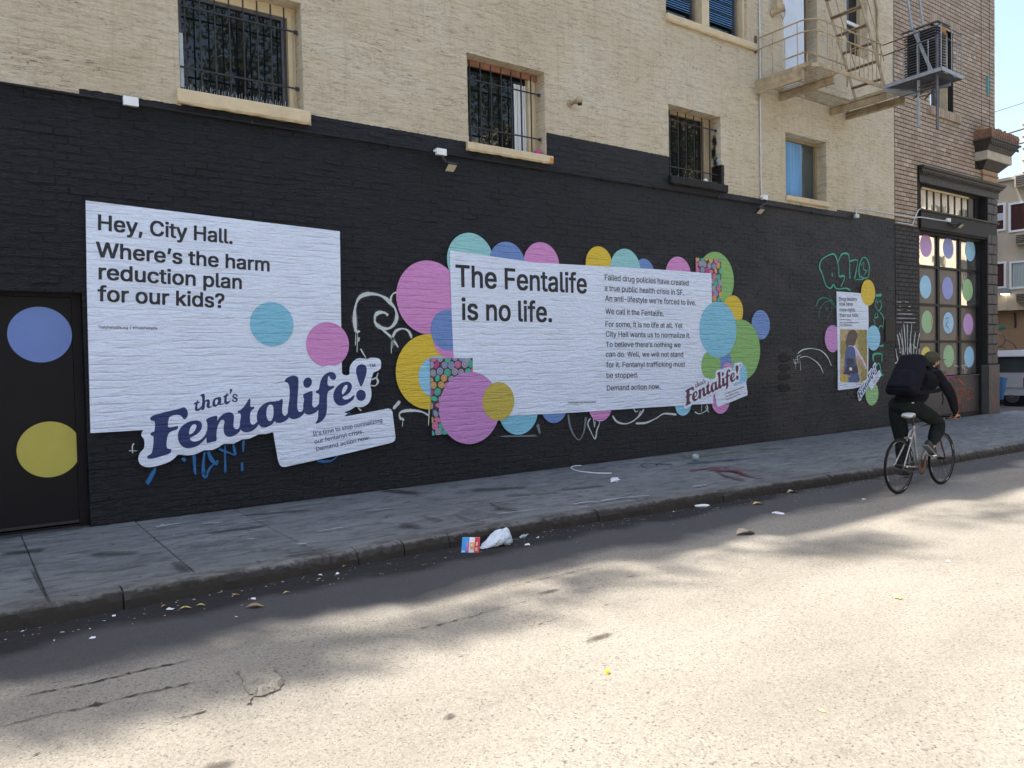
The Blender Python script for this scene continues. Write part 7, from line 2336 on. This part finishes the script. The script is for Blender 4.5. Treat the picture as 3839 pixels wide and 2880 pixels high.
# hanging cables in front of the shutter
def side_pt(px, py, X):
    d_ = _ray(px, py); t = X / d_.x
    return tuple(CAM + d_ * t)
cN = crop(3690, 1280, 5.181)
P = smooth_loop([side_pt(*c6(*p), 26.0) for p in ((1780, 1000), (1880, 1000), (1940, 1030), (1968, 1078), (1950, 1130), (1900, 1170), (1830, 1195))], 3, closed=False)
MB().tube(P, .016, 5).build('cable', None, 'wire_black', label='black cable loop hanging over the parked truck', category='cable')
P = smooth_loop([side_pt(*c6(*p), 26.0) for p in ((1968, 1078), (2030, 1110), (2080, 1150), (2115, 1200))], 3, closed=False)
MB().tube(P, .016, 5).build('cable', None, 'wire_black', label='black cable branch sloping down to the truck roof', category='cable')
P = smooth_loop([side_pt(*c6(*p), 26.0) for p in ((1880, 1178), (1930, 1180), (1975, 1205))], 3, closed=False)
MB().tube(P, .012, 5).build('cable', None, 'wire_black', label='short black cable resting on the truck roof edge', category='cable')

# parked pickup with a camper shell, seen from its side and tail
TXp = 25.0
def TK(px, py):
    d_ = _ray(*cN(px, py)); t = TXp / d_.x
    return (-CAM_D + d_.y * t, CAM_H + d_.z * t)
truck = thing('pickup_truck', 'silver pickup truck with a camper shell parked past the corner', 'truck', (TXp + 1, 3, 0))
yT = TK(900, 700)[0]
zs = {k: TK(450, v)[1] for k, v in dict(roof=170, band1=285, band0=335, glass0=605, rail=625, body=900, sill=1060, wheel0=1290).items()}
YF = yT + 5.2
g = MB()
def side_sheet(nm, z0, z1, mat, off=0.0, y0=None, y1=None, inset=0.0):
    y0 = yT if y0 is None else y0; y1 = yT + 2.6 if y1 is None else y1
    return MB().box(TXp + off, TXp + 1.75 - off, y0, y1, z0, z1).build(nm, truck, mat)
bod = MB()
prof = [(yT, zs['sill'] + .02), (yT, zs['rail']), (yT + 2.6, zs['rail']), (yT + 2.62, zs['roof'] - .08), (yT + 3.6, zs['roof'] - .05), (yT + 4.2, zs['rail'] + .02), (yT + 5.4, zs['rail'] - .10), (yT + 5.5, zs['sill'] + .02)]
n = len(prof)
bod.add([(TXp, a, c) for a, c in prof] + [(TXp + 1.75, a, c) for a, c in prof], [tuple(range(n))[::-1], tuple(range(n, 2 * n))] + [(i, (i + 1) % n, n + (i + 1) % n, n + i) for i in range(n)])
bod.build('body', truck, 'truck_silver')
sh = MB()
pr = [(TXp + .02, zs['rail'] + .005), (TXp + .07, zs['band1']), (TXp + .16, zs['roof']), (TXp + 1.59, zs['roof']), (TXp + 1.68, zs['band1']), (TXp + 1.73, zs['rail'] + .005)]
n = len(pr)
sh.add([(a, yT + .03, c) for a, c in pr] + [(a, yT + 2.58, c) for a, c in pr], [tuple(range(n)), tuple(range(n, 2 * n))[::-1]] + [(i, n + i, n + (i + 1) % n, (i + 1) % n) for i in range(n)])
shl = sh.build('camper_shell', truck, 'truck_silver')
MB().box(TXp + .015, TXp + .05, yT + .10, yT + 2.4, zs['glass0'], zs['band0']).build('side_window', shl, 'car_glass')
MB().box(TXp + .0, TXp + .06, yT + .06, yT + 2.5, zs['band0'] + .0, zs['band0'] + .05).build('drip_rail', shl, 'bike_black')
MB().box(TXp - .012, TXp - .001, yT + .02, yT + 5.2, zs['body'] - .02, zs['body'] + .02).build('side_moulding', truck, 'truck_grey_trim')
MB().box(TXp - .02, TXp - .001, yT + .0, yT + .18, TK(750, 890)[1], TK(750, 705)[1]).build('tail_light', truck, 'tail_red')
MB().box(TXp - .04, TXp + 1.79, yT - .16, yT + .10, zs['sill'] - .05, zs['sill'] + .12).build('bumper', truck, 'bike_black')
MB().box(TXp + .15, TXp + 1.6, yT + .3, yT + 5.0, .28, zs['sill'] + .01).build('underbody', truck, 'dark_void')
ywh, zwh = TK(540, 1150)
for xx in (TXp + .02, TXp + 1.53):
    for yy in (ywh, ywh + 3.3):
        o = MB().tube([(xx, yy, .35), (xx + .2, yy, .35)], .35, 24).build('wheel', truck, 'tyre_rubber')
        MB().tube([(xx - .01, yy, .35), (xx + .03, yy, .35)], .19, 16).build('rim', o, 'dark_grey_metal')
        MB().tube([(xx - .03, yy, .35), (xx, yy, .35)], .05, 8).build('hub', o, 'chrome')
ry_, rz_ = TK(720, 130)
MB().box(TXp + .2, TXp + 1.4, yT + .05, ry_ + .1, zs['roof'] + .005, zs['roof'] + .07).build('roof_rack', truck, 'grey_metal')
MB().box(TXp + .4, TXp + 1.2, yT - .1, TK(690, 110)[0], zs['roof'] + .075, zs['roof'] + .26).build('roof_parcel', truck, 'white_plastic')
# bent figure in blue behind the corner pier
XP = 23.6
def BPp(px, py, dx=0):
    d_ = _ray(*cN(px, py)); t = (XP + dx) / d_.x
    return CAM + d_ * t
hipp = BPp(300, 900); kn = BPp(300, 1120); ft = BPp(320, 1250); sh_ = BPp(255, 690); hd = BPp(150, 700)
z_off = min(0, 0)
ft = Vector((ft.x, ft.y, .13 + .05))
P = [hipp, (hipp + sh_) / 2 + Vector((0, 0, .08)), sh_, BPp(195, 680), kn, ft, hipp + Vector((.18, .05, -.05)), kn + Vector((.18, .10, 0)), ft + Vector((.2, .15, 0)), sh_ + Vector((.15, .1, -.25)), sh_ + Vector((.12, .1, -.45))]
V, F = skin_part(P, [(0, 1), (1, 2), (2, 3), (0, 4), (4, 5), (0, 6), (6, 7), (7, 8), (2, 9), (9, 10)], [.17, .17, .15, .06, .10, .06, .12, .09, .06, .055, .04], 'person')
g = MB(); g.smooth = True; g.mats = ['blue_cloth', 'trouser_cloth', 'skin']; g.add(V, F)
g.ellipsoid(BPp(150, 690), (.09, .10, .12), 12, 8)
for i, f in enumerate(g.f):
    c = sum((Vector(g.v[k]) for k in f), Vector()) / len(f)
    g.mi[i] = 2 if (c - BPp(150, 690)).length < .14 else (1 if c.z < kn.z - .02 else 0)
p2 = g.build('person', None, label='person in blue bending down behind the corner pier near the truck', category='person')
for dx, dy in ((0, 0), (.2, .15)):
    g = MB(); g.ellipsoid((ft.x + dx, ft.y + dy - .05, .05), (.06, .13, .045), 10, 6); g.build('shoe', p2, 'shoe_grey')

# ---------------------------------------------------------------- across the street, seen in the window glass
opp = thing('facing_building', 'sunlit beige building on the opposite side of the street', 'building', (40, -16, 0))
MB().box(21, 75, -28, -16, 0, 12.5).build('wall', opp, 'opposite_beige')
for i in range(14):
    for zz in (2.4, 5.9, 9.2):
        x = 23 + i * 3.6
        o = MB().box(x, x + 1.5, -15.99, -15.95, zz, zz + 2.0).build('window', opp, 'window_glass')
MB().box(20.7, 75, -15.99, -15.6, 12.0, 12.6).build('cornice', opp, 'cream_trim')
opp2 = thing('facing_building', 'lower sunlit beige building across the street behind the trees', 'building', (-10, -19, 0))
MB().box(-40, 18, -30, -18, 0, 6.5).build('wall', opp2, 'opposite_beige')
def tree(x, y, h, seed):
    rs = random.Random(seed)
    t = thing('street_tree', ['leafy street tree opposite the wide barred window', 'leafy street tree opposite the narrow barred window', 'leafy street tree opposite the double window'][seed % 3], 'tree', (x, y, 0), group='street trees across the road')
    g = MB()
    g.tube([(x, y, 0), (x + .1, y, h * .3), (x + .05, y + .1, h * .55), (x, y, h * .8)], [.2, .16, .11, .05], 9)
    for k in range(12):
        a = rs.uniform(0, 2 * PI); z0 = h * rs.uniform(.35, .65); r_ = rs.uniform(1.2, 2.4)
        g.tube([(x, y, z0), (x + r_ * .5 * math.cos(a), y + r_ * .5 * math.sin(a), z0 + .7), (x + r_ * math.cos(a), y + r_ * math.sin(a), z0 + rs.uniform(1.0, 2.2))], [.07, .05, .02], 6)
    g.build('trunk', t, 'bark')
    g = MB()
    clumps = [(x + rs.gauss(0, 1.7), y + rs.gauss(0, .9), h * .66 + rs.gauss(0, h * .15)) for _ in range(90)]
    for cx, cy, cz in clumps:
        for _ in range(110):
            px, py, pz = cx + rs.gauss(0, .33), cy + rs.gauss(0, .33), cz + rs.gauss(0, .38)
            L_, W2 = rs.uniform(.11, .20), rs.uniform(.03, .05)
            a, b_ = rs.uniform(0, 2 * PI), rs.uniform(-1.4, .2)
            dv = Vector((math.cos(a) * math.cos(b_), math.sin(a) * math.cos(b_), math.sin(b_)))
            sv = dv.cross(Vector((rs.uniform(-1, 1), rs.uniform(-1, 1), rs.uniform(-1, 1)))).normalized()
            p = Vector((px, py, pz))
            g.add([p, p + dv * L_ * .5 + sv * W2, p + dv * L_, p + dv * L_ * .5 - sv * W2], [(0, 1, 2, 3)])
    g.build('crown', t, 'leaf_green', kind='stuff')
tree(7.0, -13.6, 15.5, 0); tree(16.2, -13.8, 15.0, 1); tree(25.5, -13.7, 15.5, 2)

# unseen leaves added above the roof to break the edge of the road shadow
def roof_point(px, py, back=.6):
    """the roof point whose shadow falls on the road point seen at a photo pixel"""
    x, y = G(px, py, 0)
    t = (back - y) / sd.y
    return Vector((x + sd.x * t, back, sd.z * t))
SD = 3839 / 2212
g = MB()
rs = random.Random(3)
for (xa, ya), (xb, yb), rad_, n_ in (((0, 1560), (330, 1470), .28, 420), ((330, 1470), (700, 1405), .26, 420), ((0, 1490), (520, 1385), .60, 430), ((700, 1405), (1010, 1345), .18, 170), ((1000, 1340), (1100, 1315), .22, 70),
                                 ((1180, 1280), (1340, 1245), .26, 110), ((1380, 1235), (1560, 1205), .20, 50), ((1700, 1195), (1930, 1165), .22, 260), ((2040, 1125), (2211, 1090), .3, 120)):
    for _ in range(n_):
        t = rs.random()
        c = roof_point((xa + (xb - xa) * t) * SD, (ya + (yb - ya) * t) * SD)
        p = c + Vector((rs.gauss(0, .25), rs.gauss(0, .2), rs.gauss(0, rad_)))
        dv = Vector((rs.uniform(-1, 1), rs.uniform(-1, 1), rs.uniform(-.4, 1))).normalized()
        sv = dv.cross(Vector((rs.uniform(-1, 1), rs.uniform(-1, 1), rs.uniform(-1, 1)))).normalized()
        L_, W2 = rs.uniform(.14, .26), rs.uniform(.04, .08)
        g.add([p, p + dv * L_ * .5 + sv * W2, p + dv * L_, p + dv * L_ * .5 - sv * W2], [(0, 1, 2, 3)])
rp = thing('shadow_leaves', 'unseen loose leaves added above the roof to dapple the road shadow', 'plant', (3, .6, 9.3))
g.build('foliage', rp, 'leaf_green', kind='stuff')
for px, py in ((60, 1540), (260, 1490), (420, 1450), (620, 1420), (820, 1385), (960, 1355), (1080, 1315), (1230, 1262), (1330, 1240), (1470, 1208), (1700, 1195), (1850, 1180), (2050, 1105), (2160, 1085)):
    c = roof_point(px * SD, py * SD)
    MB().tube([(c.x, .75, 9.29), (c.x + .1, .72, (9.3 + c.z) / 2), (c.x, .62, c.z)], [.035, .028, .015], 6).build('stem', rp, 'bark')
